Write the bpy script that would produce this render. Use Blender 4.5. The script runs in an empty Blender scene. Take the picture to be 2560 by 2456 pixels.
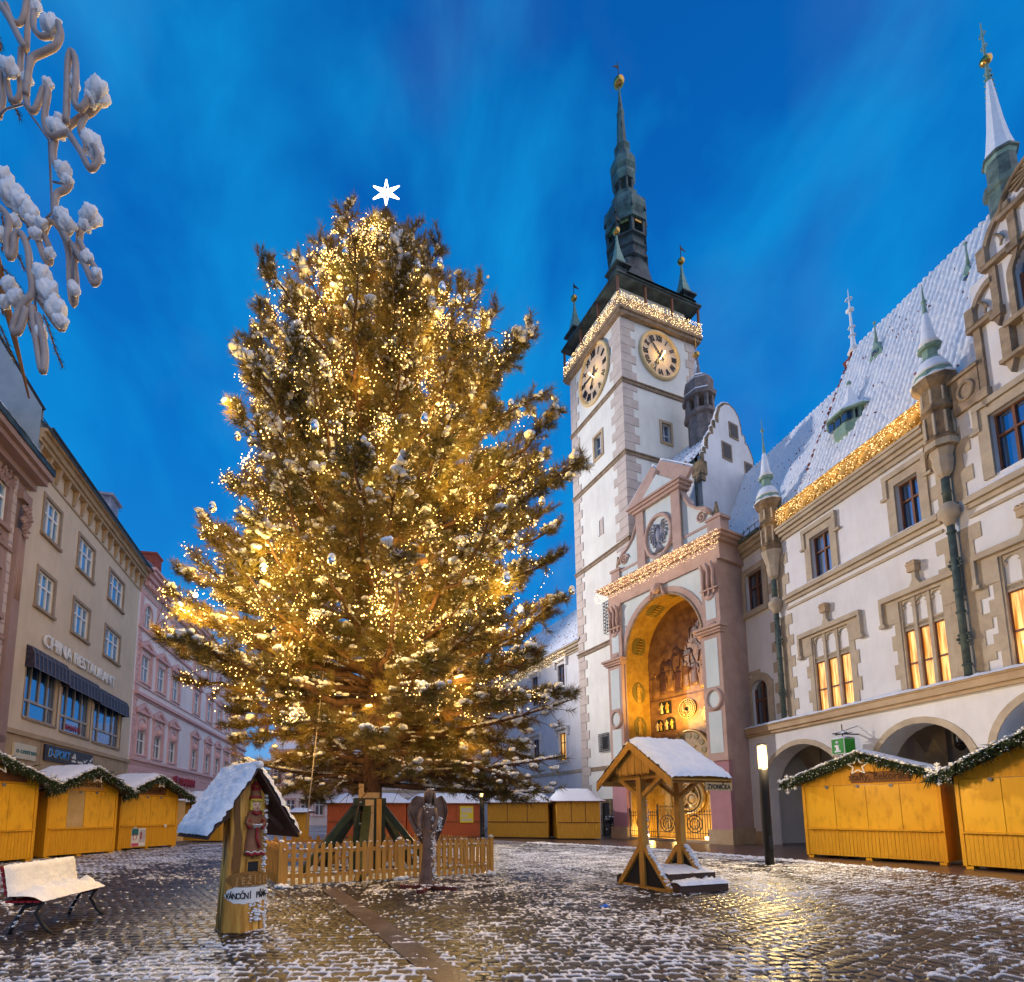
import bpy, math, random
import numpy as np
from mathutils import Vector, Matrix, Euler
R = math.radians
rng = np.random.default_rng(7)
random.seed(7)
SC = bpy.context.scene
COL = SC.collection

# ------------------------------------------------------------------ camera
cd = bpy.data.cameras.new("camera")
cam = bpy.data.objects.new("camera", cd)
COL.objects.link(cam)
cam.location = (0, 0, 1.6)
cam.rotation_euler = (R(90) + math.atan(0.1185), 0, 0)
cd.sensor_width = 36
cd.lens = 1306 / 2560 * 36
cd.shift_x = (1280 - 1110) / 2560
cd.shift_y = (1876.2 - 1228) / 2560
cd.clip_start = 0.1
cd.clip_end = 800
SC.camera = cam
SC.render.resolution_x, SC.render.resolution_y = 1024, 982

# ------------------------------------------------------------------ world: blue hour sky with thin streaked cloud
W = bpy.data.worlds.new("World")
SC.world = W
W.use_nodes = True
nt = W.node_tree
nt.nodes.clear()
N = nt.nodes.new
L = nt.links.new
out = N('ShaderNodeOutputWorld'); bg = N('ShaderNodeBackground')
tc = N('ShaderNodeTexCoord'); sx = N('ShaderNodeSeparateXYZ'); cr = N('ShaderNodeValToRGB')
L(tc.outputs['Generated'], sx.inputs[0]); L(sx.outputs['Z'], cr.inputs[0])
el = cr.color_ramp.elements
el[0].position = 0.0; el[0].color = (.30, .50, .80, 1)
el[1].position = .95; el[1].color = (.002, .085, .37, 1)
for p_, c_ in ((.13, (.09, .34, .74, 1)), (.30, (.010, .235, .66, 1)), (.55, (.003, .175, .585, 1)), (.75, (.002, .125, .48, 1))):
    e_ = cr.color_ramp.elements.new(p_); e_.color = c_
mp = N('ShaderNodeMapping'); mp.inputs['Scale'].default_value = (2.0, 1.2, 1.5); mp.inputs['Rotation'].default_value = (0, R(25), R(20))
nz = N('ShaderNodeTexNoise'); nz.inputs['Scale'].default_value = 2.1; nz.inputs['Detail'].default_value = 5; nz.inputs['Roughness'].default_value = .52
nz.inputs['Distortion'].default_value = .35
L(tc.outputs['Generated'], mp.inputs[0]); L(mp.outputs[0], nz.inputs['Vector'])
cr2 = N('ShaderNodeValToRGB'); L(nz.outputs[0], cr2.inputs[0])
cr2.color_ramp.elements[0].position = .40; cr2.color_ramp.elements[0].color = (0, 0, 0, 1)
cr2.color_ramp.elements[1].position = .66; cr2.color_ramp.elements[1].color = (1, 1, 1, 1)
mx = N('ShaderNodeMix'); mx.data_type = 'RGBA'
mul = N('ShaderNodeMath'); mul.operation = 'MULTIPLY'; mul.inputs[1].default_value = .62
L(cr2.outputs[0], mul.inputs[0]); L(mul.outputs[0], mx.inputs[0]); L(cr.outputs[0], mx.inputs[6])
mx.inputs[7].default_value = (.006, .36, .80, 1)
# a few paler wisps low in the sky
nz2 = N('ShaderNodeTexNoise'); nz2.inputs['Scale'].default_value = 4.5; nz2.inputs['Detail'].default_value = 5
mp2 = N('ShaderNodeMapping'); mp2.inputs['Scale'].default_value = (1, 1, .7); mp2.inputs['Rotation'].default_value = (R(20), R(40), 0)
L(tc.outputs['Generated'], mp2.inputs[0]); L(mp2.outputs[0], nz2.inputs['Vector'])
cr3 = N('ShaderNodeValToRGB'); L(nz2.outputs[0], cr3.inputs[0])
cr3.color_ramp.elements[0].position = .50; cr3.color_ramp.elements[0].color = (0, 0, 0, 1)
cr3.color_ramp.elements[1].position = .76; cr3.color_ramp.elements[1].color = (1, 1, 1, 1)
low = N('ShaderNodeMapRange'); L(sx.outputs['Z'], low.inputs[0])
low.inputs[1].default_value = .15; low.inputs[2].default_value = .6; low.inputs[3].default_value = .75; low.inputs[4].default_value = .08
m2 = N('ShaderNodeMath'); m2.operation = 'MULTIPLY'; L(cr3.outputs[0], m2.inputs[0]); L(low.outputs[0], m2.inputs[1])
mx2 = N('ShaderNodeMix'); mx2.data_type = 'RGBA'; L(m2.outputs[0], mx2.inputs[0]); L(mx.outputs[2], mx2.inputs[6])
mx2.inputs[7].default_value = (.26, .42, .74, 1)
L(mx2.outputs[2], bg.inputs[0]); bg.inputs[1].default_value = 1.03; L(bg.outputs[0], out.inputs[0])

# one sun lamp: the broad warm glow of the lit town on low cloud behind the camera
sd = bpy.data.lights.new("sun", 'SUN'); sd.energy = 1.6; sd.angle = R(100); sd.color = (1, .74, .51)
so = bpy.data.objects.new("sun", sd); COL.objects.link(so)
so.rotation_euler = Vector((-.64, .56, -.50)).to_track_quat('-Z', 'Y').to_euler()

vs = SC.view_settings
vs.view_transform = 'Standard'; vs.look = 'None'; vs.exposure = 0.0; vs.gamma = 1
try:
    SC.cycles.use_denoising = True
    SC.cycles.denoiser = 'OPENIMAGEDENOISE'
    SC.cycles.max_bounces = 5; SC.cycles.diffuse_bounces = 2; SC.cycles.glossy_bounces = 2
    SC.cycles.transmission_bounces = 2; SC.cycles.transparent_max_bounces = 4
    SC.cycles.sample_clamp_indirect = 3.0
    SC.cycles.caustics_reflective = False; SC.cycles.caustics_refractive = False
    SC.cycles.use_light_tree = True
except Exception:
    pass

# ------------------------------------------------------------------ materials
def _new(name):
    m = bpy.data.materials.new(name); m.use_nodes = True
    t = m.node_tree; b = t.nodes['Principled BSDF']
    return m, t, b
def _set(b, k, v):
    if k in b.inputs: b.inputs[k].default_value = v
def rough_mat(name, c1, c2=None, scale=3.0, rough=.75, bump=.0, bscale=40, metal=0.0, spec=.3, stretch=(1, 1, 1), detail=5, lo=.35, hi=.65):
    m, t, b = _new(name)
    _set(b, 'Roughness', rough); _set(b, 'Metallic', metal); _set(b, 'Specular IOR Level', spec)
    c1 = tuple(c1) + (1,); c2 = tuple(c2) + (1,) if c2 else c1
    tcn = t.nodes.new('ShaderNodeTexCoord'); mpn = t.nodes.new('ShaderNodeMapping'); mpn.inputs['Scale'].default_value = stretch
    t.links.new(tcn.outputs['Object'], mpn.inputs[0])
    n1 = t.nodes.new('ShaderNodeTexNoise'); n1.inputs['Scale'].default_value = scale; n1.inputs['Detail'].default_value = detail; n1.inputs['Roughness'].default_value = .62
    t.links.new(mpn.outputs[0], n1.inputs['Vector'])
    r = t.nodes.new('ShaderNodeValToRGB'); t.links.new(n1.outputs[0], r.inputs[0])
    r.color_ramp.elements[0].position = lo; r.color_ramp.elements[0].color = c1
    r.color_ramp.elements[1].position = hi; r.color_ramp.elements[1].color = c2
    t.links.new(r.outputs[0], b.inputs['Base Color'])
    if bump:
        n2 = t.nodes.new('ShaderNodeTexNoise'); n2.inputs['Scale'].default_value = bscale; n2.inputs['Detail'].default_value = 4
        t.links.new(mpn.outputs[0], n2.inputs['Vector'])
        bn = t.nodes.new('ShaderNodeBump'); bn.inputs['Strength'].default_value = bump; bn.inputs['Distance'].default_value = .02
        t.links.new(n2.outputs[0], bn.inputs['Height']); t.links.new(bn.outputs[0], b.inputs['Normal'])
    return m
def emit_mat(name, col, strength, sample=True):
    m, t, b = _new(name)
    _set(b, 'Base Color', tuple(col) + (1,)); _set(b, 'Emission Color', tuple(col) + (1,)); _set(b, 'Emission Strength', strength)
    if not sample:
        m.cycles.emission_sampling = 'NONE'
    return m
def plaster(name, c, c2=None, s=.35):
    c2 = c2 or tuple(x * .86 for x in c)
    m = rough_mat(name, c2, c, scale=s, rough=.9, bump=.12, bscale=60, lo=.3, hi=.6, spec=.15)
    t = m.node_tree; b = t.nodes['Principled BSDF']; tcn = t.nodes.new('ShaderNodeTexCoord')    # rain streaks and patched areas
    mpn = t.nodes.new('ShaderNodeMapping'); mpn.inputs['Scale'].default_value = (1.2, 1.2, .3); t.links.new(tcn.outputs['Object'], mpn.inputs[0])
    n1 = t.nodes.new('ShaderNodeTexNoise'); n1.inputs['Scale'].default_value = 1.5; n1.inputs['Detail'].default_value = 6; n1.inputs['Roughness'].default_value = .7; t.links.new(mpn.outputs[0], n1.inputs['Vector'])
    r = t.nodes.new('ShaderNodeValToRGB'); t.links.new(n1.outputs[0], r.inputs[0])
    r.color_ramp.elements[0].position = .34; r.color_ramp.elements[0].color = (.80, .78, .75, 1); r.color_ramp.elements[1].position = .56; r.color_ramp.elements[1].color = (1, 1, 1, 1)
    x = t.nodes.new('ShaderNodeMix'); x.data_type = 'RGBA'; x.blend_type = 'MULTIPLY'; x.inputs[0].default_value = .38
    src = b.inputs['Base Color'].links[0].from_socket; t.links.new(src, x.inputs[6]); t.links.new(r.outputs[0], x.inputs[7]); t.links.new(x.outputs[2], b.inputs['Base Color'])
    return m
def glass_mat(name, base=(.02, .05, .10), mixf=.45, tint=(.8, .9, 1), vary=1.5):
    m, t, b = _new(name)
    _set(b, 'Roughness', .35)
    tcn = t.nodes.new('ShaderNodeTexCoord'); n1 = t.nodes.new('ShaderNodeTexNoise'); n1.inputs['Scale'].default_value = 2.2
    mpn = t.nodes.new('ShaderNodeMapping'); mpn.inputs['Scale'].default_value = (3, 3, .6)
    t.links.new(tcn.outputs['Object'], mpn.inputs[0]); t.links.new(mpn.outputs[0], n1.inputs['Vector'])
    r = t.nodes.new('ShaderNodeValToRGB'); t.links.new(n1.outputs[0], r.inputs[0])
    r.color_ramp.elements[0].position = .38; r.color_ramp.elements[0].color = tuple(base) + (1,)
    r.color_ramp.elements[1].position = .62; r.color_ramp.elements[1].color = tuple(min(1, x * vary) for x in base) + (1,)
    t.links.new(r.outputs[0], b.inputs['Base Color'])
    g = t.nodes.new('ShaderNodeBsdfGlossy'); g.inputs['Roughness'].default_value = .03; g.inputs['Color'].default_value = tuple(tint) + (1,)
    mixn = t.nodes.new('ShaderNodeMixShader'); mixn.inputs[0].default_value = mixf
    o = [n for n in t.nodes if n.type == 'OUTPUT_MATERIAL'][0]
    t.links.new(b.outputs[0], mixn.inputs[1]); t.links.new(g.outputs[0], mixn.inputs[2]); t.links.new(mixn.outputs[0], o.inputs[0])
    return m
def wood_mat(name, c1, c2, axis=2, scale=3.0, rough=.55):
    st = [9, 9, 9]; st[axis] = .7
    m = rough_mat(name, c1, c2, scale=scale, rough=rough, bump=.15, bscale=18, stretch=tuple(st), lo=.3, hi=.7)
    t = m.node_tree; b = t.nodes['Principled BSDF']          # darker knots
    tcn = t.nodes.new('ShaderNodeTexCoord'); v = t.nodes.new('ShaderNodeTexVoronoi'); v.inputs['Scale'].default_value = 5.5
    mpn = t.nodes.new('ShaderNodeMapping'); s2 = [1.6, 1.6, 1.6]; s2[axis] = .8; mpn.inputs['Scale'].default_value = s2
    t.links.new(tcn.outputs['Object'], mpn.inputs[0]); t.links.new(mpn.outputs[0], v.inputs['Vector'])
    r = t.nodes.new('ShaderNodeValToRGB'); t.links.new(v.outputs['Distance'], r.inputs[0])
    r.color_ramp.elements[0].position = .05; r.color_ramp.elements[0].color = (1, 1, 1, 1)
    r.color_ramp.elements[1].position = .12; r.color_ramp.elements[1].color = (0, 0, 0, 1)
    mixn = t.nodes.new('ShaderNodeMix'); mixn.data_type = 'RGBA'
    src = b.inputs['Base Color'].links[0].from_socket
    mm = t.nodes.new('ShaderNodeMath'); mm.operation = 'MULTIPLY'; mm.inputs[1].default_value = .55
    t.links.new(r.outputs[0], mm.inputs[0]); t.links.new(mm.outputs[0], mixn.inputs[0]); t.links.new(src, mixn.inputs[6])
    mixn.inputs[7].default_value = (c1[0] * .3, c1[1] * .22, c1[2] * .2, 1)
    t.links.new(mixn.outputs[2], b.inputs['Base Color'])
    return m

M = {}
M['snow'] = rough_mat('snow', (.78, .80, .84), (.88, .89, .91), scale=6, rough=.65, bump=.5, bscale=26, spec=.35)
M['plaster_white'] = plaster('white_plaster', (.79, .78, .78), (.66, .64, .64))
M['plaster_tower'] = plaster('cream_plaster', (.84, .82, .74), (.72, .69, .62))
M['quoin'] = rough_mat('mauve_quoin', (.52, .43, .37), (.64, .54, .47), scale=1.1, rough=.9, bump=.1)
M['sandstone'] = rough_mat('sandstone', (.42, .29, .17), (.54, .40, .25), scale=1.2, rough=.9, bump=.2)
M['olddark'] = rough_mat('weathered_sandstone', (.12, .085, .055), (.36, .25, .14), scale=2.5, rough=.95, bump=.4, bscale=25)
M['moulding'] = rough_mat('brown_moulding', (.40, .32, .23), (.52, .43, .31), scale=2, rough=.85, bump=.1)
M['band'] = rough_mat('stone_band', (.20, .14, .09), (.34, .25, .17), scale=3, rough=.9, bump=.2)
M['tile'] = rough_mat('red_roof_tile', (.16, .03, .02), (.30, .07, .04), scale=8, rough=.8)
M['copper'] = rough_mat('green_copper', (.15, .27, .21), (.27, .40, .33), scale=3, rough=.6, bump=.15)
M['copperdark'] = rough_mat('dark_copper', (.022, .026, .032), (.065, .095, .092), scale=1.6, rough=.5, bump=.2, bscale=14)
M['lead'] = rough_mat('grey_lead_sheet', (.16, .17, .22), (.30, .30, .36), scale=2.0, rough=.55, bump=.15)
M['gold'] = rough_mat('gilded_metal', (.50, .28, .06), (.70, .42, .12), scale=4, rough=.3, metal=1.0)
M['iron'] = rough_mat('black_iron', (.012, .012, .014), (.03, .03, .03), rough=.5)
M['pipe'] = rough_mat('drainpipe_copper', (.04, .06, .055), (.10, .13, .11), scale=4, rough=.6)
M['winwood'] = wood_mat('window_wood', (.13, .05, .025), (.22, .09, .05))
M['winwhite'] = rough_mat('white_window_frame', (.70, .72, .74), (.80, .80, .80), rough=.5)
M['glass'] = glass_mat('window_glass', (.010, .035, .095), .42, (.55, .75, 1))
M['glassdark'] = glass_mat('dark_window_glass', (.012, .014, .02), .22)
M['curtainblue'] = glass_mat('window_with_curtain', (.03, .10, .19), .40, (.6, .85, 1), 2.8)
def curtain_mat(name, c1, c2, st):
    m, t, b = _new(name)
    tcn = t.nodes.new('ShaderNodeTexCoord'); mpn = t.nodes.new('ShaderNodeMapping'); mpn.inputs['Scale'].default_value = (1, 1, .06)
    n1 = t.nodes.new('ShaderNodeTexNoise'); n1.inputs['Scale'].default_value = 17; n1.inputs['Detail'].default_value = 2
    t.links.new(tcn.outputs['Object'], mpn.inputs[0]); t.links.new(mpn.outputs[0], n1.inputs['Vector'])
    r = t.nodes.new('ShaderNodeValToRGB'); t.links.new(n1.outputs[0], r.inputs[0])
    r.color_ramp.elements[0].position = .36; r.color_ramp.elements[0].color = c1 + (1,)
    r.color_ramp.elements[1].position = .64; r.color_ramp.elements[1].color = c2 + (1,)
    t.links.new(r.outputs[0], b.inputs['Base Color']); t.links.new(r.outputs[0], b.inputs['Emission Color']); _set(b, 'Emission Strength', st)
    _set(b, 'Roughness', .5)
    return m
M['litcurtain'] = curtain_mat('lit_curtain', (.55, .17, .012), (1.0, .64, .19), .95)
M['bulb'] = emit_mat('fairy_light', (1, .60, .19), 9.5)
M['bulbwall'] = emit_mat('curtain_fairy_light', (1, .70, .34), 5.5)
M['cable'] = rough_mat('light_cable', (.02, .02, .015), rough=.6)
M['woodstall'] = wood_mat('stained_stall_wood', (.66, .30, .010), (.84, .42, .018), rough=.5)
M['plystall'] = rough_mat('stained_plywood', (.58, .25, .008), (.86, .45, .020), scale=3.2, rough=.42, bump=.04, stretch=(1.5, 1.5, .5), lo=.25, hi=.5)
M['wooddark'] = wood_mat('dark_stained_wood', (.13, .045, .016), (.22, .08, .03))
M['woodbright'] = wood_mat('pine_wood', (.40, .18, .03), (.60, .31, .06))
M['woodsawn'] = wood_mat('bare_wood', (.48, .30, .12), (.62, .42, .20))
M['shingle'] = wood_mat('dark_shingle', (.055, .028, .02), (.10, .05, .035), axis=0)
M['greensteel'] = rough_mat('green_painted_steel', (.012, .022, .010), (.03, .045, .02), rough=.45, scale=4)
M['statue'] = rough_mat('brown_bronze', (.10, .06, .045), (.20, .125, .09), scale=5, rough=.5, bump=.2, bscale=30)
M['black'] = rough_mat('black_paint', (.012, .012, .014), (.02, .02, .022), rough=.45)
M['white'] = rough_mat('white_paint', (.78, .78, .76), rough=.5)
M['red'] = rough_mat('red_paint', (.30, .015, .02), (.38, .02, .03), rough=.5)
M['garland'] = rough_mat('fir_garland', (.012, .022, .006), (.05, .075, .018), scale=20, rough=.7)

# ------------------------------------------------------------------ mesh helpers
class MB:
    def __init__(s): s.v = []; s.f = []; s.m = []; s.s = []
    def add(s, vs, fs, m=0, sm=False):
        o = len(s.v); s.v.extend(tuple(map(float, p)) for p in vs)
        for f in fs:
            s.f.append([i + o for i in f]); s.m.append(m); s.s.append(sm)
        return s
    def quad(s, *p, m=0): return s.add(p, [list(range(len(p)))], m)
    def box(s, x0, x1, y0, y1, z0, z1, m=0):
        v = [(x, y, z) for z in (z0, z1) for y in (y0, y1) for x in (x0, x1)]
        return s.add(v, [(0, 2, 3, 1), (4, 5, 7, 6), (0, 1, 5, 4), (2, 6, 7, 3), (0, 4, 6, 2), (1, 3, 7, 5)], m)
    def bar(s, p, q, w, h, m=0, up=(0, 0, 1)):
        p = Vector(p); q = Vector(q); d = (q - p).normalized(); u = Vector(up)
        if abs(d.dot(u)) > .97: u = Vector((0, 1, 0))
        a = d.cross(u).normalized() * (w / 2); b = a.cross(d).normalized() * (h / 2)
        v = [c + sa * a + sb * b for c in (p, q) for sa, sb in ((-1, -1), (1, -1), (1, 1), (-1, 1))]
        return s.add(v, [(0, 1, 2, 3), (7, 6, 5, 4), (0, 4, 5, 1), (1, 5, 6, 2), (2, 6, 7, 3), (3, 7, 4, 0)], m)
    def prism(s, poly, y0, y1, m=0):          # polygon in x,z pushed from y0 to y1
        n = len(poly)
        v = [(x, y0, z) for x, z in poly] + [(x, y1, z) for x, z in poly]
        f = [list(range(n)), list(range(2 * n - 1, n - 1, -1))] + [[i, i + n, (i + 1) % n + n, (i + 1) % n] for i in range(n)]
        return s.add(v, f, m)
    def lathe(s, prof, c=(0, 0, 0), n=16, m=0, sm=True, rot=0, sx=1, sy=1):
        v = []
        for r, z in prof:
            for k in range(n):
                a = rot + 2 * math.pi * k / n
                v.append((c[0] + r * math.cos(a) * sx, c[1] + r * math.sin(a) * sy, c[2] + z))
        f = []
        for i in range(len(prof) - 1):
            for k in range(n):
                k2 = (k + 1) % n
                f.append((i * n + k, i * n + k2, (i + 1) * n + k2, (i + 1) * n + k))
        f.append(list(range(n))[::-1]); f.append([(len(prof) - 1) * n + k for k in range(n)])
        return s.add(v, f, m, sm)
    def ball(s, c, r, n=12, m=0, sz=1.0):
        k = max(4, n // 2)
        return s.lathe([(max(1e-4, r * math.sin(math.pi * i / k)), -r * sz * math.cos(math.pi * i / k)) for i in range(k + 1)], c, n, m)
    def tube(s, pts, r, n=8, m=0, sm=True, closed=False):
        P = [Vector(p) for p in pts]; k = len(P)
        rs = r if isinstance(r, (list, tuple)) else [r] * k
        v = []; prev = None
        for i in range(k):
            if closed: d = P[(i + 1) % k] - P[i - 1]
            else: d = P[min(i + 1, k - 1)] - P[max(i - 1, 0)]
            d = d.normalized() if d.length > 1e-9 else Vector((0, 0, 1))
            if prev is None:
                a = d.cross(Vector((0, 0, 1)) if abs(d.z) < .9 else Vector((1, 0, 0))).normalized()
            else:
                a = (prev - d * prev.dot(d)).normalized()
            prev = a; b = d.cross(a)
            for j in range(n):
                t = 2 * math.pi * j / n
                v.append(P[i] + (a * math.cos(t) + b * math.sin(t)) * rs[i])
        f = []
        for i in range(k if closed else k - 1):
            i2 = (i + 1) % k
            for j in range(n):
                f.append((i * n + j, i * n + (j + 1) % n, i2 * n + (j + 1) % n, i2 * n + j))
        if not closed:
            f.append(list(range(n))[::-1]); f.append([(k - 1) * n + j for j in range(n)])
        return s.add(v, f, m, sm)
    def grid(s, G, m=0, sm=True):             # G[nu][nv] points
        nu, nv = len(G), len(G[0])
        v = [p for row in G for p in row]
        f = [(i * nv + j, i * nv + j + 1, (i + 1) * nv + j + 1, (i + 1) * nv + j) for i in range(nu - 1) for j in range(nv - 1)]
        return s.add(v, f, m, sm)
    def build(s, name, mats, parent=None, loc=None, rot=None):
        me = bpy.data.meshes.new(name); me.from_pydata(s.v, [], s.f)
        if not isinstance(mats, (list, tuple)): mats = [mats]
        for mm in mats: me.materials.append(M[mm] if isinstance(mm, str) else mm)
        me.polygons.foreach_set('material_index', s.m); me.polygons.foreach_set('use_smooth', s.s)
        me.update()
        return link(name, me, parent, loc, rot)
def link(name, me, parent=None, loc=None, rot=None):
    o = bpy.data.objects.new(name, me); COL.objects.link(o)
    if parent is not None: o.parent = parent
    if loc is not None: o.location = loc
    if rot is not None: o.rotation_euler = rot
    return o
def raw_mesh(name, V, F, mats, parent=None, smooth=False, midx=None):
    V = np.asarray(V, dtype=np.float32); F = np.asarray(F, dtype=np.int32)
    me = bpy.data.meshes.new(name); k = F.shape[1]
    me.vertices.add(len(V)); me.vertices.foreach_set('co', V.ravel())
    me.loops.add(F.size); me.loops.foreach_set('vertex_index', F.ravel())
    me.polygons.add(len(F)); me.polygons.foreach_set('loop_start', np.arange(0, F.size, k, dtype=np.int32))
    if not isinstance(mats, (list, tuple)): mats = [mats]
    for mm in mats: me.materials.append(M[mm] if isinstance(mm, str) else mm)
    if smooth: me.polygons.foreach_set('use_smooth', np.ones(len(F), dtype=bool))
    if midx is not None: me.polygons.foreach_set('material_index', np.asarray(midx, dtype=np.int32))
    me.update(calc_edges=True); me.validate()
    return link(name, me, parent)
def tag(o, label=None, cat=None, group=None, kind=None):
    if label: o['label'] = label
    if cat: o['category'] = cat
    if group: o['group'] = group
    if kind: o['kind'] = kind
    return o
def thing(name, label, cat, loc=(0, 0, 0), rz=0, group=None, scale=1):
    o = bpy.data.objects.new(name, None); COL.objects.link(o)
    o.location = loc; o.rotation_euler = (0, 0, rz); o.scale = (scale,) * 3
    return tag(o, label, cat, group)
def copy_tree(o, parent=None):
    c = o.copy(); COL.objects.link(c)
    if parent is not None: c.parent = parent
    for ch in list(o.children): copy_tree(ch, c)
    return c
def lamp(kind, name, parent, loc, energy, col=(1, .7, .35), size=.1, aim=None, spot=None):
    d = bpy.data.lights.new(name, kind); d.energy = energy; d.color = col
    if kind in ('POINT', 'SPOT'): d.shadow_soft_size = size
    if kind == 'AREA': d.size = size
    if spot: d.spot_size = spot; d.spot_blend = .5
    o = bpy.data.objects.new(name, d); COL.objects.link(o); o.location = loc
    if parent is not None: o.parent = parent
    if aim is not None: o.rotation_euler = Vector(aim).to_track_quat('-Z', 'Y').to_euler()
    return o
def text_obj(name, s, size, mat, parent, loc, rot=(R(90), 0, 0), ext=.01, sx=1.0, align='CENTER', bold=0.0, shear=0, width=None):
    c = bpy.data.curves.new(name, 'FONT'); c.body = s; c.size = size; c.extrude = ext; c.align_x = align; c.resolution_u = 2
    c.offset = bold; c.shear = shear
    t = bpy.data.objects.new(name + '_src', c); COL.objects.link(t)
    dg = bpy.context.evaluated_depsgraph_get(); dg.update()
    me = bpy.data.meshes.new_from_object(t.evaluated_get(dg))
    bpy.data.objects.remove(t); bpy.data.curves.remove(c)
    me.materials.clear(); me.materials.append(M[mat] if isinstance(mat, str) else mat)
    me.name = name
    o = link(name, me, parent, loc, rot)
    if width:
        xs = [v.co.x for v in me.vertices]; sx = width / (max(xs) - min(xs))
    o.scale = (sx, 1, 1)
    return o

def arch_pts(x0, x1, zs, za, n=14):           # points of an (elliptical) arch from left springing to right
    c = (x0 + x1) / 2; a = (x1 - x0) / 2; h = za - zs
    return [(c - a * math.cos(math.pi * i / n), zs + h * math.sin(math.pi * i / n)) for i in range(n + 1)]
def wall_with_holes(mb, x0, x1, z0, z1, holes, y=0.0, d=.3, m=0, mr=None):
    # holes: (hx0,hx1,hz0,hz1[,zspring]) ; front sheet at y, reveals go back to y+d
    if mr is None: mr = m
    xs = sorted({x0, x1, *[h[0] for h in holes], *[h[1] for h in holes]}); zs = sorted({z0, z1, *[h[2] for h in holes], *[h[3] for h in holes]})
    xs = [x for x in xs if x0 <= x <= x1]; zs = [z for z in zs if z0 <= z <= z1]
    for j in range(len(zs) - 1):
        i = 0
        while i < len(xs) - 1:
            def inhole(i):
                cx, cz = (xs[i] + xs[i + 1]) / 2, (zs[j] + zs[j + 1]) / 2
                return any(h[0] < cx < h[1] and h[2] < cz < h[3] for h in holes)
            if inhole(i): i += 1; continue
            k = i
            while k + 1 < len(xs) - 1 and not inhole(k + 1): k += 1
            mb.quad((xs[i], y, zs[j]), (xs[k + 1], y, zs[j]), (xs[k + 1], y, zs[j + 1]), (xs[i], y, zs[j + 1]), m=m)
            i = k + 1
    for h in holes:
        a, b, c, e = h[:4]
        if len(h) > 4:
            P = arch_pts(a, b, h[4], e)
            for (xa, za), (xb, zb) in zip(P[:-1], P[1:]):
                mb.quad((xa, y, za), (xb, y, zb), (xb, y, e), (xa, y, e), m=m)
                mb.quad((xa, y, za), (xa, y + d, za), (xb, y + d, zb), (xb, y, zb), m=mr)
            top = h[4]
        else:
            top = e
            mb.quad((a, y, e), (a, y + d, e), (b, y + d, e), (b, y, e), m=mr)
        mb.quad((a, y, c), (a, y + d, c), (a, y + d, top), (a, y, top), m=mr)
        mb.quad((b, y, c), (b, y, top), (b, y + d, top), (b, y + d, c), m=mr)
        mb.quad((a, y, c), (b, y, c), (b, y + d, c), (a, y + d, c), m=mr)
def arch_ring(mb, x0, x1, zs, za, w, y0, y1, m=0, n=18, base=None):
    P = arch_pts(x0, x1, zs, za, n); Q = arch_pts(x0 - w, x1 + w, zs, za + w, n)
    for i in range(n):
        mb.prism([P[i], P[i + 1], Q[i + 1], Q[i]], y0, y1, m)
    if base is not None:
        mb.box(x0 - w, x0, y0, y1, base, zs, m); mb.box(x1, x1 + w, y0, y1, base, zs, m)
def casement(parent, x0, x1, z0, z1, y=0.0, fr=.13, proud=.05, deep=.16, cols=2, rows=(.66,), surround='moulding', sash='winwood', glass='glass', sill=True, bw=.05, hood=None, name='window', label=None):
    mb = MB()                                   # surround stands on the wall face round the opening
    mb.box(x0 - fr, x0, y - proud, y + .02, z0 - fr * .2, z1 + fr); mb.box(x1, x1 + fr, y - proud, y + .02, z0 - fr * .2, z1 + fr)
    mb.box(x0, x1, y - proud + .003, y + .02, z1, z1 + fr)
    if sill: mb.box(x0 - fr - .05, x1 + fr + .05, y - proud - .09, y + .1, z0 - fr * .9, z0 - .003)
    if hood: hood(mb)
    w = mb.build(name, surround, parent)
    if label: w['label'] = label
    g = MB(); g.box(x0 + .01, x1 - .01, y + deep + .03, y + deep + .05, z0, z1); g.build('pane', glass, w)
    b = MB(); d0, d1 = y + deep - .03, y + deep + .03
    b.box(x0, x0 + bw, d0, d1, z0, z1); b.box(x1 - bw, x1, d0, d1, z0, z1)
    b.box(x0 + bw, x1 - bw, d0, d1, z0, z0 + bw); b.box(x0 + bw, x1 - bw, d0, d1, z1 - bw, z1)
    for i in range(1, cols):
        xc = x0 + (x1 - x0) * i / cols; b.box(xc - bw * .7, xc + bw * .7, d0 - .004, d1, z0 + bw, z1 - bw)
    for q in rows:
        zc = z0 + (z1 - z0) * q; b.box(x0 + bw, x1 - bw, d0 - .008, d1 - .004, zc - bw * .6, zc + bw * .6)
    b.build('sash', sash, w)
    return w
def snow_cap(mb, x0, x1, y0, y1, z, t=.06, m=0, nx=None, seed=0):
    # a rounded ragged layer of snow on a flat ledge
    nx = nx or max(4, int((x1 - x0) / .12)); r = np.random.default_rng(seed + 11)
    ny = 5; G = []
    for i in range(nx + 1):
        row = []
        for j in range(ny + 1):
            u, v = i / nx, j / ny
            e = min(1, 6 * min(u, 1 - u) + .15) * min(1, 3.2 * min(v, 1 - v))
            row.append((x0 + (x1 - x0) * u, y0 + (y1 - y0) * v + (r.normal() * .012 if j in (0,) else 0), z + .004 + t * (e ** .5) * (1 + .25 * r.normal()) if e > 0 else z - .01))
        G.append(row)
    mb.grid(G, m)
# ground points are world coordinates; frame(B, D): local x runs along the front, y goes into the building
def frame_rz(dx, dy): return math.atan2(dy, dx)
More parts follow.
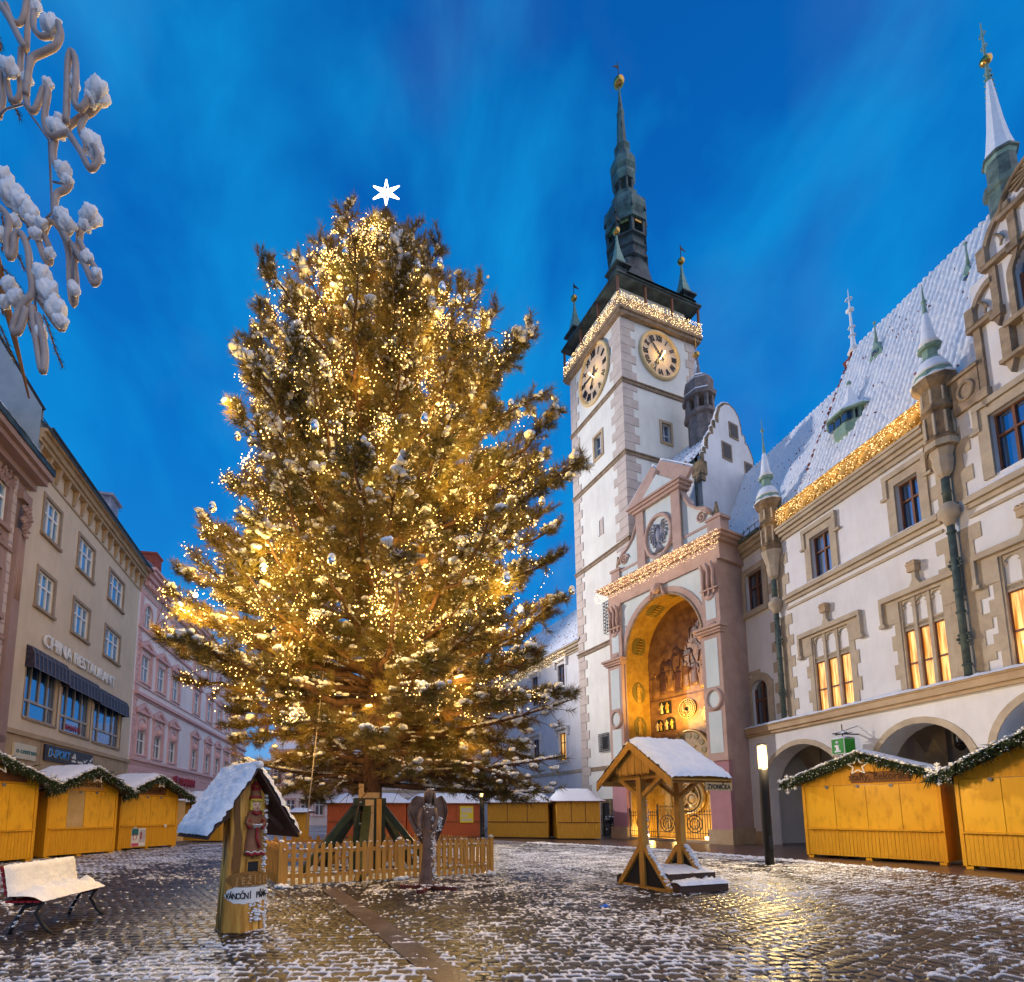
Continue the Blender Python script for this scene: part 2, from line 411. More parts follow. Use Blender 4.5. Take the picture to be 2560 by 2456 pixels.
# ------------------------------------------------------------------ ground
def cobble_mat():
    m, t, b = _new('snowy_wet_cobbles')
    n = t.nodes.new; l = t.links.new
    tc_ = n('ShaderNodeTexCoord'); wn = n('ShaderNodeTexNoise'); wn.inputs['Scale'].default_value = 1.7; wn.inputs['Detail'].default_value = 3
    l(tc_.outputs['Object'], wn.inputs['Vector'])
    wv = n('ShaderNodeVectorMath'); wv.operation = 'SUBTRACT'; wv.inputs[1].default_value = (.5, .5, .5); l(wn.outputs['Color'], wv.inputs[0])
    ws = n('ShaderNodeVectorMath'); ws.operation = 'SCALE'; ws.inputs['Scale'].default_value = .10; l(wv.outputs[0], ws.inputs[0])
    wn2 = n('ShaderNodeTexNoise'); wn2.inputs['Scale'].default_value = 10; l(tc_.outputs['Object'], wn2.inputs['Vector'])
    wv2 = n('ShaderNodeVectorMath'); wv2.operation = 'SUBTRACT'; wv2.inputs[1].default_value = (.5, .5, .5); l(wn2.outputs['Color'], wv2.inputs[0])
    ws2 = n('ShaderNodeVectorMath'); ws2.operation = 'SCALE'; ws2.inputs['Scale'].default_value = .055; l(wv2.outputs[0], ws2.inputs[0])
    wa0 = n('ShaderNodeVectorMath'); wa0.operation = 'ADD'; l(ws.outputs[0], wa0.inputs[0]); l(ws2.outputs[0], wa0.inputs[1])
    wa = n('ShaderNodeVectorMath'); wa.operation = 'ADD'; l(tc_.outputs['Object'], wa.inputs[0]); l(wa0.outputs[0], wa.inputs[1])
    sep = n('ShaderNodeSeparateXYZ'); l(tc_.outputs['Object'], sep.inputs[0])
    def bricks(rot, wd, hg):
        mp_ = n('ShaderNodeMapping'); mp_.inputs['Rotation'].default_value = (0, 0, R(rot)); l(wa.outputs[0], mp_.inputs[0])
        br = n('ShaderNodeTexBrick'); br.inputs['Scale'].default_value = 1; br.inputs['Brick Width'].default_value = wd; br.inputs['Row Height'].default_value = hg
        br.inputs['Mortar Size'].default_value = .034; br.inputs['Mortar Smooth'].default_value = 1.0; br.inputs['Bias'].default_value = 0
        br.inputs['Color1'].default_value = (.013, .012, .013, 1); br.inputs['Color2'].default_value = (.052, .042, .038, 1); br.inputs['Mortar'].default_value = (.03, .025, .02, 1)
        l(mp_.outputs[0], br.inputs['Vector']); return br
    b1 = bricks(3, .205, .145); b2 = bricks(-15, .175, .175); b2.offset = 0.0
    # the setts change direction towards the town hall
    reg = n('ShaderNodeMath'); reg.operation = 'ADD'; rg2 = n('ShaderNodeMath'); rg2.operation = 'MULTIPLY'; rg2.inputs[1].default_value = .22
    l(sep.outputs[1], rg2.inputs[0]); l(sep.outputs[0], reg.inputs[0]); l(rg2.outputs[0], reg.inputs[1])
    rg = n('ShaderNodeMapRange'); rg.inputs[1].default_value = 5.6; rg.inputs[2].default_value = 5.7; l(reg.outputs[0], rg.inputs[0])
    def mixc(a, c):
        x = n('ShaderNodeMix'); x.data_type = 'RGBA'; l(rg.outputs[0], x.inputs[0]); l(a, x.inputs[6]); l(c, x.inputs[7]); return x.outputs[2]
    colr = mixc(b1.outputs['Color'], b2.outputs['Color']); fac = mixc(b1.outputs['Fac'], b2.outputs['Fac'])
    # how much snow lies where
    big = n('ShaderNodeTexNoise'); big.inputs['Scale'].default_value = .28; big.inputs['Detail'].default_value = 4; l(tc_.outputs['Object'], big.inputs['Vector'])
    mid = n('ShaderNodeTexNoise'); mid.inputs['Scale'].default_value = 3.2; mid.inputs['Detail'].default_value = 5; mid.inputs['Roughness'].default_value = .65; l(tc_.outputs['Object'], mid.inputs['Vector'])
    fine = n('ShaderNodeTexNoise'); fine.inputs['Scale'].default_value = 16; fine.inputs['Detail'].default_value = 5; fine.inputs['Roughness'].default_value = .7; l(tc_.outputs['Object'], fine.inputs['Vector'])
    def ma(op, a, c):
        x = n('ShaderNodeMath'); x.operation = op
        for k, q in enumerate((a, c)):
            if isinstance(q, (int, float)): x.inputs[k].default_value = q
            else: l(q, x.inputs[k])
        return x.outputs[0]
    # worn, wetter lane on the left of the tree
    lane = n('ShaderNodeVectorMath'); lane.operation = 'DISTANCE'; lane.inputs[1].default_value = (-5.2, 10.5, 0); l(tc_.outputs['Object'], lane.inputs[0])
    ln = n('ShaderNodeMapRange'); ln.inputs[1].default_value = 1.0; ln.inputs[2].default_value = 5.0; ln.inputs[3].default_value = -.38; ln.inputs[4].default_value = 0.0; l(lane.outputs['Value'], ln.inputs[0])
    ctr = lambda q, k: ma('MULTIPLY', ma('SUBTRACT', q, .5), k)
    cov = ma('ADD', ma('ADD', fac, ctr(big.outputs[0], 1.8)), ma('ADD', ctr(mid.outputs[0], 2.1), ma('ADD', ctr(fine.outputs[0], 2.0), ln.outputs[0])))
    mr = n('ShaderNodeMapRange'); mr.inputs[1].default_value = .55; mr.inputs[2].default_value = .70; l(cov, mr.inputs[0])
    snowm = mr.outputs[0]
    cx_ = n('ShaderNodeMix'); cx_.data_type = 'RGBA'; l(snowm, cx_.inputs[0]); l(colr, cx_.inputs[6]); cx_.inputs[7].default_value = (.86, .86, .88, 1)
    l(cx_.outputs[2], b.inputs['Base Color'])
    rr = n('ShaderNodeMapRange'); rr.inputs[3].default_value = .22; rr.inputs[4].default_value = .75; l(snowm, rr.inputs[0])
    rv = ma('ADD', rr.outputs[0], ma('MULTIPLY', ma('SUBTRACT', mid.outputs[0], .5), .35)); l(rv, b.inputs['Roughness'])
    _set(b, 'Specular IOR Level', .5)
    h = ma('ADD', ma('MULTIPLY', ma('SUBTRACT', 1.0, fac), .9), ma('ADD', ma('MULTIPLY', snowm, .85), ma('MULTIPLY', fine.outputs[0], .5)))
    bn = n('ShaderNodeBump'); bn.inputs['Strength'].default_value = 1.0; bn.inputs['Distance'].default_value = .022; l(h, bn.inputs['Height']); l(bn.outputs[0], b.inputs['Normal'])
    return m
M['cobbles'] = cobble_mat()
g = MB(); g.quad((-160, -120, 0), (160, -120, 0), (160, 260, 0), (-160, 260, 0))
tag(g.build('ground', 'cobbles'), kind='structure')
def slab_mat():
    m = rough_mat('wet_paving', (.06, .038, .032), (.15, .09, .075), scale=1.3, rough=.3, bump=.3, bscale=9, spec=.5)
    t = m.node_tree; b = t.nodes['Principled BSDF']
    tc_ = t.nodes.new('ShaderNodeTexCoord'); mp_ = t.nodes.new('ShaderNodeMapping'); mp_.inputs['Rotation'].default_value = (0, 0, R(28)); t.links.new(tc_.outputs['Object'], mp_.inputs[0])
    br = t.nodes.new('ShaderNodeTexBrick'); br.inputs['Scale'].default_value = 1; br.inputs['Brick Width'].default_value = .6; br.inputs['Row Height'].default_value = .4; br.inputs['Mortar Size'].default_value = .012
    br.inputs['Color1'].default_value = (1, 1, 1, 1); br.inputs['Color2'].default_value = (.72, .72, .72, 1); br.inputs['Mortar'].default_value = (.3, .3, .3, 1)
    t.links.new(mp_.outputs[0], br.inputs['Vector'])
    x = t.nodes.new('ShaderNodeMix'); x.data_type = 'RGBA'; x.blend_type = 'MULTIPLY'; x.inputs[0].default_value = 1
    src = b.inputs['Base Color'].links[0].from_socket
    t.links.new(src, x.inputs[6]); t.links.new(br.outputs[0], x.inputs[7]); t.links.new(x.outputs[2], b.inputs['Base Color'])
    return m
M['slab'] = slab_mat()
p = MB(); edge = [(1.0, 33.5), (4.9, 28.0), (8.6, 23.6), (11.0, 19.1), (12.9, 14.2), (14.2, 8), (15.5, -6)]
p.quad(*[(x, y, .006) for x, y in edge], (40, -6, .006), (40, 60, .006), (-1, 60, .006))
tag(p.build('pavement', 'slab'), kind='structure')
st = MB(); st.quad((-2.55, 11.05, .036), (-2.2, 11.1, .036), (.62, 4.3, .036), (.27, 4.2, .036))
M['strip'] = rough_mat('granite_strip', (.07, .05, .045), (.13, .10, .09), scale=2.2, rough=.35, bump=.3, bscale=20, stretch=(1, .6, 1))
tag(st.build('paving_strip', 'strip'), kind='structure')
# near paving: real setts with snow packed in the joints
def vnoise(x, y, seed, oct_=3):
    def h(i, j, s):
        q = (i * 374761393 + j * 668265263 + s * 982451653) & 0x7fffffff; q = (q ^ (q >> 13)) * 1274126177 & 0x7fffffff
        return ((q ^ (q >> 16)) & 0xffff) / 65535.0
    tot = np.zeros_like(x); a, w_ = 1.0, 0.0
    for o in range(oct_):
        xi, yi = np.floor(x).astype(np.int64), np.floor(y).astype(np.int64); fx, fy = x - xi, y - yi; fx = fx * fx * (3 - 2 * fx); fy = fy * fy * (3 - 2 * fy); s = seed * 17 + o
        v = (h(xi, yi, s) * (1 - fx) + h(xi + 1, yi, s) * fx) * (1 - fy) + (h(xi, yi + 1, s) * (1 - fx) + h(xi + 1, yi + 1, s) * fx) * fy
        tot += a * v; w_ += a; a *= .55; x = x * 2.1 + 5.3; y = y * 2.1 + 1.7
    return tot / w_
def setts():
    nt_, ny_ = 1000, 760
    yy = 4.25 * (26.0 / 4.25) ** np.linspace(0, 1, ny_); tt = np.linspace(-.93, 1.16, nt_)
    Y, T = np.meshgrid(yy, tt, indexing='ij'); X = Y * T
    wx = X + .10 * (vnoise(X * .9, Y * .9, 1, 2) - .5) * 2 + .022 * (vnoise(X * 5, Y * 5, 2, 2) - .5) * 2; wy = Y + .10 * (vnoise(X * .9 + 9, Y * .9, 3, 2) - .5) * 2 + .022 * (vnoise(X * 5, Y * 5 + 7, 4, 2) - .5) * 2
    reg = (X + .22 * Y + .25 * (vnoise(X, Y, 8, 1) - .5)) > 5.2
    def lay(ang, w_, h_, off):
        c, s = math.cos(R(ang)), math.sin(R(ang)); u = (wx * c + wy * s) / w_; v = (-wx * s + wy * c) / h_
        r_ = np.floor(v).astype(np.int64); rj = ((r_ * 2654435761 & 0xffff) / 65535.0); u = u + off * (r_ % 2) + (rj - .5) * .25
        ci = np.floor(u).astype(np.int64); fu, fv = u - ci, v - r_
        tone = (((ci * 73856093) ^ (r_ * 19349663)) & 0xffff) / 65535.0; t2 = (((ci * 83492791) ^ (r_ * 29349667)) & 0xffff) / 65535.0
        du = np.minimum(fu, 1 - fu) * w_; dv = np.minimum(fv, 1 - fv) * h_; rr = .04
        d = np.where((du < rr) & (dv < rr), rr - np.hypot(rr - np.minimum(du, rr), rr - np.minimum(dv, rr)), np.minimum(du, dv))
        tilt = (fu - .5) * (t2 - .5) * .022 + (fv - .5) * (tone - .5) * .022
        return d, tone, tilt
    a, b = lay(2, .195, .150, .5), lay(28, .185, .180, .0)
    d, tone, tilt = (np.where(reg, q, p) for p, q in zip(a, b))
    n1 = vnoise(X * 2.2, Y * 2.2, 11, 3) - .5; n2 = vnoise(X * 9, Y * 9, 12, 3) - .5; n3 = vnoise(X * .45, Y * .45, 13, 3) - .5; n4 = vnoise(X * 30, Y * 30, 14, 2) - .5
    def blob(cx, cy, rx, ry): return np.exp(-((X - cx) / rx) ** 2 - ((Y - cy) / ry) ** 2)
    cov = -.31 + .42 * n3 - .55 * blob(-4.8, 9.6, 2.0, 3.2) - .30 * blob(-.6, 8.6, 2.6, 1.8) - .26 * blob(4.4, 7.0, 1.4, 3.6) + .05 * blob(2.0, 4.6, 8, 1.8) + .34 * blob(4.2, 18, 4.2, 5.0) + .24 * blob(-9.5, 18, 3.0, 6) + .16 * blob(9.5, 12.5, 3.0, 3.6) - .35 * blob(-7.5, 14, 1.6, 5)
    wj = .027 * (1 + .8 * n1 + .4 * cov)
    j = np.clip(1 - d / np.maximum(wj, .006), 0, 1) ** .6
    m = np.clip((j + 1.15 * cov + 1.0 * n1 + 1.25 * n2 + .5 * n4 - .36) / .26, 0, 1); m = m * m * (3 - 2 * m)
    dome = np.clip(d / .035, 0, 1); dome = dome * (2 - dome)
    Z = .008 + .020 * dome + tilt + .003 * n4 + m * (.016 + .012 * n1 + .010 * j + .010 * n4) ; Z = np.maximum(Z, .0065)
    V = np.stack([X, Y, Z], -1).reshape(-1, 3)
    ii, jj = np.meshgrid(np.arange(ny_ - 1), np.arange(nt_ - 1), indexing='ij'); F = np.stack([ii * nt_ + jj, ii * nt_ + jj + 1, (ii + 1) * nt_ + jj + 1, (ii + 1) * nt_ + jj], -1)
    ex, ey = [p[0] for p in edge][::-1], [p[1] for p in edge][::-1]
    lim = np.interp(Y, ey, ex); ok = (X < lim)[:-1, 1:] ; F = F[ok].reshape(-1, 4)
    o = raw_mesh('cobble_paving', V, F, 'setts', smooth=True)
    for nm, arr in (('snow', m), ('tone', tone)):
        at = o.data.attributes.new(nm, 'FLOAT', 'POINT'); at.data.foreach_set('value', arr.reshape(-1).astype(np.float32))
    return tag(o, kind='structure')
def sett_mat():
    m, t, b = _new('snowy_setts'); n = t.nodes.new; l = t.links.new
    a1 = n('ShaderNodeAttribute'); a1.attribute_name = 'snow'; a2 = n('ShaderNodeAttribute'); a2.attribute_name = 'tone'
    tc_ = n('ShaderNodeTexCoord'); nz_ = n('ShaderNodeTexNoise'); nz_.inputs['Scale'].default_value = 45; nz_.inputs['Detail'].default_value = 4; l(tc_.outputs['Object'], nz_.inputs['Vector'])
    r = n('ShaderNodeValToRGB'); l(a2.outputs['Fac'], r.inputs[0]); e = r.color_ramp.elements
    e[0].color = (.012, .012, .016, 1); e[1].color = (.060, .048, .042, 1); k = e.new(.5); k.color = (.028, .025, .027, 1)
    mg = n('ShaderNodeMix'); mg.data_type = 'RGBA'; mg.blend_type = 'MULTIPLY'; mg.inputs[0].default_value = .6; l(r.outputs[0], mg.inputs[6]); l(nz_.outputs[0], mg.inputs[7])
    mx_ = n('ShaderNodeMix'); mx_.data_type = 'RGBA'; l(a1.outputs['Fac'], mx_.inputs[0]); l(mg.outputs[2], mx_.inputs[6]); mx_.inputs[7].default_value = (.85, .86, .89, 1); l(mx_.outputs[2], b.inputs['Base Color'])
    rr = n('ShaderNodeMapRange'); l(a1.outputs['Fac'], rr.inputs[0]); rr.inputs[3].default_value = .24; rr.inputs[4].default_value = .8
    ad = n('ShaderNodeMath'); ad.operation = 'MULTIPLY_ADD'; ad.inputs[1].default_value = .22; l(nz_.outputs[0], ad.inputs[0]); l(rr.outputs[0], ad.inputs[2]); l(ad.outputs[0], b.inputs['Roughness']); _set(b, 'Specular IOR Level', .5)
    bn = n('ShaderNodeBump'); bn.inputs['Strength'].default_value = .5; bn.inputs['Distance'].default_value = .006; l(nz_.outputs[0], bn.inputs['Height']); l(bn.outputs[0], b.inputs['Normal'])
    return m
M['setts'] = sett_mat(); setts()
# ridges of swept snow along the pavement edge and loose lumps
def lump(n_=1):
    me = MB(); me.ball((0, 0, 0), 1, 8); return np.array(me.v), [f for f in me.f if len(f) == 4]
LV, LF = lump(); LF = np.array(LF)
def stamp_lumps(name, C_, S_, mat, parent=None, jitter=.22, seed=1, flat=None):
    r = np.random.default_rng(seed); k = len(C_); nv = len(LV)
    C_ = np.asarray(C_, float); S_ = np.asarray(S_, float)
    if S_.ndim == 1: S_ = np.stack([S_, S_, S_ * (.6 if flat is None else flat)], 1)
    ang = r.uniform(0, 6.28, k); c, s = np.cos(ang), np.sin(ang)
    V = LV[None] * (1 + r.normal(0, jitter, (k, nv, 1))) * S_[:, None, :]
    V = np.stack([V[..., 0] * c[:, None] - V[..., 1] * s[:, None], V[..., 0] * s[:, None] + V[..., 1] * c[:, None], V[..., 2]], -1) + C_[:, None, :]
    F = (LF[None] + (np.arange(k) * nv)[:, None, None]).reshape(-1, 4)
    return raw_mesh(name, V.reshape(-1, 3), F, mat, parent, smooth=True)
cs, ss = [], []
for (xa, ya), (xb, yb) in zip(edge[1:4], edge[2:5]):
    for k in range(420):
        t_ = rng.random(); w_ = rng.normal(0, .17)
        cs.append((xa + (xb - xa) * t_ - .2 + w_, ya + (yb - ya) * t_ + w_ * .4, .0)); ss.append(rng.uniform(.03, .11))
for k in range(900):
    x_, y_ = rng.uniform(-7, 9), rng.uniform(4.2, 15)
    cs.append((x_, y_, 0.025)); ss.append(rng.uniform(.010, .030))
tag(stamp_lumps('snow_clumps', cs, ss, 'snow', flat=.5), 'loose clumps and swept ridges of snow on the wet cobbles', 'snow', kind='stuff')

# ------------------------------------------------------------------ roofs of snow covered tile rows
def tile_roof(name, parent, O, U, Vv, nx, nr, mats=('snow', 'tile'), amp=.06, step=.035, cut=None, seed=3, red=.008):
    # O eave start, U along the eave, Vv up the slope; rows of barrel tiles under snow
    O, U, Vv = Vector(O), Vector(U), Vector(Vv); nrm = U.cross(Vv).normalized()
    if nrm.z < 0: nrm = -nrm
    r = np.random.default_rng(seed); a, bq = nx * 6, nr * 4
    u = np.linspace(0, 1, a + 1); v = np.linspace(0, 1, bq + 1)
    uu, vv = np.meshgrid(u, v, indexing='ij')
    if cut is not None: uu = cut(uu, vv)
    hcol = np.abs(np.cos(math.pi * uu * nx)) ** .55 * amp * 1.6
    row = (vv * nr) % 1.0
    hrow = (1 - row) * step
    jit = r.normal(0, .013, uu.shape)
    nb1 = vnoise(uu * nx * .35 + seed, vv * nr * .3, seed, 3); h = hcol * (.55 + .9 * nb1) + hrow * (.6 + .8 * vnoise(uu * nx, vv * nr, seed + 5, 2)) + jit
    P = np.array(O)[None, None] + uu[..., None] * np.array(U) + vv[..., None] * np.array(Vv) + h[..., None] * np.array(nrm)
    V = P.reshape(-1, 3); ii, jj = np.meshgrid(np.arange(a), np.arange(bq), indexing='ij')
    F = np.stack([ii * (bq + 1) + jj, (ii + 1) * (bq + 1) + jj, (ii + 1) * (bq + 1) + jj + 1, ii * (bq + 1) + jj + 1], -1).reshape(-1, 4)
    rowedge = ((jj % 4) == 3)
    mid = ((rowedge) & (r.random(rowedge.shape) < red * 2 + .5 * np.clip(nb1[:-1, :-1] - .66, 0, 1) * 4)).astype(int).reshape(-1)
    return raw_mesh(name, V, F, list(mats), parent, smooth=True, midx=mid)

def curtain_bulbs(name, parent, pts, dens, drop, mat='bulbwall', rad=.016, seed=5, yo=0.0):
    # a hanging curtain of fairy lights below a line of points
    r = np.random.default_rng(seed); mb = MB(); V, F, o = [], [], 0
    base = np.array([(1, 0, 0), (-1, 0, 0), (0, 1, 0), (0, -1, 0), (0, 0, 1), (0, 0, -1)], float)
    fc = np.array([(0, 2, 4), (2, 1, 4), (1, 3, 4), (3, 0, 4), (2, 0, 5), (1, 2, 5), (3, 1, 5), (0, 3, 5)])
    for pa, pb in zip(pts[:-1], pts[1:]):
        pa, pb = np.array(pa), np.array(pb); ln = np.linalg.norm(pb - pa)
        for k in range(int(ln * dens)):
            q = pa + (pb - pa) * r.random(); q = q + np.array([0, -r.random() * .05 + yo, -drop * r.random() ** 1.2])
            V.append(base * rad * r.uniform(.7, 1.25) + q); F.append(fc + o); o += 6
    return tag(raw_mesh(name, np.concatenate(V), np.concatenate(F), mat, parent), kind='stuff')

# ------------------------------------------------------------------ TOWN HALL main wing (arcade, facade, roofs, gable)
HB = (14.33 * 1.12, 25.42 * 1.12); HR = frame_rz(.115, -1)
hall = thing('town_hall', 'long white town hall wing with arcade, lit gothic windows and snowy tiled roof', 'town hall', (HB[0], HB[1], 1.6 - 1.6 * 1.12), HR, scale=1.12)
XR = 17.0
w = MB()
uw = [(1.45, 2.58, 11.0, 12.85), (5.32, 6.26, 10.92, 12.66), (8.88, 9.66, 10.92, 12.62), (11.72, 12.62, 11.14, 12.92), (14.2, 15.1, 11.14, 12.92)]
gw = [(4.97, 6.66, 5.5, 8.6), (8.60, 9.98, 5.52, 8.62), (11.5, 13.1, 5.6, 8.75), (14.6, 16.2, 5.6, 8.75)]
dk = [(1.36, 2.38, 5.5, 7.65, 7.2)]
gaw = [(12.72, 14.0, 15.0, 17.0, 16.36)]
wall_with_holes(w, -3.2, 11.3, 5.2, 13.95, uw[:3] + gw[:2] + dk, 0, .35)
wall_with_holes(w, 11.3, XR, 5.2, 13.6, uw[3:] + gw[2:], 0, .35)
wall_with_holes(w, 11.66, XR, 13.6, 17.1, gaw, 0, .35)
# stepped and curved gable top
w.prism([(12.2, 17.1), (XR, 17.1), (XR, 18.2), (12.66, 18.2)], 0, .4)
for x0_, z0_, x1_, z1_ in ((11.66, 15.7, 12.2, 17.1), ):
    pass
hw = w.build('wall', 'plaster_white', hall)
a = MB()
wall_with_holes(a, .95, XR, 0, 5.02, [(2.1, 6.5, .02, 4.35, 2.15), (7.5, 10.6, .02, 4.4, 2.85), (11.15, 14.15, .02, 4.7, 3.2)], -.38, .75)
a.quad((.95, -.38, 0), (.95, -.38, 5.02), (.95, 3.25, 5.02), (.95, 3.25, 0))
a.box(.9, 2.1, -.43, -.378, 0, .75, m=1); a.box(.88, .955, -.43, .6, 0, .75, m=1)
for xa, xb in ((6.5, 7.5), (10.6, 11.15), (14.15, XR)): a.box(xa, xb, -.43, -.378, 0, .75, m=1)
arch_ring(a, 2.1, 6.5, 2.15, 4.35, .2, -.41, -.37, 2, base=.75); arch_ring(a, 7.5, 10.6, 2.85, 4.4, .2, -.41, -.37, 2, base=.75); arch_ring(a, 11.15, 14.15, 3.2, 4.7, .2, -.41, -.37, 2, base=.75)
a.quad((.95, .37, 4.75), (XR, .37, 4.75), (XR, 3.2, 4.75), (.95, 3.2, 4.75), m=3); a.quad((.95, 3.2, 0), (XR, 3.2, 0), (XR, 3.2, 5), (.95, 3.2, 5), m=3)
for x_ in (1.55, 7.0, 10.9):                     # piers and transverse arches inside the arcade
    a.box(x_ - .35, x_ + .35, 2.75, 3.19, 0, 3.0, m=2); 
    P_ = [(.38 + 1.2 - 1.2 * math.cos(math.pi * i / 10), 2.6 + 2.0 * math.sin(math.pi * i / 10)) for i in range(11)]
    for (ya, za), (yb, zb) in zip(P_[:-1], P_[1:]):
        a.add([(x_ - .3, ya, za), (x_ + .3, ya, za), (x_ + .3, yb, zb), (x_ - .3, yb, zb), (x_ - .3, ya, 4.74), (x_ + .3, ya, 4.74), (x_ + .3, yb, 4.74), (x_ - .3, yb, 4.74)], [(0, 1, 2, 3), (0, 3, 7, 4), (1, 5, 6, 2)], m=2)
arch_ring(a, 8.3, 10.6, 2.4, 3.5, .16, 3.1, 3.19, 4, base=0)
arch_ring(a, 3.2, 5.2, 2.0, 3.0, .16, 3.1, 3.19, 2, base=0)
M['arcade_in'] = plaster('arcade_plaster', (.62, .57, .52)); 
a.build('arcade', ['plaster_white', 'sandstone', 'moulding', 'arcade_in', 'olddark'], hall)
d = MB(); d.box(8.3, 10.6, 3.12, 3.18, 0, 3.45); d.build('arcade_door', 'glassdark', hall)
bl = MB()
for k in range(160):
    an = rng.uniform(0, math.pi); rr_ = rng.uniform(.0, .62) ; bl.ball((9.55 + rr_ * math.cos(an), 3.05 - rng.random() * .05, 2.75 + rr_ * math.sin(an)), .014, 5)
tag(bl.build('fairy_light_wreath', 'bulbwall', hall), kind='stuff')
lg = MB(); lg.prism([(.6, 5.0), (.6, 5.12), (XR, 5.12), (XR, 5.0)], -.5, .02); lg.box(.55, XR, -.58, .02, 5.12, 5.34); lg.box(.5, XR, -.62, .02, 5.34, 5.40)
led = lg.build('arcade_cornice', 'sandstone', hall)
sn = MB(); snow_cap(sn, .5, XR, -.66, 0, 5.40, .10, nx=160, seed=4); sn.build('snow', 'snow', led)
sc = MB()
def moulding_line(mb, x0, x1, z, hgt, out_, y=0):
    mb.box(x0, x1, y - out_ * .5, y + .02, z, z + hgt * .45); mb.box(x0, x1, y - out_, y + .02, z + hgt * .45, z + hgt)
for xa, xb in ((3.85, 10.2), (10.95, XR)): sc = MB(); moulding_line(sc, xa, xb, 10.5, .33, .2); scs = sc.build('string_course', 'moulding', hall); sc = MB(); sc.box(xa, xb, -.06, .02, 10.22, 10.32); sc.build('string_course', 'moulding', hall)
sn = MB(); snow_cap(sn, 3.85, 10.2, -.2, .0, 10.83, .045, nx=60, seed=1); snow_cap(sn, 10.95, XR, -.2, .0, 10.83, .045, nx=50, seed=2); sn.build('snow', 'snow', scs)
co = MB()
for z_, h_, o_ in ((13.32, .16, .1), (13.48, .14, .2), (13.62, .14, .32), (13.76, .1, .38)):
    co.box(3.9, 10.15, -o_, .02, z_, z_ + h_ - .003)
for z_, h_, o_ in ((13.75, .2, .12), (13.95, .2, .25), (14.15, .18, .38)): co.box(-3.2, 3.05, -o_, .02, z_, z_ + h_ - .003)
co.build('cornice', 'moulding', hall)
gt = MB(); gt.tube([(-3.2, -.42, 14.38), (3.0, -.42, 14.38)], .09, 8)
gt.build('gutter', 'pipe', hall)
gr = MB()
for k in range(15): gr.bar((-2.5 + k * .38, -.1, 14.45), (-2.5 + k * .38, -.1, 15.0), .02, .02)
for z_ in (14.65, 14.98): gr.bar((-2.5, -.1, z_), (2.9, -.1, z_), .02, .02)
gr.build('snow_guard', 'iron', hall)
# parapet frieze
fz = MB(); fz.box(3.8, 10.2, -.12, .25, 13.87, 14.68); fz.box(3.8, 10.2, -.18, .27, 14.68, 14.76)
x_ = 4.15; k = 0
while x_ < 10.0:
    if k % 2 == 0:
        fz.tube([(x_ + .23 * math.cos(t), -.13, 14.27 + .3 * math.sin(t)) for t in np.linspace(0, 6.28, 18)[:-1]], .045, 6, closed=True)
        fz.bar((x_ - .17, -.14, 14.05), (x_ + .17, -.14, 14.5), .05, .06); fz.bar((x_ + .17, -.14, 14.05), (x_ - .17, -.14, 14.5), .05, .06)
        st_ = .44
    else:
        fz.ball((x_, -.12, 14.27), .19, 10); 
        for sg in (-1, 1):
            fz.tube([(x_ + sg * (.1 + .09 * math.cos(t)), -.13, 14.27 + .28 * math.sin(t)) for t in np.linspace(-1.6, 1.6, 9)], .04, 6)
        st_ = .44
    x_ += st_; k += 1
M['frieze'] = rough_mat('gilded_stone_frieze', (.46, .27, .07), (.60, .38, .12), scale=4, rough=.8, bump=.3)
fzo = fz.build('parapet_frieze', 'frieze', hall)
sn = MB(); snow_cap(sn, 3.8, 10.2, -.2, .28, 14.76, .08, nx=60, seed=9); sn.build('snow', 'snow', fzo)
curtain_bulbs('fairy_light_curtain', hall, [(3.85, -.2, 14.72), (10.15, -.2, 14.72)], 85, .66, rad=.0105)
for x_ in (4.4, 5.6, 6.8, 8.0, 9.2, 10.0): lamp('POINT', 'frieze_lamp', hall, (x_, -.55, 14.45), 7, (1, .66, .22), .12)
# roofs
tile_roof('roof', hall, (4.35, .22, 14.62), (12.2, 0, 0), (0, 3.0, 7.2), 58, 25, cut=lambda u, v: np.maximum(u, (.0 + .062 * v ** .7)), seed=2)
tile_roof('lower_roof', hall, (-4.6, .05, 14.42), (9.6, 0, 0), (0, 3.35, 6.5), 44, 23, seed=4, amp=.045)
rf = MB(); rf.quad((4.5, .25, 14.6), (5.1, 3.2, 21.75), (5.1, 5.6, 15), (4.5, 5.6, 14.6)); rf.quad((4.4, 3.22, 21.75), (XR, 3.22, 21.75), (XR, 6.5, 14), (4.4, 6.5, 14))
rf.quad((-4.6, 3.4, 20.95), (5, 3.4, 20.95), (5, 6.6, 14), (-4.6, 6.6, 14)); rf.build('rear_roof', 'tile', hall)
hp = MB()
for k in range(34):
    t_ = k / 33; hp.ball((4.42 + .62 * t_ ** .8, .2 + 2.95 * t_, 14.75 + 7.1 * t_), .085, 7, m=0 if k % 3 else 1)
hp.build('hip_tiles', ['tile', 'snow'], hall)
fn = MB(); fn.lathe([(.24, 0), (.10, .35), (.06, .9), (.05, 1.5), (.03, 2.4), (.01, 3.1)], (5.05, 3.15, 21.7), 10); fn.ball((5.05, 3.15, 23.75), .16, 10, sz=.7)
for z_ in (22.5, 22.9, 24.3): fn.tube([(5.05 + .12 * math.cos(t), 3.15 + .12 * math.sin(t), z_) for t in np.linspace(0, 6.28, 9)[:-1]], .025, 5, closed=True)
fn.build('roof_finial', 'snow', hall)
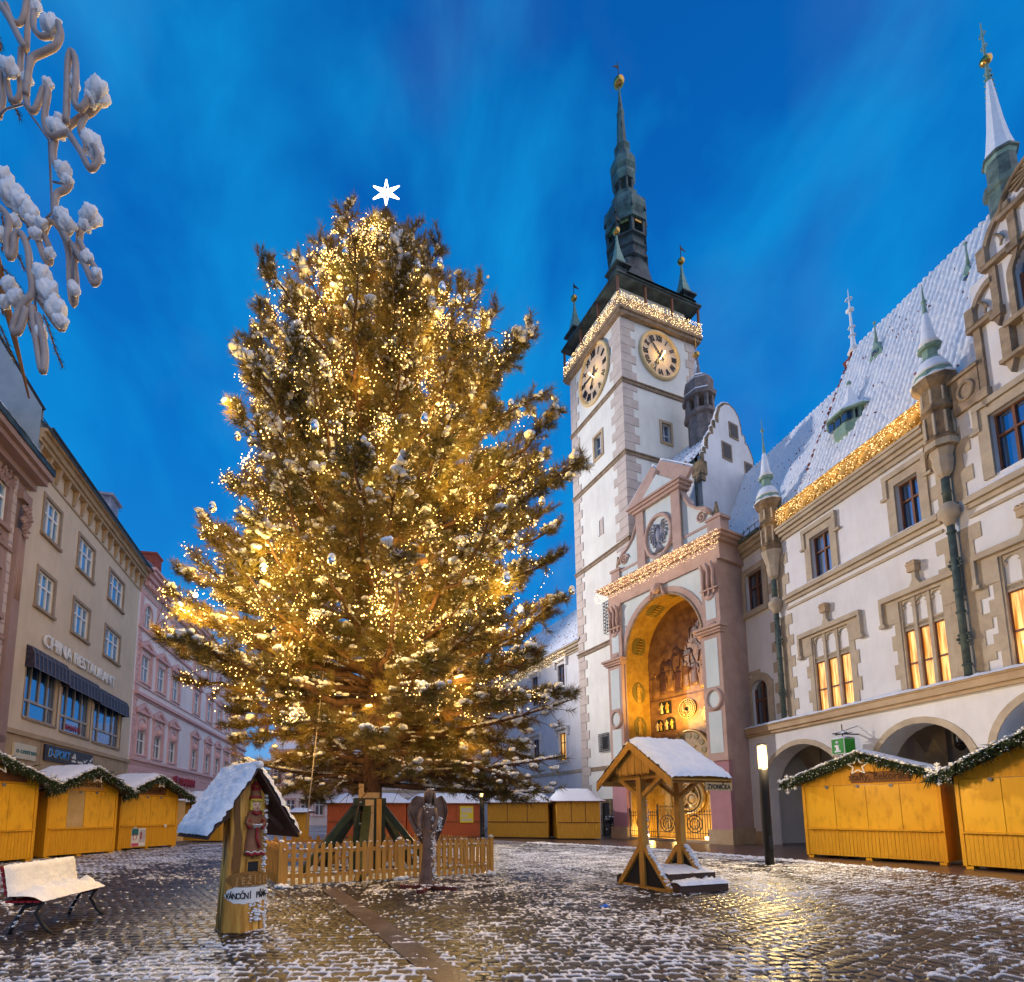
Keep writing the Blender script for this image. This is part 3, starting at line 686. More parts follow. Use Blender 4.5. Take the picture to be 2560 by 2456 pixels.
def spirelet(parent, x, y, z, r, name='turret_spire', top=3.6):
    s_ = MB(); s_.lathe([(r * 1.05, 0), (r * 1.15, .06), (r * .98, .25), (r * .62, .62), (r * .5, .8)], (x, y, z), 8, sm=False, rot=R(22))
    s_.lathe([(r * .40, .8), (r * .40, 1.12), (r * .62, 1.14), (r * .66, 1.22), (r * .36, 1.5), (r * .18, 2.2), (r * .07, 3.0), (.012, top)], (x, y, z), 8, sm=False, rot=R(22))
    s_.ball((x, y, z + top - .55), r * .17, 8)
    o = s_.build(name, 'copper', parent)
    c_ = MB(); c_.lathe([(r * 1.2, .0), (r * 1.24, .05), (r * 1.06, .13)], (x, y, z), 8); c_.lathe([(r * .99, .27), (r * .95, .34), (r * .66, .64), (r * .56, .7)], (x, y, z + .015), 10, sx=1.03, sy=1.03)
    c_.lathe([(r * .69, 1.22), (r * .42, 1.5), (r * .16, 2.4), (.02, 2.5)], (x, y, z + .01), 8); c_.build('snow', 'snow', o); return o
for x_, zb, zt in ((3.45, 13.0, 15.35), (10.56, 12.65, 14.95)):
    t_ = MB(); t_.lathe([(.05, 11.72 - zb), (.2, 11.9 - zb), (.26, 12.25 - zb), (.24, 12.4 - zb), (.40, 12.95 - zb), (.42, 0.05)], (x_, -.2, zb), 8, m=1, sm=False, rot=R(22))
    t_.lathe([(.36, 0), (.40, .25), (.44, .27), (.33, .36), (.33, (zt - zb) * .52), (.42, (zt - zb) * .56), (.36, (zt - zb) * .62), (.36, (zt - zb) * .86), (.5, (zt - zb) * .93), (.56, zt - zb)], (x_, -.2, zb), 8, sm=False, rot=R(22))
    for an in range(8):
        q = R(22 + 22.5 + an * 45) + R(22.5)
        for zz, hh in ((.42, .7), ((zt - zb) * .64, .45)):
            px_, py_ = x_ + .345 * math.cos(q), -.2 + .345 * math.sin(q)
            t_.bar((px_, py_, zb + zz), (px_, py_, zb + zz + hh), .06, .05, m=1)
    to = t_.build('corner_turret', ['olddark', 'moulding'], hall)
    spirelet(to, x_, -.2, zt, .46, top=4.1 if x_ < 5 else 3.4)
    pp = MB(); pp.tube([(x_, -.2, 11.75), (x_, -.2, 10.95)], .105, 10); pp.tube([(x_, -.2, 10.2), (x_, -.2, 5.42)], .095, 10)
    for z_ in (9.0, 6.7):
        for k in range(8): pp.ball((x_ + .16 * math.cos(k * .785), -.2, z_ + .16 * math.sin(k * .785)), .055, 6)
    for z_ in (11.3, 10.0, 8.2, 7.5, 5.9): pp.lathe([(.115, -.03), (.125, 0), (.115, .03)], (x_, -.2, z_), 10)
    pp.build('drainpipe', 'pipe', hall)
    br_ = MB(); br_.lathe([(.11, 0), (.15, .18), (.27, .3), (.27, .52), (.2, .6), (.13, .72)], (x_, -.2, 10.22), 12); br_.build('pipe_bracket', 'moulding', hall)
    for za_, zb_ in ((5.42, 10.1), (10.9, 13.3)):
        q = MB(); z_ = za_; k = 0
        while z_ < zb_ - .1: ww = .62 if k % 2 else .40; q.box(x_ - ww, x_ + ww, -.025, .02, z_, min(z_ + .46, zb_)); z_ += .46; k += 1
        q.build('quoin', 'moulding', hall)
def hood_sq(x0, x1, zt, drop=.55, ex=.34):
    def f(mb):
        mb.box(x0 - ex, x1 + ex, -.14, .02, zt + .30, zt + .48); mb.box(x0 - ex, x0 - ex + .14, -.13, .02, zt + .30 - drop, zt + .297); mb.box(x1 + ex - .14, x1 + ex, -.13, .02, zt + .30 - drop, zt + .297)
        mb.box(x0 - ex - .12, x0 - ex + .14, -.12, .02, zt + .2 - drop, zt + .297 - drop); mb.box(x1 + ex - .14, x1 + ex + .12, -.12, .02, zt + .2 - drop, zt + .297 - drop)
    return f
for h in uw:
    casement(hall, h[0], h[1], h[2], h[3], 0, fr=.28, proud=.07, deep=.18, cols=2, rows=(.62,), hood=hood_sq(h[0], h[1], h[3]) if h[0] > 3 else None, glass='glass' if h[0] > 3 else 'glassdark', sill=h[0] < 3)
h = dk[0]
s_ = MB(); arch_ring(s_, h[0], h[1], 7.2, 7.65, .34, -.06, .02, base=5.42); s_.box(1.0, 1.3, -.05, .02, 7.3, 7.9); s_.box(2.4, 2.75, -.05, .02, 6.9, 7.5); s_.box(1.3, 2.0, -.05, .02, 7.98, 8.15)
wn_ = s_.build('arched_window', 'moulding', hall)
s_ = MB(); s_.box(1.3, 2.45, .2, .24, 5.4, 7.66); s_.build('pane', 'glassdark', wn_)
s_ = MB(); s_.box(1.84, 1.9, .14, .2, 5.5, 7.6); s_.box(1.36, 2.38, .135, .195, 6.7, 6.8); s_.box(1.36, 1.42, .14, .2, 5.5, 7.3); s_.box(2.32, 2.38, .14, .2, 5.5, 7.3); s_.build('sash', 'winwood', wn_)
def gothic(x0, x1, z0, z1):
    s_ = MB(); W_ = x1 - x0; e = .30
    z = z0; k = 0
    while z < z1 - .7:                          # stepped jamb stones
        ww = .34 if k % 2 else .2
        hh = min(.5, z1 - .7 - z)
        s_.box(x0 - ww, x0, -.03, .02, z, z + hh - .002); s_.box(x1, x1 + ww, -.03, .02, z, z + hh - .002); z += .5; k += 1
    s_.box(x0 - .5, x0, -.05, .02, z1 - .7, z1 + .12); s_.box(x1, x1 + .5, -.05, .02, z1 - .7, z1 + .12); s_.box(x0, x1, -.047, .02, z1, z1 + .12)
    win = s_.build('gothic_window', 'moulding', hall)
    hd = MB(); c = (x0 + x1) / 2
    hd.box(x0 - .58, c - .16, -.16, .02, z1 + .12, z1 + .30); hd.box(c + .16, x1 + .58, -.16, .02, z1 + .12, z1 + .30)
    hd.prism([(c - .16, z1 + .12), (c + .16, z1 + .12), (c + .16, z1 + .32), (c + .06, z1 + .5), (c + .05, z1 + .75), (c - .05, z1 + .75), (c - .06, z1 + .5), (c - .16, z1 + .32)], -.165, .02)
    for sg in (-1, 1):
        xo = c + sg * (W_ / 2 + .5); hd.box(min(xo, xo + sg * .09), max(xo, xo + sg * .09), -.155, .02, z1 - .62, z1 + .12); hd.box(min(xo - sg * .06, xo + sg * .14), max(xo - sg * .06, xo + sg * .14), -.16, .02, z1 - .74, z1 - .62)
    hd.build('hood_mould', 'moulding', win)
    f = MB(); f.box(c - .13, c + .13, -.24, -.02, z1 + .75, z1 + .98); f.box(c - .15, c + .15, -.26, -.01, z1 + .96, z1 + 1.03)
    for k in range(3): f.box(c - .13 + k * .1, c - .07 + k * .1, -.25, -.02, z1 + 1.03, z1 + 1.10)
    f.build('finial', 'sandstone', win)
    n3 = 3; mw = .055; zt = z0 + (z1 - z0) * .66; zl = zt + .22
    mu = MB()
    for i in range(n3 + 1):
        xc = x0 + W_ * i / n3; a_ = xc - (mw if 0 < i else 0) ; b_ = xc + (mw if i < n3 else 0)
        mu.box(a_, b_, .0, .12, z0, z1)
    for i in range(n3):
        xa = x0 + W_ * i / n3 + mw; xb = x0 + W_ * (i + 1) / n3 - mw
        mu.box(xa, xb, .04, .2, zt, zt + .05); mu.box(xa, xb, .04, .2, zl - .05, zl)
        for k in range(6): mu.bar((xa + (xb - xa) * k / 6, .08, zt + .05 + (.12 if k % 2 else 0)), (xa + (xb - xa) * (k + 1) / 6, .08, zt + .05 + (0 if k % 2 else .12)), .035, .1)
        A = arch_pts(xa, xb, z1 - .34, z1 - .06, 8)         # trefoil head
        for (xq, zq), (xr, zr) in zip(A[:-1], A[1:]): mu.quad((xq, .03, zq), (xr, .03, zr), (xr, .03, z1), (xq, .03, z1))
        for sg, xx in ((1, xa), (-1, xb)): mu.prism([(xx, z1 - .32), (xx + sg * .09, z1 - .24), (xx, z1 - .16)] if sg > 0 else [(xx, z1 - .16), (xx + sg * .09, z1 - .24), (xx, z1 - .32)], .04, .12)
    mu.build('mullion', 'moulding', win)
    bp = MB(); bp.box(x0, x1, .09, .12, zl, z1); bp.build('blind_panel', 'plaster_white', win)
    pn = MB(); pn.box(x0, x1, .13, .16, z0, zt + .08); pn.build('lit_pane', 'litcurtain', win)
    sh = MB()
    for i in range(n3):
        xa = x0 + W_ * i / n3 + mw; xb = x0 + W_ * (i + 1) / n3 - mw
        sh.box(xa, xa + .025, .08, .125, z0, zt); sh.box(xb - .025, xb, .08, .125, z0, zt); zc = z0 + (zt - z0) * .46; sh.box(xa, xb, .075, .12, zc - .04, zc + .02); sh.box(xa + .025, xb - .025, .08, .125, z0, z0 + .04); sh.box(xa + .025, xb - .025, .08, .125, zt - .04, zt)
    sh.build('sash', 'winwood', win)
    return win
for h in gw: gothic(*h)
ch = MB()
for k in range(5):
    an = k * 1.256; ch.ball((11.9 + .16 * math.cos(an), .11, 6.15 + .1 * math.sin(an) + .1 * (k % 2)), .045, 6); ch.bar((11.9, .11, 6.05), (11.9 + .16 * math.cos(an), .11, 6.15 + .1 * math.sin(an)), .015, .015)
ch.build('chandelier', emit_mat('chandelier_glow', (1, .85, .6), 6), hall)
# gable dressings
gd = MB()
for x_, za, zb in ((11.66, 13.7, 15.62), (12.2, 15.75, 17.05), (12.76, 17.25, 18.15)):
    gd.box(x_, x_ + .17, -.1, .02, za, zb); gd.box(x_ - .04, x_ + .22, -.2, .02, za - .28, za - .002); gd.prism([(x_ - .0, za - .29), (x_ + .18, za - .29), (x_ + .09, za - .55)], -.14, .02)
for x0_, x1_, z_ in ((11.55, 12.25, 15.62), (12.08, 12.85, 17.08), (12.6, XR, 18.15)):
    gd.box(x0_, x1_, -.2, .3, z_, z_ + .14)
gd.box(12.95, XR, -.14, .02, 17.1, 17.22)
for (cx_, cz_, r_) in ((12.24, 15.78, .62), (12.86, 17.24, .78)):     # quarter-round scroll walls
    Q = [(cx_ - r_ * math.cos(t), cz_ + r_ * 1.7 * math.sin(t)) for t in np.linspace(0, 1.5708, 9)]
    P_ = [(cx_ - (r_ - .1) * math.cos(t), cz_ + (r_ - .1) * 1.7 * math.sin(t)) for t in np.linspace(0, 1.5708, 9)]
    for i in range(8): gd.prism([P_[i], P_[i + 1], Q[i + 1], Q[i]], -.14, .3)
    gd.tube([(cx_ - r_ * .42 + .1 * math.cos(t) * (1 - t / 14), -.1, cz_ + r_ * .62 + .34 * math.sin(t * .5) - .15) for t in np.linspace(0, 7, 18)], .035, 5)
    gd.box(cx_ - r_ - .05, cx_ - r_ + .16, -.2, .25, cz_ - .05, cz_ + .55)
for x_ in (12.36, 12.9): gd.box(x_, x_ + .22, -.25, .02, 14.05, 15.0); gd.box(x_ - .06, x_ + .5, -.3, .02, 13.95, 14.06); gd.prism([(x_, 13.95), (x_ + .22, 13.95), (x_ + .11, 13.6)], -.2, .02)
arch_ring(gd, 12.72, 14.0, 16.36, 17.0, .14, -.1, .02, base=15.05); gd.box(12.5, 14.3, -.3, .02, 14.9, 15.04)
gd.box(10.95, 11.66, -.12, .25, 13.5, 14.55); gd.box(10.9, 11.7, -.2, .27, 14.55, 14.66)
gd.tube([(11.32 + .2 * math.cos(t), -.13, 14.05 + .27 * math.sin(t)) for t in np.linspace(0, 6.28, 15)[:-1]], .05, 6, closed=True)
M['gabletrim'] = rough_mat('worn_gable_stone', (.20, .145, .095), (.44, .33, .22), scale=2.2, rough=.92, bump=.3, bscale=22); gdo = gd.build('gable_trim', 'gabletrim', hall)
gf = MB()
for cx_, cz_, r_ in ((12.24, 15.78, .6), (12.86, 17.24, .76)):
    gf.prism([(cx_, cz_)] + [(cx_ - r_ * math.cos(t), cz_ + r_ * 1.7 * math.sin(t)) for t in np.linspace(0, 1.5708, 9)], -.02, .25)
gf.prism([(12.66, 18.29)] + [(13.75 - 1.1 * math.cos(t), 18.29 + 1.0 * math.sin(t)) for t in np.linspace(0, math.pi, 15)], -.03, .3)
for k in range(5): gf.box(13.02 + k * .26, 13.16 + k * .26, -.05, .01, 17.32, 18.0)
gf.build('gable_field', 'plaster_white', hall)
sn = MB()
for x0_, x1_, z_ in ((11.55, 12.2, 15.76), (12.08, 12.8, 17.22), (12.6, XR, 18.29), (10.9, 11.7, 14.66)): snow_cap(sn, x0_, x1_, -.22, .3, z_, .07, seed=int(x0_ * 9))
sn.build('snow', 'snow', gdo)
eg = MB()                                        # dark relief eagle under the round crest
eg.lathe([(.1, -.3), (.2, 0), (.14, .25), (.1, .4)], (13.75, -.08, 18.75), 8, sy=.4); eg.ball((13.68, -.12, 19.17), .09, 8); eg.bar((13.62, -.14, 19.17), (13.5, -.16, 19.12), .05, .04)
for sg in (-1, 1):
    for k in range(8):
        an = R(65 - 20 * k); eg.bar((13.75 + sg * .12, -.07, 18.88), (13.75 + sg * (.15 + .72 * math.cos(an)), -.07, 18.85 + .42 * math.sin(an) * 1.1), .09, .07)
for k in range(-2, 3): eg.bar((13.75, -.07, 18.5), (13.75 + k * .12, -.07, 18.33), .06, .06)
A = arch_pts(12.66, 14.84, 18.29, 19.29, 16); eg.tube([(x, -.1, z) for x, z in A], .07, 6)
eg.build('eagle_relief', 'olddark', hall)
s_ = MB(); s_.box(12.7, 14.02, .2, .23, 15, 17); s_.build('gable_window', 'glass', hall)
s_ = MB(); s_.box(13.3, 13.37, .13, .19, 15.04, 17); s_.box(12.72, 14.0, .125, .185, 16.0, 16.08); s_.box(12.72, 12.8, .13, .19, 15.04, 16.36); s_.build('gable_sash', 'winwood', hall)
# ridge spire behind the gable
M['copperold2'] = rough_mat('weathered_copper', (.06, .08, .075), (.17, .24, .20), scale=2.5, rough=.55, bump=.2)
s_ = MB(); X_, Y_ = 10.85, 3.0
s_.lathe([(.40, -1.6), (.40, -.35), (.5, -.3), (.52, -.1), (.36, 0), (.36, .85), (.46, .9), (.44, 1.0)], (X_, Y_, 22.35), 8, sm=False, m=1, rot=R(22))
s_.lathe([(.36, 1.0), (.40, 1.12), (.28, 1.75), (.20, 2.4), (.13, 3.4), (.07, 4.3), (.04, 5.1), (.015, 6.6)], (X_, Y_, 22.1), 8, sm=False, rot=R(22))
s_.ball((X_, Y_, 27.15), .17, 10, m=2)
for k in range(7):
    for an in (0, 1.57, 3.14, 4.71): s_.ball((X_ + (.12 - k * .009) * math.cos(an + .4), Y_ + (.12 - k * .009) * math.sin(an + .4), 25.4 + k * .21), .045, 5)
for z_ in (27.7, 28.2): s_.tube([(X_ + .09 * math.cos(t), Y_, z_ + .09 * math.sin(t)) for t in np.linspace(0, 6.28, 8)[:-1]], .02, 5, closed=True)
so_ = s_.build('ridge_spire', ['copper', 'copperold2', 'gold'], hall)
s_ = MB(); s_.lathe([(.39, 1.14), (.29, 1.72), (.21, 2.4), (.14, 3.3), (.075, 4.1)], (X_ + .03, Y_ - .05, 22.13), 8, sm=False, rot=R(22)); s_.build('snow', 'snow', so_)
# dormers
def dormer(x, y, z, w_, big):
    m_ = MB()
    if big:
        m_.lathe([(w_ * .35, -.55), (w_ * .5, -.35), (w_ * .52, 0), (w_ * .52, .45), (w_ * .62, .5)], (x, y, z), 8, sm=False, rot=R(22))
        m_.lathe([(w_ * .66, .5), (w_ * .62, .62), (w_ * .42, .8), (w_ * .2, 1.1), (w_ * .07, 1.7), (.02, 2.0)], (x, y, z), 8, m=1, sm=False, rot=R(22)); m_.ball((x, y, z + 2.0), .09, 8)
        m_.lathe([(w_ * .68, .44), (w_ * .70, .5), (w_ * .64, .52)], (x, y, z), 8, sm=False, rot=R(22))
        for k in range(3): m_.box(x - .42 + k * .3, x - .2 + k * .3, y - w_ * .50 - .02, y - w_ * .4, z + .05, z + .4, m=2)
        for k in range(2): m_.bar((x + .42 + k * .1, y - w_ * .4 + k * .16, z + .05), (x + .42 + k * .1, y - w_ * .4 + k * .16, z + .42), .16, .05, m=2)
    else:
        m_.prism([(x - w_ / 2, z), (x + w_ / 2, z), (x, z + w_ * 1.15)], y - .1, y + .9); m_.bar((x - w_ * .62, y + .3, z - .1), (x, y + .3, z + w_ * 1.25), 1.0, .07, m=1, up=(0, 1, 0)); m_.bar((x + w_ * .62, y + .3, z - .1), (x, y + .3, z + w_ * 1.25), 1.0, .07, m=1, up=(0, 1, 0))
        m_.tube([(x + .12 * math.cos(t), y - .11, z + .22 + .12 * math.sin(t)) for t in np.linspace(0, 6.28, 10)[:-1]], .03, 5, closed=True)
        m_.lathe([(.12, -.12), (.12, 0)], (x, y - .1, z + .22), 8, m=2); m_.box(x - .1, x + .1, y - .115, y - .09, z + .14, z + .3, m=2)
        m_.lathe([(.06, 0), (.03, .4), (.02, .8)], (x, y, z + w_ * 1.2), 6); m_.ball((x, y, z + w_ * 1.2 + .8), .06, 6)
    m_.build('dormer', ['copper', 'snow', 'glassdark'], hall)
dormer(6.35, 1.35, 16.85, 1.3, True); dormer(6.75, 2.35, 19.75, .62, False); dormer(10.1, 2.3, 19.3, .62, False)
# ------------------------------------------------------------------ CLOCK TOWER
tw = thing('clock_tower', 'tall white clock tower with two dials, fairy lit parapet and dark copper spire', 'tower', (12.38, 33, 0), frame_rz(1, .3675))
TX, TY = 6.75, 6.05
w = MB(); wall_with_holes(w, 0, TX, 0, 36.65, [(3.25, 4.05, 27.62, 29.1)], 0, .35)
b_ = MB(); wall_with_holes(b_, 0, TY, 0, 36.65, [(2.42, 3.26, 27.6, 29.3), (2.68, 3.10, 21.6, 22.7)], 0, .35)
w.add([(y, x, z) for x, y, z in b_.v], [f[::-1] for f in b_.f])
w.quad((TX, 0, 0), (TX, TY, 0), (TX, TY, 36.65), (TX, 0, 36.65)); w.quad((0, TY, 0), (TX, TY, 0), (TX, TY, 36.65), (0, TY, 36.65))
w.box(.35, TX - .35, .35, TY - .35, 36.6, 39.3, m=0)
w.build('wall', 'plaster_tower', tw)
for z_ in (31.25, 25.85, 19.6, 13.2):
    bd = MB(); bd.box(-.1, TX, -.1, -.001, z_, z_ + .22); bd.box(-.1, -.001, 0, TY + .05, z_, z_ + .22); bd.box(-.16, TX, -.16, 0, z_ + .22, z_ + .30); bd.box(-.16, 0, 0, TY + .08, z_ + .22, z_ + .30); bd.build('string_course', 'band', tw)
bd = MB(); bd.box(-.04, -.001, 0, TY, 4.5, 4.8); bd.build('string_course', 'band', tw)
QN = [MB() for _ in range(3)]; z_ = .3; k = 0
while z_ < 36.2:
    ok = all(not (zz - .72 < z_ < zz + .3) for zz in (31.25, 25.85, 19.6, 13.2))
    a_, c_ = (1.25, .85) if k % 2 else (.85, 1.25)
    hh = .66
    if not ok: hh = .4
    QN[0].box(-.05, a_, -.05, -.001, z_, z_ + hh - .03); QN[0].box(-.05, -.001, 0, c_, z_, z_ + hh - .03); QN[1].box(-.05, -.001, TY - c_ * .8, TY + .02, z_, z_ + hh - .03); QN[2].box(TX - a_ * .7, TX + .02, -.05, -.001, z_, z_ + hh - .03)
    z_ += hh; k += 1
for q in QN: q.build('quoin', 'quoin', tw)
pr = MB(); pr.box(-.35, TX + .35, -.35, TY + .35, 36.35, 36.6); pr.box(-.45, TX + .45, -.45, TY + .45, 36.6, 36.72)
for (xa, xb, ya, yb) in ((-.4, TX + .4, -.4, -.3), (-.4, -.3, -.3, TY + .4), (TX + .3, TX + .4, -.3, TY + .4), (-.3, TX + .3, TY + .3, TY + .4)): pr.box(xa, xb, ya, yb, 36.72, 37.55); 
pr.build('parapet', 'band', tw)
for t in (0, .33, .66, 1):
    for P_ in ((-.3 + (TX + .6) * t, -.3), (-.3, -.3 + (TY + .6) * t))[:2 if t else 1]: po = MB(); po.box(P_[0] - .07, P_[0] + .07, P_[1] - .07, P_[1] + .07, 37.5, 39.15); po.build('gallery_post', 'winwood', tw)
curtain_bulbs('fairy_light_curtain', tw, [(-.48, TY + .3, 37.75), (-.48, -.48, 37.75), (TX + .4, -.48, 37.75)], 85, 1.0, rad=.0165, seed=8)
for P_ in ((1.2, -.9), (3.4, -.9), (5.6, -.9), (-.9, 1.2), (-.9, 3.2), (-.9, 5.2)): lamp('POINT', 'parapet_lamp', tw, (P_[0], P_[1], 37.6), 12, (1, .68, .28), .25)
rf = MB(); rf.box(-.42, TX + .42, -.42, TY + .42, 39.15, 39.3); rf.box(-.5, TX + .5, -.5, TY + .5, 39.3, 39.42)
cx_, cy_ = TX / 2 + .15, TY / 2 - .1
def ringpts(hx, hy, z, n=32):
    o_ = []
    for k in range(n):
        a_ = 2 * math.pi * (k + .5) / n; c, s = math.cos(a_), math.sin(a_); m_ = max(abs(c), abs(s)); o_.append((c / m_, s / m_, c, s))
    return o_
G = []
for i, (z_, rr_, sq) in enumerate(((39.45, 3.75, 1), (40.1, 3.0, .95), (40.9, 2.4, .8), (41.8, 1.95, .55), (42.9, 1.65, .3), (44.2, 1.5, .1))):
    row = []
    for (qx, qy, c, s) in ringpts(1, 1, 0): row.append((cx_ + rr_ * (qx * sq + c * (1 - sq)), cy_ + rr_ * .94 * (qy * sq + s * (1 - sq)), z_))
    row.append(row[0]); G.append(row)
rf.grid(G, sm=False)
rf.build('roof', 'copperdark', tw)
sp = MB(); O8 = R(22.5); C8 = (cx_, cy_, 0)
sp.lathe([(1.5, 44.2), (1.66, 44.32), (1.66, 44.5), (1.48, 44.65), (1.44, 45.3), (1.56, 45.4), (1.56, 45.5), (1.42, 45.6), (1.42, 46.2), (1.62, 46.3), (1.62, 46.45), (.9, 46.5)], C8, 8, sm=False, rot=O8)
sp.lathe([(.9, 47.6), (1.66, 47.7), (1.68, 48.0), (1.42, 48.15), (1.46, 48.4), (1.68, 48.8), (1.72, 49.2), (1.58, 49.7), (1.22, 50.35), (1.0, 50.7), (1.05, 50.95), (.92, 51.0), (.75, 51.3), (.5, 51.35)], C8, 8, sm=False, rot=O8, m=1)
sp.lathe([(.5, 52.3), (.82, 52.35), (.98, 52.75), (.92, 53.1), (.80, 53.3), (1.02, 53.6), (1.05, 54.0), (.88, 54.5), (.6, 55.1), (.5, 55.5), (.66, 55.8), (.62, 55.95), (.42, 56.1), (.36, 57.5), (.28, 59.1), (.33, 59.3), (.25, 59.5), (.12, 61.0), (.08, 61.9)], C8, 8, sm=False, rot=O8, m=1)
for k in range(8):
    an = R(22.5 + 45 * k); c, s = math.cos(an), math.sin(an)
    sp.bar((cx_ + 1.4 * c, cy_ + 1.4 * s, 46.4), (cx_ + 1.4 * c, cy_ + 1.4 * s, 47.7), .26, .26); sp.bar((cx_ + .68 * c, cy_ + .68 * s, 51.2), (cx_ + .68 * c, cy_ + .68 * s, 52.4), .16, .16)
    sp.bar((cx_ + 1.66 * c, cy_ + 1.66 * s, 48.5), (cx_ + 1.56 * c, cy_ + 1.56 * s, 49.7), .12, .12)
M['copperold'] = rough_mat('patinated_copper', (.04, .06, .065), (.13, .23, .20), scale=1.3, rough=.5, bump=.2, bscale=12, stretch=(1, 1, .4)); sp.build('spire', ['copperdark', 'copperold'], tw)
bl_ = MB(); bl_.lathe([(.3, 46.45), (.9, 46.55), (.6, 47.0), (.45, 47.4), (.2, 47.55)], C8, 12); 
for k in range(8):
    an = R(45 * k); bl_.bar((cx_ + 1.36 * math.cos(an) - .3 * math.sin(an), cy_ + 1.36 * math.sin(an) + .3 * math.cos(an), 47.5), (cx_ + 1.36 * math.cos(an) + .3 * math.sin(an), cy_ + 1.36 * math.sin(an) - .3 * math.cos(an), 47.5), .1, .25)
bl_.build('gilded_lantern', 'gold', tw)
b_ = MB(); b_.ball((cx_, cy_, 62.45), .45, 16, sz=.85); b_.build('gilded_ball', 'gold', tw)
b_ = MB(); b_.bar((cx_, cy_, 62.8), (cx_, cy_, 64.5), .05, .05); b_.prism([(cx_, 64.2), (cx_ - .6, 63.75), (cx_, 63.8)], cy_ - .01, cy_ + .01); b_.build('weather_vane', 'iron', tw)
for (x_, y_) in ((.35, .35), (TX - .35, .35), (.35, TY - .35), (TX - .35, TY - .35)):
    m_ = MB(); m_.lathe([(.62, 39.4), (.62, 40.35), (.95, 40.4), (.92, 40.55)], (x_, y_, 0), 4, sm=False, rot=R(45)); m_.lathe([(.70, 40.55), (.5, 41.1), (.28, 41.9), (.13, 42.7), (.06, 43.4)], (x_, y_, 0), 4, sm=False, rot=R(45), m=1)
    t_ = m_.build('corner_turret', ['copperdark', 'copper'], tw)
    m_ = MB(); m_.ball((x_, y_, 43.75), .27, 12, sz=1.0); m_.build('gilded_ball', 'gold', t_)
    m_ = MB(); m_.bar((x_, y_, 44), (x_, y_, 45.2), .04, .04); m_.prism([(x_, 45.1), (x_ + .55, 44.8), (x_, 44.75)], y_ - .01, y_ + .01); m_.build('weather_vane', 'iron', t_)
M['dial'] = rough_mat('clock_dial', (.50, .40, .29), (.60, .49, .37), scale=1.5, rough=.6)
M['dialrim'] = rough_mat('cream_rim', (.62, .45, .22), (.72, .55, .30), scale=3, rough=.6)
ROM = ['XII', 'I', 'II', 'III', 'IV', 'V', 'VI', 'VII', 'VIII', 'IX', 'X', 'XI']
def clock(cx, cz, rx, rz_, left, hh, mm):
    # local x along the face, z up, facing -y; on the left face the whole clock is turned
    e = bpy.data.objects.new('clock', None); COL.objects.link(e); e.parent = tw
    if left: e.location = (0, cx, cz); e.rotation_euler = (0, 0, R(-90))
    else: e.location = (cx, 0, cz)
    d = MB(); n = 40; d.add([(rx * math.cos(6.2832 * k / n), -.06, rz_ * math.sin(6.2832 * k / n)) for k in range(n)] + [(rx * math.cos(6.2832 * k / n), -.001, rz_ * math.sin(6.2832 * k / n)) for k in range(n)], [list(range(n))[::-1]] + [[k, (k + 1) % n, (k + 1) % n + n, k + n] for k in range(n)])
    d.build('dial', 'dial', e)
    r_ = MB(); r_.tube([(rx * 1.0 * math.cos(6.2832 * k / n), -.08, rz_ * 1.0 * math.sin(6.2832 * k / n)) for k in range(n)], .14, 8, closed=True); r_.tube([(rx * .92 * math.cos(6.2832 * k / n), -.07, rz_ * .92 * math.sin(6.2832 * k / n)) for k in range(n)], .035, 6, closed=True); r_.build('rim', 'dialrim', e)
    nm = MB()
    for k in range(12):
        an = R(90 - 30 * k); ux, uz = math.cos(an), math.sin(an); tx, tz = uz, -ux
        s = ROM[k]; pos = 0; wd = {'I': .16, 'V': .34, 'X': .34}
        tot = sum(wd[c] for c in s); pos = -tot / 2
        def P(a, b): return ((ux * b * rx + tx * a * .8), -.09, (uz * b * rz_ + tz * a * .8))
        for c in s:
            m0, m1 = pos + .02, pos + wd[c] - .02; mid_ = (m0 + m1) / 2
            if c == 'I': segs = [((mid_, .62), (mid_, .86))]
            elif c == 'V': segs = [((mid_, .62), (m0, .86)), ((mid_, .62), (m1, .86))]
            else: segs = [((m0, .62), (m1, .86)), ((m1, .62), (m0, .86))]
            for (a0, b0), (a1, b1) in segs: nm.bar(P(a0, b0), P(a1, b1), .03, .075, up=(0, 1, 0)) if False else nm.bar(P(a0, b0), P(a1, b1), .075, .03, up=(0, -1, 0))
            pos += wd[c]
    nm.build('numerals', 'black', e)
    h_ = MB()
    for ang, ln, wd_ in ((90 - 6 * mm, .80, .09), (90 - 30 * hh - mm * .5, .52, .12)):
        c, s = math.cos(R(ang)), math.sin(R(ang)); h_.bar((-c * .25 * rx, -.15, -s * .25 * rz_), (c * ln * rx, -.15, s * ln * rz_), wd_, .03, up=(0, -1, 0))
        if ln < .6: h_.tube([(c * .42 * rx + .13 * math.cos(t), -.15, s * .42 * rz_ + .13 * math.sin(t)) for t in np.linspace(0, 6.28, 11)[:-1]], .03, 5, closed=True)
    h_.build('hands', 'black', e)
    g_ = MB(); g_.ball((.02, -.5, -.12), .07, 8); g_.bar((.02, -.5, -.15), (.02, -.05, -.3), .03, .03); g_.build('dial_lamp', emit_mat('dial_lamp_glow', (1, .8, .4), 14), e)
    lamp('POINT', 'dial_light', e, (.02, -.6, -.1), 70, (1, .60, .15), .06)
clock(2.98, 34.4, 1.72, 2.2, True, 6, 45); clock(3.38, 34.35, 1.72, 1.78, False, 6, 53)
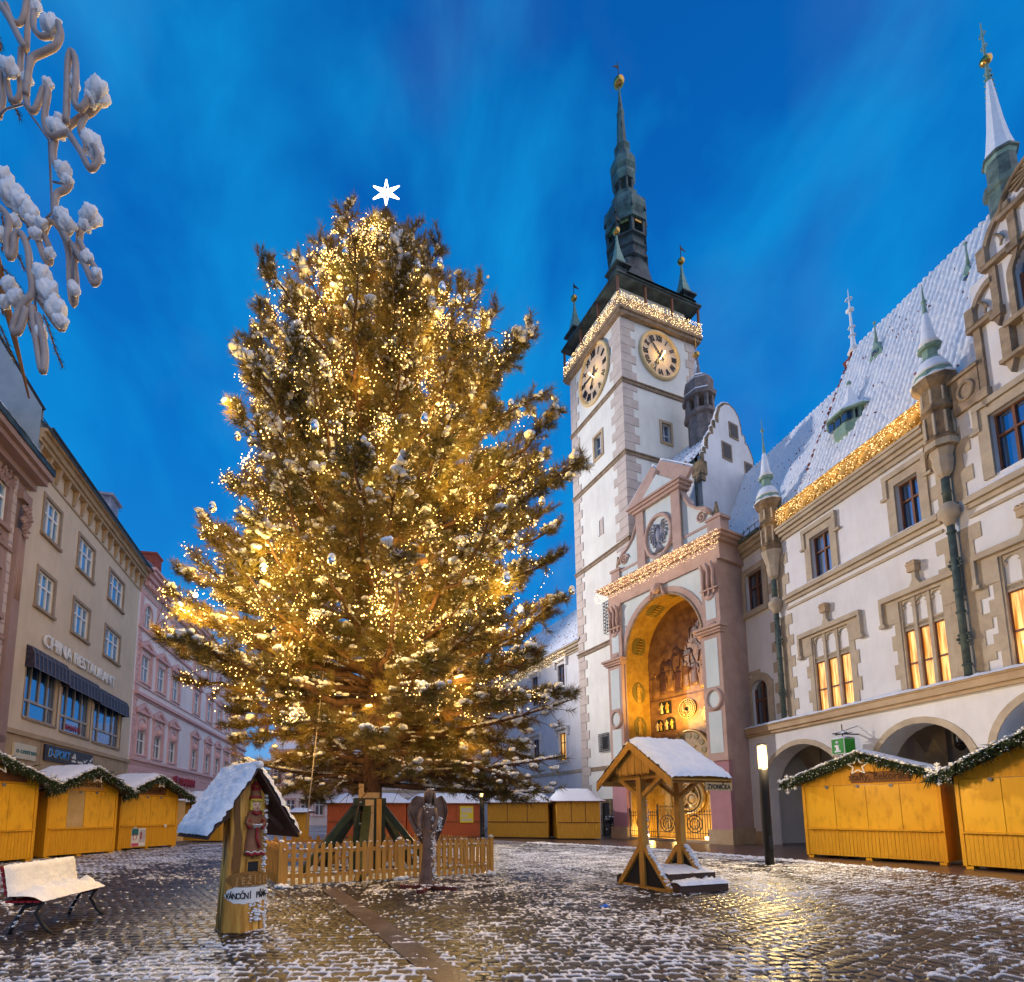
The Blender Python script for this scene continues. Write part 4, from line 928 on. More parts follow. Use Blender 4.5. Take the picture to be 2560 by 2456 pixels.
fw = MB(); fw.box(3.07, 3.25, -.06, .05, 27.45, 29.28); fw.box(4.05, 4.22, -.06, .05, 27.45, 29.28); fw.box(3.25, 4.05, -.058, .05, 29.1, 29.28); fw.box(3.25, 4.05, -.1, .05, 27.45, 27.62)
fo = fw.build('window', 'sandstone', tw); f_ = MB(); f_.box(3.2, 4.1, .25, .28, 27.6, 29.2); f_.build('pane', 'glass', fo); f_ = MB(); f_.box(3.62, 3.68, .2, .25, 27.6, 29.1); f_.box(3.25, 4.05, .2, .25, 28.3, 28.36); f_.build('sash', 'winwhite', fo)
fw = MB(); fw.box(-.06, .05, 2.24, 2.42, 27.4, 29.5); fw.box(-.06, .05, 3.26, 3.44, 27.4, 29.5); fw.box(-.058, .05, 2.42, 3.26, 29.3, 29.5); fw.box(-.1, .05, 2.42, 3.26, 27.4, 27.6)
fo = fw.build('window', 'sandstone', tw); f_ = MB(); f_.box(.25, .28, 2.3, 3.4, 27.5, 29.4); f_.build('pane', 'glass', fo); f_ = MB(); f_.box(.2, .25, 2.80, 2.86, 27.6, 29.3); f_.box(.2, .25, 2.42, 3.26, 28.4, 28.46); f_.build('sash', 'winwhite', fo)
fw = MB(); fw.box(.05, .3, 2.68, 3.10, 21.6, 22.7); fw.box(-.05, .02, 2.6, 2.68, 21.55, 22.75); fw.box(-.06, .02, 2.6, 3.15, 21.5, 21.58); fw.build('slit_window', 'quoin', tw)
gl = MB()
for (ya, yb, za, zb) in ((2.75, 3.85, 5.8, 7.05),):
    for k in range(9): gl.bar((-.12, ya + (yb - ya) * k / 8, za), (-.12, ya + (yb - ya) * k / 8, zb), .035, .035)
    for k in range(10): gl.bar((-.14, ya, za + (zb - za) * k / 9), (-.14, yb, za + (zb - za) * k / 9), .035, .035)
    gl.box(-.03, -.01, ya + .25, yb - .25, za + .2, zb - .2)
for z_ in np.linspace(14.0, 16.2, 10): gl.tube([(-.02, 2.0, z_), (-.3, 2.05, z_), (-.3, 2.6, z_), (-.02, 2.65, z_)], .025, 5)
for y_ in (2.05, 2.23, 2.42, 2.6): gl.bar((-.3, y_, 14.0), (-.3, y_, 16.2), .03, .03)
gl.build('window_grille', 'iron', tw)
dr = MB(); dr.box(-.14, .0, 2.75, 2.95, 0, 2.25); dr.box(-.14, .0, 3.7, 3.9, 0, 2.25); dr.box(-.14, 0, 2.75, 3.9, 2.25, 2.5); dr.box(-.05, -.01, 2.95, 3.7, 0, 2.25, m=1); dr.build('door', ['olddark', 'black'], tw)
# ------------------------------------------------------------------ ASTRONOMICAL CLOCK PORTAL
M['pframe'] = rough_mat('rose_brown_trim', (.44, .29, .23), (.54, .37, .30), scale=1.2, rough=.85, bump=.1)
M['pfield'] = plaster('pale_green_field', (.68, .73, .70), (.58, .63, .61))
M['ppink'] = plaster('pink_pillar', (.50, .26, .28), (.42, .22, .24))
def mosaic_mat(name, c1, c2, c3):
    m = rough_mat(name, c1, c2, scale=2.2, rough=.38, bump=.5, bscale=70, spec=.6)
    t = m.node_tree; b = t.nodes['Principled BSDF']; tcn = t.nodes.new('ShaderNodeTexCoord')
    v = t.nodes.new('ShaderNodeTexVoronoi'); v.inputs['Scale'].default_value = 17; t.links.new(tcn.outputs['Object'], v.inputs['Vector'])
    x = t.nodes.new('ShaderNodeMix'); x.data_type = 'RGBA'; x.inputs[7].default_value = tuple(c3) + (1,)
    mm = t.nodes.new('ShaderNodeMath'); mm.operation = 'MULTIPLY'; mm.inputs[1].default_value = .55; t.links.new(v.outputs['Color'], mm.inputs[0])
    src = b.inputs['Base Color'].links[0].from_socket
    t.links.new(mm.outputs[0], x.inputs[0]); t.links.new(src, x.inputs[6]); t.links.new(x.outputs[2], b.inputs['Base Color'])
    return m
M['mos_gold'] = mosaic_mat('gold_mosaic', (.38, .21, .02), (.62, .38, .06), (.20, .11, .02))
M['mos_brown'] = mosaic_mat('brown_mosaic', (.11, .05, .018), (.32, .18, .065), (.14, .06, .03))
M['mos_dark'] = mosaic_mat('dark_mosaic_figures', (.035, .016, .012), (.11, .045, .03), (.07, .035, .025))
M['mos_green'] = mosaic_mat('olive_medallion', (.14, .11, .02), (.22, .17, .03), (.17, .12, .03))
M['mos_pale'] = mosaic_mat('pale_mosaic', (.50, .38, .18), (.62, .50, .28), (.34, .25, .13))
po = thing('astronomical_clock', 'rose and pale green clock portal with golden mosaic niche at the tower foot', 'clock portal', (10.72, 33.3, 0), frame_rz(.525, -1))
w = MB(); A0, A1 = 1.5, 7.0
wall_with_holes(w, .45, 8.05, 0, 15.1, [(A0, A1, 0, 14.35, 11.0)], 0, .02)
w.quad((8.05, 0, 0), (8.05, 2.2, 0), (8.05, 2.2, 16.2), (8.05, 0, 16.2), m=1); w.quad((.45, 0, 0), (.45, 2.4, 0), (.45, 2.4, 16.2), (.45, 0, 16.2), m=0)
w.quad((.45, 0, 16.2), (8.05, 0, 16.2), (8.05, 2.2, 16.2), (.45, 2.2, 16.2), m=1)
w.build('wall', ['pfield', 'pframe'], po)
n_ = MB(); DP = 2.0; P_ = arch_pts(A0, A1, 11.0, 14.35, 24)
for (xa, za), (xb, zb) in zip(P_[:-1], P_[1:]): n_.quad((xa, .02, za), (xb, .02, zb), (xb, DP, zb), (xa, DP, za), m=0)
n_.quad((A0, .02, 0), (A0, .02, 11), (A0, DP, 11), (A0, DP, 0), m=0); n_.quad((A1, .02, 0), (A1, DP, 0), (A1, DP, 11), (A1, .02, 11), m=0)
n_.quad((A0, DP, 0), (A1, DP, 0), (A1, DP, 4.6), (A0, DP, 4.6), m=0); n_.quad((A0, DP, 4.6), (A1, DP, 4.6), (A1, DP, 11), (A0, DP, 11), m=1)
n_.add([(x, DP, z) for x, z in P_], [list(range(len(P_)))], 1)
n_.quad((A0, 0, .02), (A1, 0, .02), (A1, DP, .02), (A0, DP, .02), m=2); n_.box(A0 - .1, A1 + .1, -.3, 0, 0, .14, m=2)
n_.build('mosaic_niche', ['mos_gold', 'mos_brown', 'sandstone'], po)
ar = MB(); arch_ring(ar, A0, A1, 11.0, 14.35, .34, -.05, .01, n=26, base=.7); 
for k in (0, .12, .22):
    Q = arch_pts(A0 - .02 + k * .0, A1 + .02, 11.0, 14.37, 26)
P2 = arch_pts(A0 + .05, A1 - .05, 11.0, 14.30, 26); ar.tube([(x, -.02, z) for x, z in P2], .09, 6, m=1)
ar.build('arch_trim', ['pframe', 'band'], po)
md = MB()                                      # medallions on the far jamb and vault
def disc_on(mb, c, nrm, r, t, m=0, n=24, sq=1.0):
    c = Vector(c); nrm = Vector(nrm).normalized(); u = nrm.cross(Vector((0, 1, 0))).normalized(); v = Vector((0, 1, 0))
    A = [c + u * r * sq * math.cos(6.2832 * k / n) + v * r * .85 * math.sin(6.2832 * k / n) for k in range(n)]; B_ = [p + nrm * t for p in A]
    mb.add(A + B_, [list(range(n, 2 * n))] + [[k, (k + 1) % n, (k + 1) % n + n, k + n] for k in range(n)], m)
def relief_person(mb, c, h, m=0, axis='y', fl=.25, lean=0):
    # a small robed figure in low relief, x across, z up
    x, y, z = c; sy = fl; s = h
    mb.lathe([(.13 * s, 0), (.15 * s, .15 * s), (.11 * s, .5 * s), (.15 * s, .72 * s), (.13 * s, .8 * s), (.045 * s, .84 * s)], (x, y, z), 10, m, sx=1 if axis == 'y' else sy, sy=sy if axis == 'y' else 1)
    mb.lathe([(.02 * s, -.09 * s), (.075 * s, -.03 * s), (.075 * s, .04 * s), (.02 * s, .1 * s)], (x, y, z + .91 * s), 8, m, sx=1 if axis == 'y' else sy, sy=sy if axis == 'y' else 1)
    d = (1, 0) if axis == 'y' else (0, 1)
    for sg in (-1, 1):
        mb.bar((x + d[0] * sg * .13 * s, y + d[1] * sg * .13 * s, z + .76 * s), (x + d[0] * sg * .2 * s, y + d[1] * sg * .2 * s, z + (.5 + .12 * sg * lean) * s), .06 * s, .05 * s, m)
for z_ in (5.0, 6.9, 9.1):
    disc_on(md, (A0 + .005, 1.05, z_), (1, 0, 0), .68, .02, 0); relief_person(md, (A0 + .03, 1.05, z_ - .62), 1.25, 1, 'x', .12)
for t_ in (.09, .34, .56):
    k = t_ * 24; i = int(k); (xa, za), (xb, zb) = P_[i], P_[i + 1]; nr = Vector((zb - za, 0, -(xb - xa))); 
    c = Vector(((xa + xb) / 2, 1.05, (za + zb) / 2)) + nr.normalized() * .015
    disc_on(md, c, nr, .68, .02, 0)
    tg = Vector((xb - xa, 0, zb - za)).normalized()
    for q in range(-3, 4): md.bar(c + tg * q * .17 + nr.normalized() * .05 + Vector((0, -.25 + .1 * abs(q), 0)), c + tg * q * .17 + nr.normalized() * .05 + Vector((0, .3 - .1 * abs(q), 0)), .13, .03, 1)
md.build('medallion', ['mos_green', 'mos_gold'], po)
fg = MB(); Y0 = DP - .02                       # riders and walkers in the picture field
r_ = np.random.default_rng(3)
for k in range(9): relief_person(fg, (2.0 + k * .56, Y0, 8.75 + .13 * (k % 3)), 1.55 + .2 * r_.random(), 0 if k % 2 else 2, 'y', .12, r_.normal())
for (x_, z_, s, dr) in ((2.9, 10.75, 1.0, 1), (4.3, 11.1, 1.05, -1), (5.6, 11.2, 1.1, -1), (4.9, 12.4, .7, 1)):
    fg.lathe([(.05, -.42), (.26, -.3), (.22, 0), (.27, .3), (.08, .45)], (0, 0, 0), 8) if False else None
    G_ = MB(); G_.lathe([(.04, -.45 * s), (.22 * s, -.32 * s), (.19 * s, 0), (.23 * s, .3 * s), (.06, .46 * s)], (0, 0, 0), 8)
    fg.add([(x_ + vz, Y0 + vy * .12, z_ + vx) for vx, vy, vz in G_.v], G_.f, 0, True)
    fg.bar((x_ + dr * .38 * s, Y0, z_ + .1 * s), (x_ + dr * .62 * s, Y0, z_ + .5 * s), .05, .17 * s); fg.bar((x_ + dr * .58 * s, Y0, z_ + .48 * s), (x_ + dr * .85 * s, Y0, z_ + .32 * s), .05, .11 * s)
    for lx, q in ((-.36, -.1), (-.22, .08), (.24, -.05), (.36, .18)): fg.bar((x_ + lx * s, Y0, z_ - .12 * s), (x_ + (lx + q) * s, Y0, z_ - .75 * s), .04, .08 * s)
    relief_person(fg, (x_, Y0, z_ + .08 * s), .85 * s, 2, 'y', .12)
fg.box(A0 + .05, A1 - .05, Y0, DP - .001, 10.0, 10.06); fg.box(A0 + .05, A1 - .05, Y0 - .01, DP - .001, 8.55, 8.6)
fg.build('mosaic_picture', ['mos_dark', 'mos_gold', 'mos_brown'], po)
nb = MB()
def small_niche(x0, x1, z0, z1, arch=False, nfig=2):
    nb.box(x0, x1, DP - .05, DP - .002, z0, z1 - (.12 if arch else 0), m=0)
    if arch: nb.prism([(x0, z1 - .121)] + [(x, z) for x, z in arch_pts(x0, x1, z1 - .12, z1 + .1, 8)][1:-1] + [(x1, z1 - .121)], DP - .05, DP - .002, 0)
    for k in range(nfig): relief_person(nb, (x0 + (x1 - x0) * (k + .5) / nfig, DP - .12, z0 + .04), (z1 - z0) * .86, 1 + k % 2, 'y', .5, 1)
small_niche(2.28, 3.12, 7.62, 8.4, False, 2); small_niche(1.98, 2.5, 6.58, 7.25, True, 2); small_niche(2.62, 3.36, 6.58, 7.3, True, 2)
small_niche(5.35, 5.85, 6.7, 7.75, True, 3); small_niche(5.55, 5.95, 7.95, 8.8, False, 1); small_niche(6.1, 6.6, 6.7, 7.75, True, 2)
nb.build('figure_niche', ['black', 'mos_pale', 'mos_gold'], po)
wh = MB()
wh.lathe([(.001, 0), (.56, 0), (.56, .05), (.001, .05)], (0, 0, 0), 28); V_ = [(4.25 + x, DP - .02 - z, 7.7 + y) for x, y, z in wh.v]; wh.v = V_
for rr_ in (.2, .33, .45, .57): wh.tube([(4.25 + rr_ * math.cos(t), DP - .09, 7.7 + rr_ * math.sin(t)) for t in np.linspace(0, 6.2832, 25)[:-1]], .018, 5, 1, closed=True)
for k in range(24):
    c, s = math.cos(k * .2618), math.sin(k * .2618); wh.bar((4.25 + .12 * c, DP - .09, 7.7 + .12 * s), (4.25 + .57 * c, DP - .09, 7.7 + .57 * s), .016, .016, 1)
relief_person(wh, (4.05, DP - .16, 7.25), .85, 2, 'y', .5, 1); wh.bar((3.9, DP - .16, 7.7), (4.35, DP - .16, 7.45), .1, .1, 2)
wh.build('calendar_wheel', ['black', 'mos_pale', 'gold'], po)
M['brass'] = rough_mat('brushed_brass', (.36, .25, .10), (.52, .38, .18), scale=3, rough=.35, metal=.7)
M['creamdial'] = rough_mat('cream_dial', (.34, .25, .14), (.46, .35, .21), scale=2.5, rough=.5)
dl = MB()
def face(cx, cz, r, d, m, rim=.09):
    q = MB(); q.lathe([(.001, 0), (r, 0), (r, d), (.001, d)], (0, 0, 0), 40, m); dl.add([(cx + x, DP - .005 - z, cz + y) for x, y, z in q.v], q.f, m, False)
    dl.tube([(cx + r * math.cos(t), DP - d, cz + r * math.sin(t)) for t in np.linspace(0, 6.2832, 37)[:-1]], rim, 7, 1, closed=True)
face(4.3, 5.15, 1.22, .12, 0, .10)
for k in range(12):
    c, s = math.cos(k * .5236), math.sin(k * .5236); q = MB(); q.lathe([(.001, 0), (.17, 0), (.17, .03), (.001, .03)], (0, 0, 0), 14); dl.add([(4.3 + .92 * c + x, DP - .13 - z, 5.15 + .92 * s + y) for x, y, z in q.v], q.f, 2, False)
for k in range(5): dl.bar((4.3, DP - .16, 5.15), (4.3 + .55 * math.cos(.6 + k * 1.256), DP - .16, 5.15 + .55 * math.sin(.6 + k * 1.256)), .05, .03, 1)
for (x_, z_, r_q) in ((2.45, 5.6, .42), (6.1, 5.75, .42), (6.15, 4.65, .42), (2.4, 4.5, .4)):
    face(x_, z_, r_q, .08, 0, .045); dl.bar((x_, DP - .1, z_), (x_ + .2, DP - .1, z_ + .18), .03, .02, 3); dl.bar((x_, DP - .1, z_), (x_ - .1, DP - .1, z_ + .28), .025, .02, 3)
dl.build('clock_dial', ['creamdial', 'brass', 'mos_green', 'black'], po)
ld = MB()
q = MB(); q.lathe([(.001, 0), (1.12, 0), (1.12, .1), (.95, .22), (.93, .12), (.001, .12)], (0, 0, 0), 44); ld.add([(4.0 + x, DP - .005 - z, 2.5 + y) for x, y, z in q.v], q.f, 0, True)
for k in range(3):
    an = R(90 + 120 * k); c, s = math.cos(an) * .38, math.sin(an) * .38
    ld.tube([(4.0 + c + .33 * math.cos(t), DP - .2, 2.55 + s + .33 * math.sin(t)) for t in np.linspace(0, 6.28, 21)[:-1]], .06, 6, 1, closed=True)
    q = MB(); q.lathe([(.001, .0), (.27, 0), (.2, .09), (.001, .12)], (0, 0, 0), 16); ld.add([(4.0 + c + x, DP - .13 - z, 2.55 + s + y) for x, y, z in q.v], q.f, 1, True)
ld.tube([(4.0 + .8 * math.cos(t), DP - .18, 2.52 + .8 * math.sin(t)) for t in np.linspace(0, 6.28, 31)[:-1]], .05, 6, 1, closed=True)
ld.lathe([(.02, 0), (.05, .1), (.35, .16), (.4, .2)], (4.0, DP - .25, 1.62), 12, 1, sy=.3)
ld.build('relief_disc', ['brass', 'creamdial'], po)
pf = MB(); relief_person(pf, (2.55, DP - .04, 1.75), 1.9, 0, 'y', .18); relief_person(pf, (5.6, DP - .04, 1.75), 1.9, 0, 'y', .18)
for x_ in (2.55, 5.6): pf.bar((x_ - .1, DP - .04, 1.78), (x_ - .1, DP - .04, .5), .05, .2); pf.bar((x_ + .1, DP - .04, 1.78), (x_ + .1, DP - .04, .5), .05, .2)
pf.build('mosaic_figure', 'mos_pale', po)
for x0_, x1_ in ((.30, 1.42), (6.98, 8.1)):
    pl = MB()
    pl.box(x0_, x1_, -.3, 0, .7, 4.25, m=0); pl.box(x0_, x1_, -.3, 0, 4.25, 10.85, m=1)
    pl.box(x0_ - .12, x1_ + .06, -.42, .15, 0, .72, m=2)
    if x0_ > 3: pl.box(x1_ - .03, x1_ + .04, -.35, 1.6, 0, .8, m=2)
    pl.box(x0_ - .06, x1_ + .04, -.36, 0, 4.2, 4.4, m=1)
    xm = (x0_ + x1_) / 2
    pl.box(x0_ + .2, x1_ - .2, -.315, -.29, 4.6, 6.75, m=3); pl.box(x0_ + .2, x1_ - .2, -.315, -.29, 8.05, 10.6, m=3)
    pl.tube([(xm + .40 * math.cos(t), -.31, 7.4 + .52 * math.sin(t)) for t in np.linspace(0, 6.28, 25)[:-1]], .1, 6, 1, closed=True)
    pl.add([(xm + .36 * math.cos(t), -.315, 7.4 + .48 * math.sin(t)) for t in np.linspace(0, 6.28, 21)[:-1]], [list(range(20))], 3)
    for z_, o_ in ((10.85, .42), (10.97, .5), (11.12, .6)): pl.box(x0_ - o_ + .3, x1_ + (o_ - .3) * .7, -o_, .02, z_, z_ + .13, m=1)
    pl.box(x0_ + .1, x1_ - .04, -.16, 0, 11.25, 14.9, m=1); pl.box(x0_ + .3, x1_ - .25, -.175, -.15, 11.7, 12.9, m=3)
    pl.lathe([(.3, 0), (.25, .14), (.1, .26)], (xm, -.16, 11.4), 10, 1, sy=.25); pl.lathe([(.1, -.1), (.28, .0), (.28, .2)], (xm, -.16, 12.85), 10, 1, sy=.3); pl.ball((xm, -.26, 13.02), .06, 8, 1)
    for k in range(3):
        xx = x0_ + .26 + k * .3; pl.tube([(xx, -.22, 13.35), (xx, -.27, 13.8), (xx, -.2, 14.3), (xx, -.4, 14.75)], .085, 7, 1); pl.box(xx - .05, xx + .05, -.26, -.15, 13.05, 13.3, m=1)
    pl.box(x0_ + .1, x1_ - .02, -.3, -.1, 13.28, 13.36, m=1)
    pl.build('pillar', ['ppink', 'pframe', 'sandstone', 'pfield'], po)
en = MB()
for z_, h_, o_ in ((14.85, .22, .12), (15.07, .75, .08), (15.82, .14, .3), (15.96, .14, .48), (16.1, .12, .6)):
    en.box(.45 - o_ * 1.2, 8.1 + o_, -o_, .05, z_, z_ + h_ - .002, m=0)
    en.box(8.051, 8.1 + o_, .05, 2.2, z_, z_ + h_ - .004, m=0)
en.ball((4.2, -.2, 14.72), .28, 10, sz=1.2)
for sg in (-1, 1): en.tube([(4.2 + sg * (.15 + .2 * t), -.18, 14.5 + .3 * math.sin(t * 2.5)) for t in np.linspace(0, 2, 8)], .07, 6)
eno = en.build('entablature', 'pframe', po)
sn = MB(); snow_cap(sn, -.2, 8.6, -.62, .3, 16.22, .07, nx=60, seed=3); sn.build('snow', 'snow', eno)
curtain_bulbs('fairy_light_curtain', po, [(-.25, -.68, 16.15), (8.6, -.68, 16.15)], 100, 1.0, rad=.014, seed=15)
for x_ in (.5, 2.2, 4.0, 5.8, 7.6): lamp('POINT', 'cornice_lamp', po, (x_, -1.1, 15.75), 8, (1, .68, .28), .2)
at = MB()
at.box(.65, 8.25, .1, .6, 16.2, 17.0, m=1); at.box(.6, 8.3, .05, .65, 16.98, 17.12, m=0)
for x0_, x1_ in ((.62, 1.3), (7.55, 8.3)):
    at.box(x0_, x1_, -.02, .7, 16.2, 17.15, m=0); at.box(x0_ - .07, x1_ + .07, -.1, .8, 17.15, 17.3, m=0)
    at.lathe([(.22, 0), (.2, .12), (.17, .15), (.05, .95)], ((x0_ + x1_) / 2, .3, 17.3), 4, 2, False, rot=R(45))
at.box(2.85, 5.98, .02, .6, 17.1, 20.1, m=1); at.box(2.85, 3.42, -.08, .62, 16.2, 20.1, m=0); at.box(5.42, 5.98, -.08, .62, 16.2, 20.1, m=0)
n = 32
at.tube([(4.42 + .92 * math.cos(6.2832 * k / n), 0, 17.95 + 1.28 * math.sin(6.2832 * k / n)) for k in range(n)], .13, 8, 0, closed=True)
for sg, x0_ in ((1, 5.98), (-1, 2.85)):
    S_ = [(x0_, 17.1), (x0_ + sg * 1.75, 17.1), (x0_ + sg * 1.75, 17.6), (x0_ + sg * 1.45, 18.1), (x0_ + sg * .95, 18.35), (x0_ + sg * .5, 18.8), (x0_ + sg * .18, 19.4), (x0_, 19.85)]
    at.prism(S_ if sg > 0 else S_[::-1], .15, .5, 1); at.tube([(x, .12, z) for x, z in S_[2:]], .09, 6, 0); at.prism([(a, b) for a, b in (S_[2:] + [(x, z + .12) for x, z in S_[:1:-1]])], .1, .6, 0)
    at.tube([(x0_ + sg * 1.2 + .33 * (1 - t / 13) * math.cos(t), .1, 17.7 + .36 * (1 - t / 13) * math.sin(t)) for t in np.linspace(0, 12, 36)], .06, 6, 0)
for z_, h_, o_ in ((20.05, .18, .15), (20.23, .16, .28), (20.39, .12, .4)): at.box(2.85 - o_, 5.98 + o_, -.08 - o_, .7, z_, z_ + h_ - .002, m=0)
at.prism([(2.9, 20.51), (5.95, 20.51), (4.42, 21.9)], .05, .6, 1)
at.bar((2.4, .2, 20.55), (4.42, .2, 22.25), 1.0, .26, 0, up=(0, 1, 0)); at.bar((6.44, .2, 20.55), (4.42, .2, 22.25), 1.0, .26, 0, up=(0, 1, 0))
for x_ in (2.6, 6.25): at.lathe([(.16, 0), (.2, .2), (.1, .3), (.2, .5), (.14, .72), (.04, .9)], (x_, .3, 20.75), 10, 2)
at.build('attic', ['pframe', 'pfield', 'olddark'], po)
ea = MB(); cx_, cz_, yy = 4.42, 17.95, -.03     # eagle relief in the oval
ea.lathe([(.08, -.5), (.17, -.1), (.2, .2), (.1, .5)], (cx_, yy, cz_), 8, sy=.3); ea.ball((cx_ - .03, yy - .03, cz_ + .6), .12, 8); ea.bar((cx_ - .1, yy, cz_ + .6), (cx_ - .27, yy, cz_ + .55), .06, .05)
for sg in (-1, 1):
    for k in range(7):
        an = R(70 - 24 * k); x_a = cx_ + sg * (.22 + .06 * k); ea.tube([(cx_ + sg * .18, yy, cz_ + .42 - .06 * k), (cx_ + sg * (.18 + .36 * math.cos(an)), yy, cz_ + .42 - .06 * k + .44 * math.sin(an)), (cx_ + sg * (.2 + .46 * math.cos(an - .25)), yy, cz_ + .36 - .06 * k + .55 * math.sin(an - .25))], .045, 5)
    ea.tube([(cx_ + sg * .1, yy, cz_ - .35), (cx_ + sg * .3, yy, cz_ - .6), (cx_ + sg * .42, yy, cz_ - .55)], .05, 5)
for k in range(-2, 3): ea.tube([(cx_, yy, cz_ - .45), (cx_ + k * .13, yy, cz_ - .98)], .05, 5)
ea.build('eagle_emblem', 'lead', po)
sn = MB(); sn.bar((2.35, .2, 20.72), (4.42, .2, 22.43), .95, .09, up=(0, 1, 0)); sn.bar((6.5, .2, 20.72), (4.42, .2, 22.43), .95, .09, up=(0, 1, 0)); sn.build('snow', 'snow', po)
for (x_, y_, e_) in ((2.2, .8, 110), (4.2, .5, 110), (6.3, .8, 110)): lamp('POINT', 'niche_floodlight', po, (x_, y_, .55), e_, (1, .62, .17), .15)
lamp('AREA', 'niche_uplight', po, (4.2, .4, 6.8), 420, (1, .58, .13), 1.2, aim=(-.1, .35, 1))
fl_ = MB()
for x_ in (2.2, 6.3): fl_.box(x_ - .18, x_ + .18, .3, .45, .15, .3)
fl_.build('floor_light', emit_mat('floor_light_glow', (1, .8, .45), 12), po)
ir = MB(); y_ = -.16
for x0_, x1_, zt in ((1.5, 3.45, 1.7), (3.6, 4.75, 2.0), (4.85, 6.95, 1.75)):
    for z_ in (.22, .5, zt - .28, zt - .1): ir.bar((x0_, y_, z_), (x1_, y_, z_), .03, .03)
    k = 0; xx = x0_
    while xx <= x1_ + .001: ir.bar((xx, y_, .18), (xx, y_, zt + (.14 if k % 5 == 0 else 0)), .022, .022); xx += (x1_ - x0_) / 14; k += 1
    xm = (x0_ + x1_) / 2; rr_ = .46
    for q in (1, .6): ir.tube([(xm + rr_ * q * math.cos(t), y_ - .02, .98 + rr_ * q * math.sin(t)) for t in np.linspace(0, 6.28, 21)[:-1]], .028, 5, closed=True)
    for k in range(10): ir.bar((xm + .1 * math.cos(k * .628), y_ - .02, .98 + .1 * math.sin(k * .628)), (xm + rr_ * math.cos(k * .628), y_ - .02, .98 + rr_ * math.sin(k * .628)), .02, .02)
for xx in (1.5, 3.52, 4.8, 6.95): ir.bar((xx, y_, .1), (xx, y_, 2.05 if 2 < xx < 6 else 1.85), .06, .06)
tag(ir.build('iron_fence', 'iron', None, (10.72, 33.3, 0), (0, 0, frame_rz(.525, -1))), 'low black iron fence with ring patterns before the golden mosaic niche', 'fence')
# ------------------------------------------------------------------ chapel wing with stepped gable behind the portal
cp = thing('chapel_wing', 'chapel wing behind the clock portal with stepped gable and small roof turret', 'chapel', (10.72, 33.3, 0), frame_rz(.525, -1))
w = MB(); w.quad((1.2, 2.5, 0), (5.7, 2.5, 0), (5.7, 2.5, 22.9), (1.2, 2.5, 22.9)); w.build('wall', 'plaster_white', cp)
GP = [(2.5, 0), (2.5, 22.75), (2.78, 22.8), (2.78, 23.4), (3.0, 23.4), (3.0, 23.8), (3.25, 23.8), (3.25, 24.2), (3.3, 24.6), (3.5, 24.9), (3.85, 25.05), (3.85, 25.5), (4.1, 25.5), (4.1, 26.0), (4.45, 26.0), (4.5, 26.6), (4.75, 27.2), (5.2, 27.6), (5.7, 27.75), (6.2, 27.6), (6.6, 27.2), (6.8, 26.6), (6.85, 26.0), (7.15, 26.0), (7.15, 25.5), (7.4, 25.5), (7.7, 25.0), (7.9, 24.6), (7.9, 24.2), (8.2, 24.2), (8.2, 23.4), (8.5, 23.4), (8.5, 0)]
gm = MB(); n = len(GP); gm.add([(5.7, y, z) for y, z in GP] + [(5.3, y, z) for y, z in GP], [list(range(n)), list(range(2 * n - 1, n - 1, -1))] + [[i, (i + 1) % n, (i + 1) % n + n, i + n] for i in range(n)])
gm.build('stepped_gable', 'plaster_white', cp)
gt_ = MB(); gt_.tube([(5.6, y, z + .03) for y, z in GP[1:-1]], .13, 6); gt_.box(5.2, 5.85, 2.3, 2.85, 21.9, 22.75); gt_.box(5.25, 5.8, 2.35, 2.75, 21.5, 21.9); gto = gt_.build('gable_coping', 'olddark', cp)
sn = MB(); sn.tube([(5.55, y, z + .15) for y, z in GP[2:-1]], .10, 6); sn.build('snow', 'snow', gto)
for y0_, y1_, z0_, z1_ in ((5.62, 6.32, 25.55, 26.4), (4.75, 5.5, 23.8, 24.75), (7.0, 7.6, 23.3, 24.1)):
    gw_ = MB(); gw_.box(5.69, 5.74, y0_ - .12, y1_ + .12, z0_ - .12, z1_ + .12); go = gw_.build('gable_window', 'band', cp); q = MB(); q.box(5.70, 5.75, y0_, y1_, z0_, z1_); q.build('pane', 'black', go)
tile_roof('roof', cp, (.6, 2.35, 22.95), (4.75, 0, 0), (0, 3.3, 3.75), 16, 12, seed=12, amp=.05, red=.09)
q = MB(); q.quad((.6, 5.66, 26.7), (5.35, 5.66, 26.7), (5.35, 8.6, 23), (.6, 8.6, 23)); q.build('rear_roof', 'tile', cp)
q = MB(); q.tube([(.9, 2.28, 22.9), (5.4, 2.28, 22.9)], .09, 8); q.tube([(5.35, 2.32, 22.9), (5.35, 2.40, 22.3), (5.35, 2.42, 16)], .07, 8); q.build('gutter', 'pipe', cp)
tt = MB(); TCc = (3.7, 5.65, 0); O8 = R(22.5)
tt.lathe([(.82, 25.6), (.80, 28.05), (1.02, 28.15), (1.04, 28.4), (.85, 28.5), (.55, 28.5)], TCc, 8, sm=False, rot=O8); tt.lathe([(.6, 29.35), (1.05, 29.45), (1.1, 29.7), (.9, 29.85), (.93, 30.1), (.95, 30.5), (.8, 30.9), (.45, 31.15), (.2, 31.3), (.13, 32.2), (.07, 32.8)], TCc, 8, sm=False, rot=O8)
for k in range(8):
    an = R(22.5 + 45 * k); tt.bar((3.7 + .78 * math.cos(an), 5.65 + .78 * math.sin(an), 28.4), (3.7 + .78 * math.cos(an), 5.65 + .78 * math.sin(an), 29.5), .2, .2)
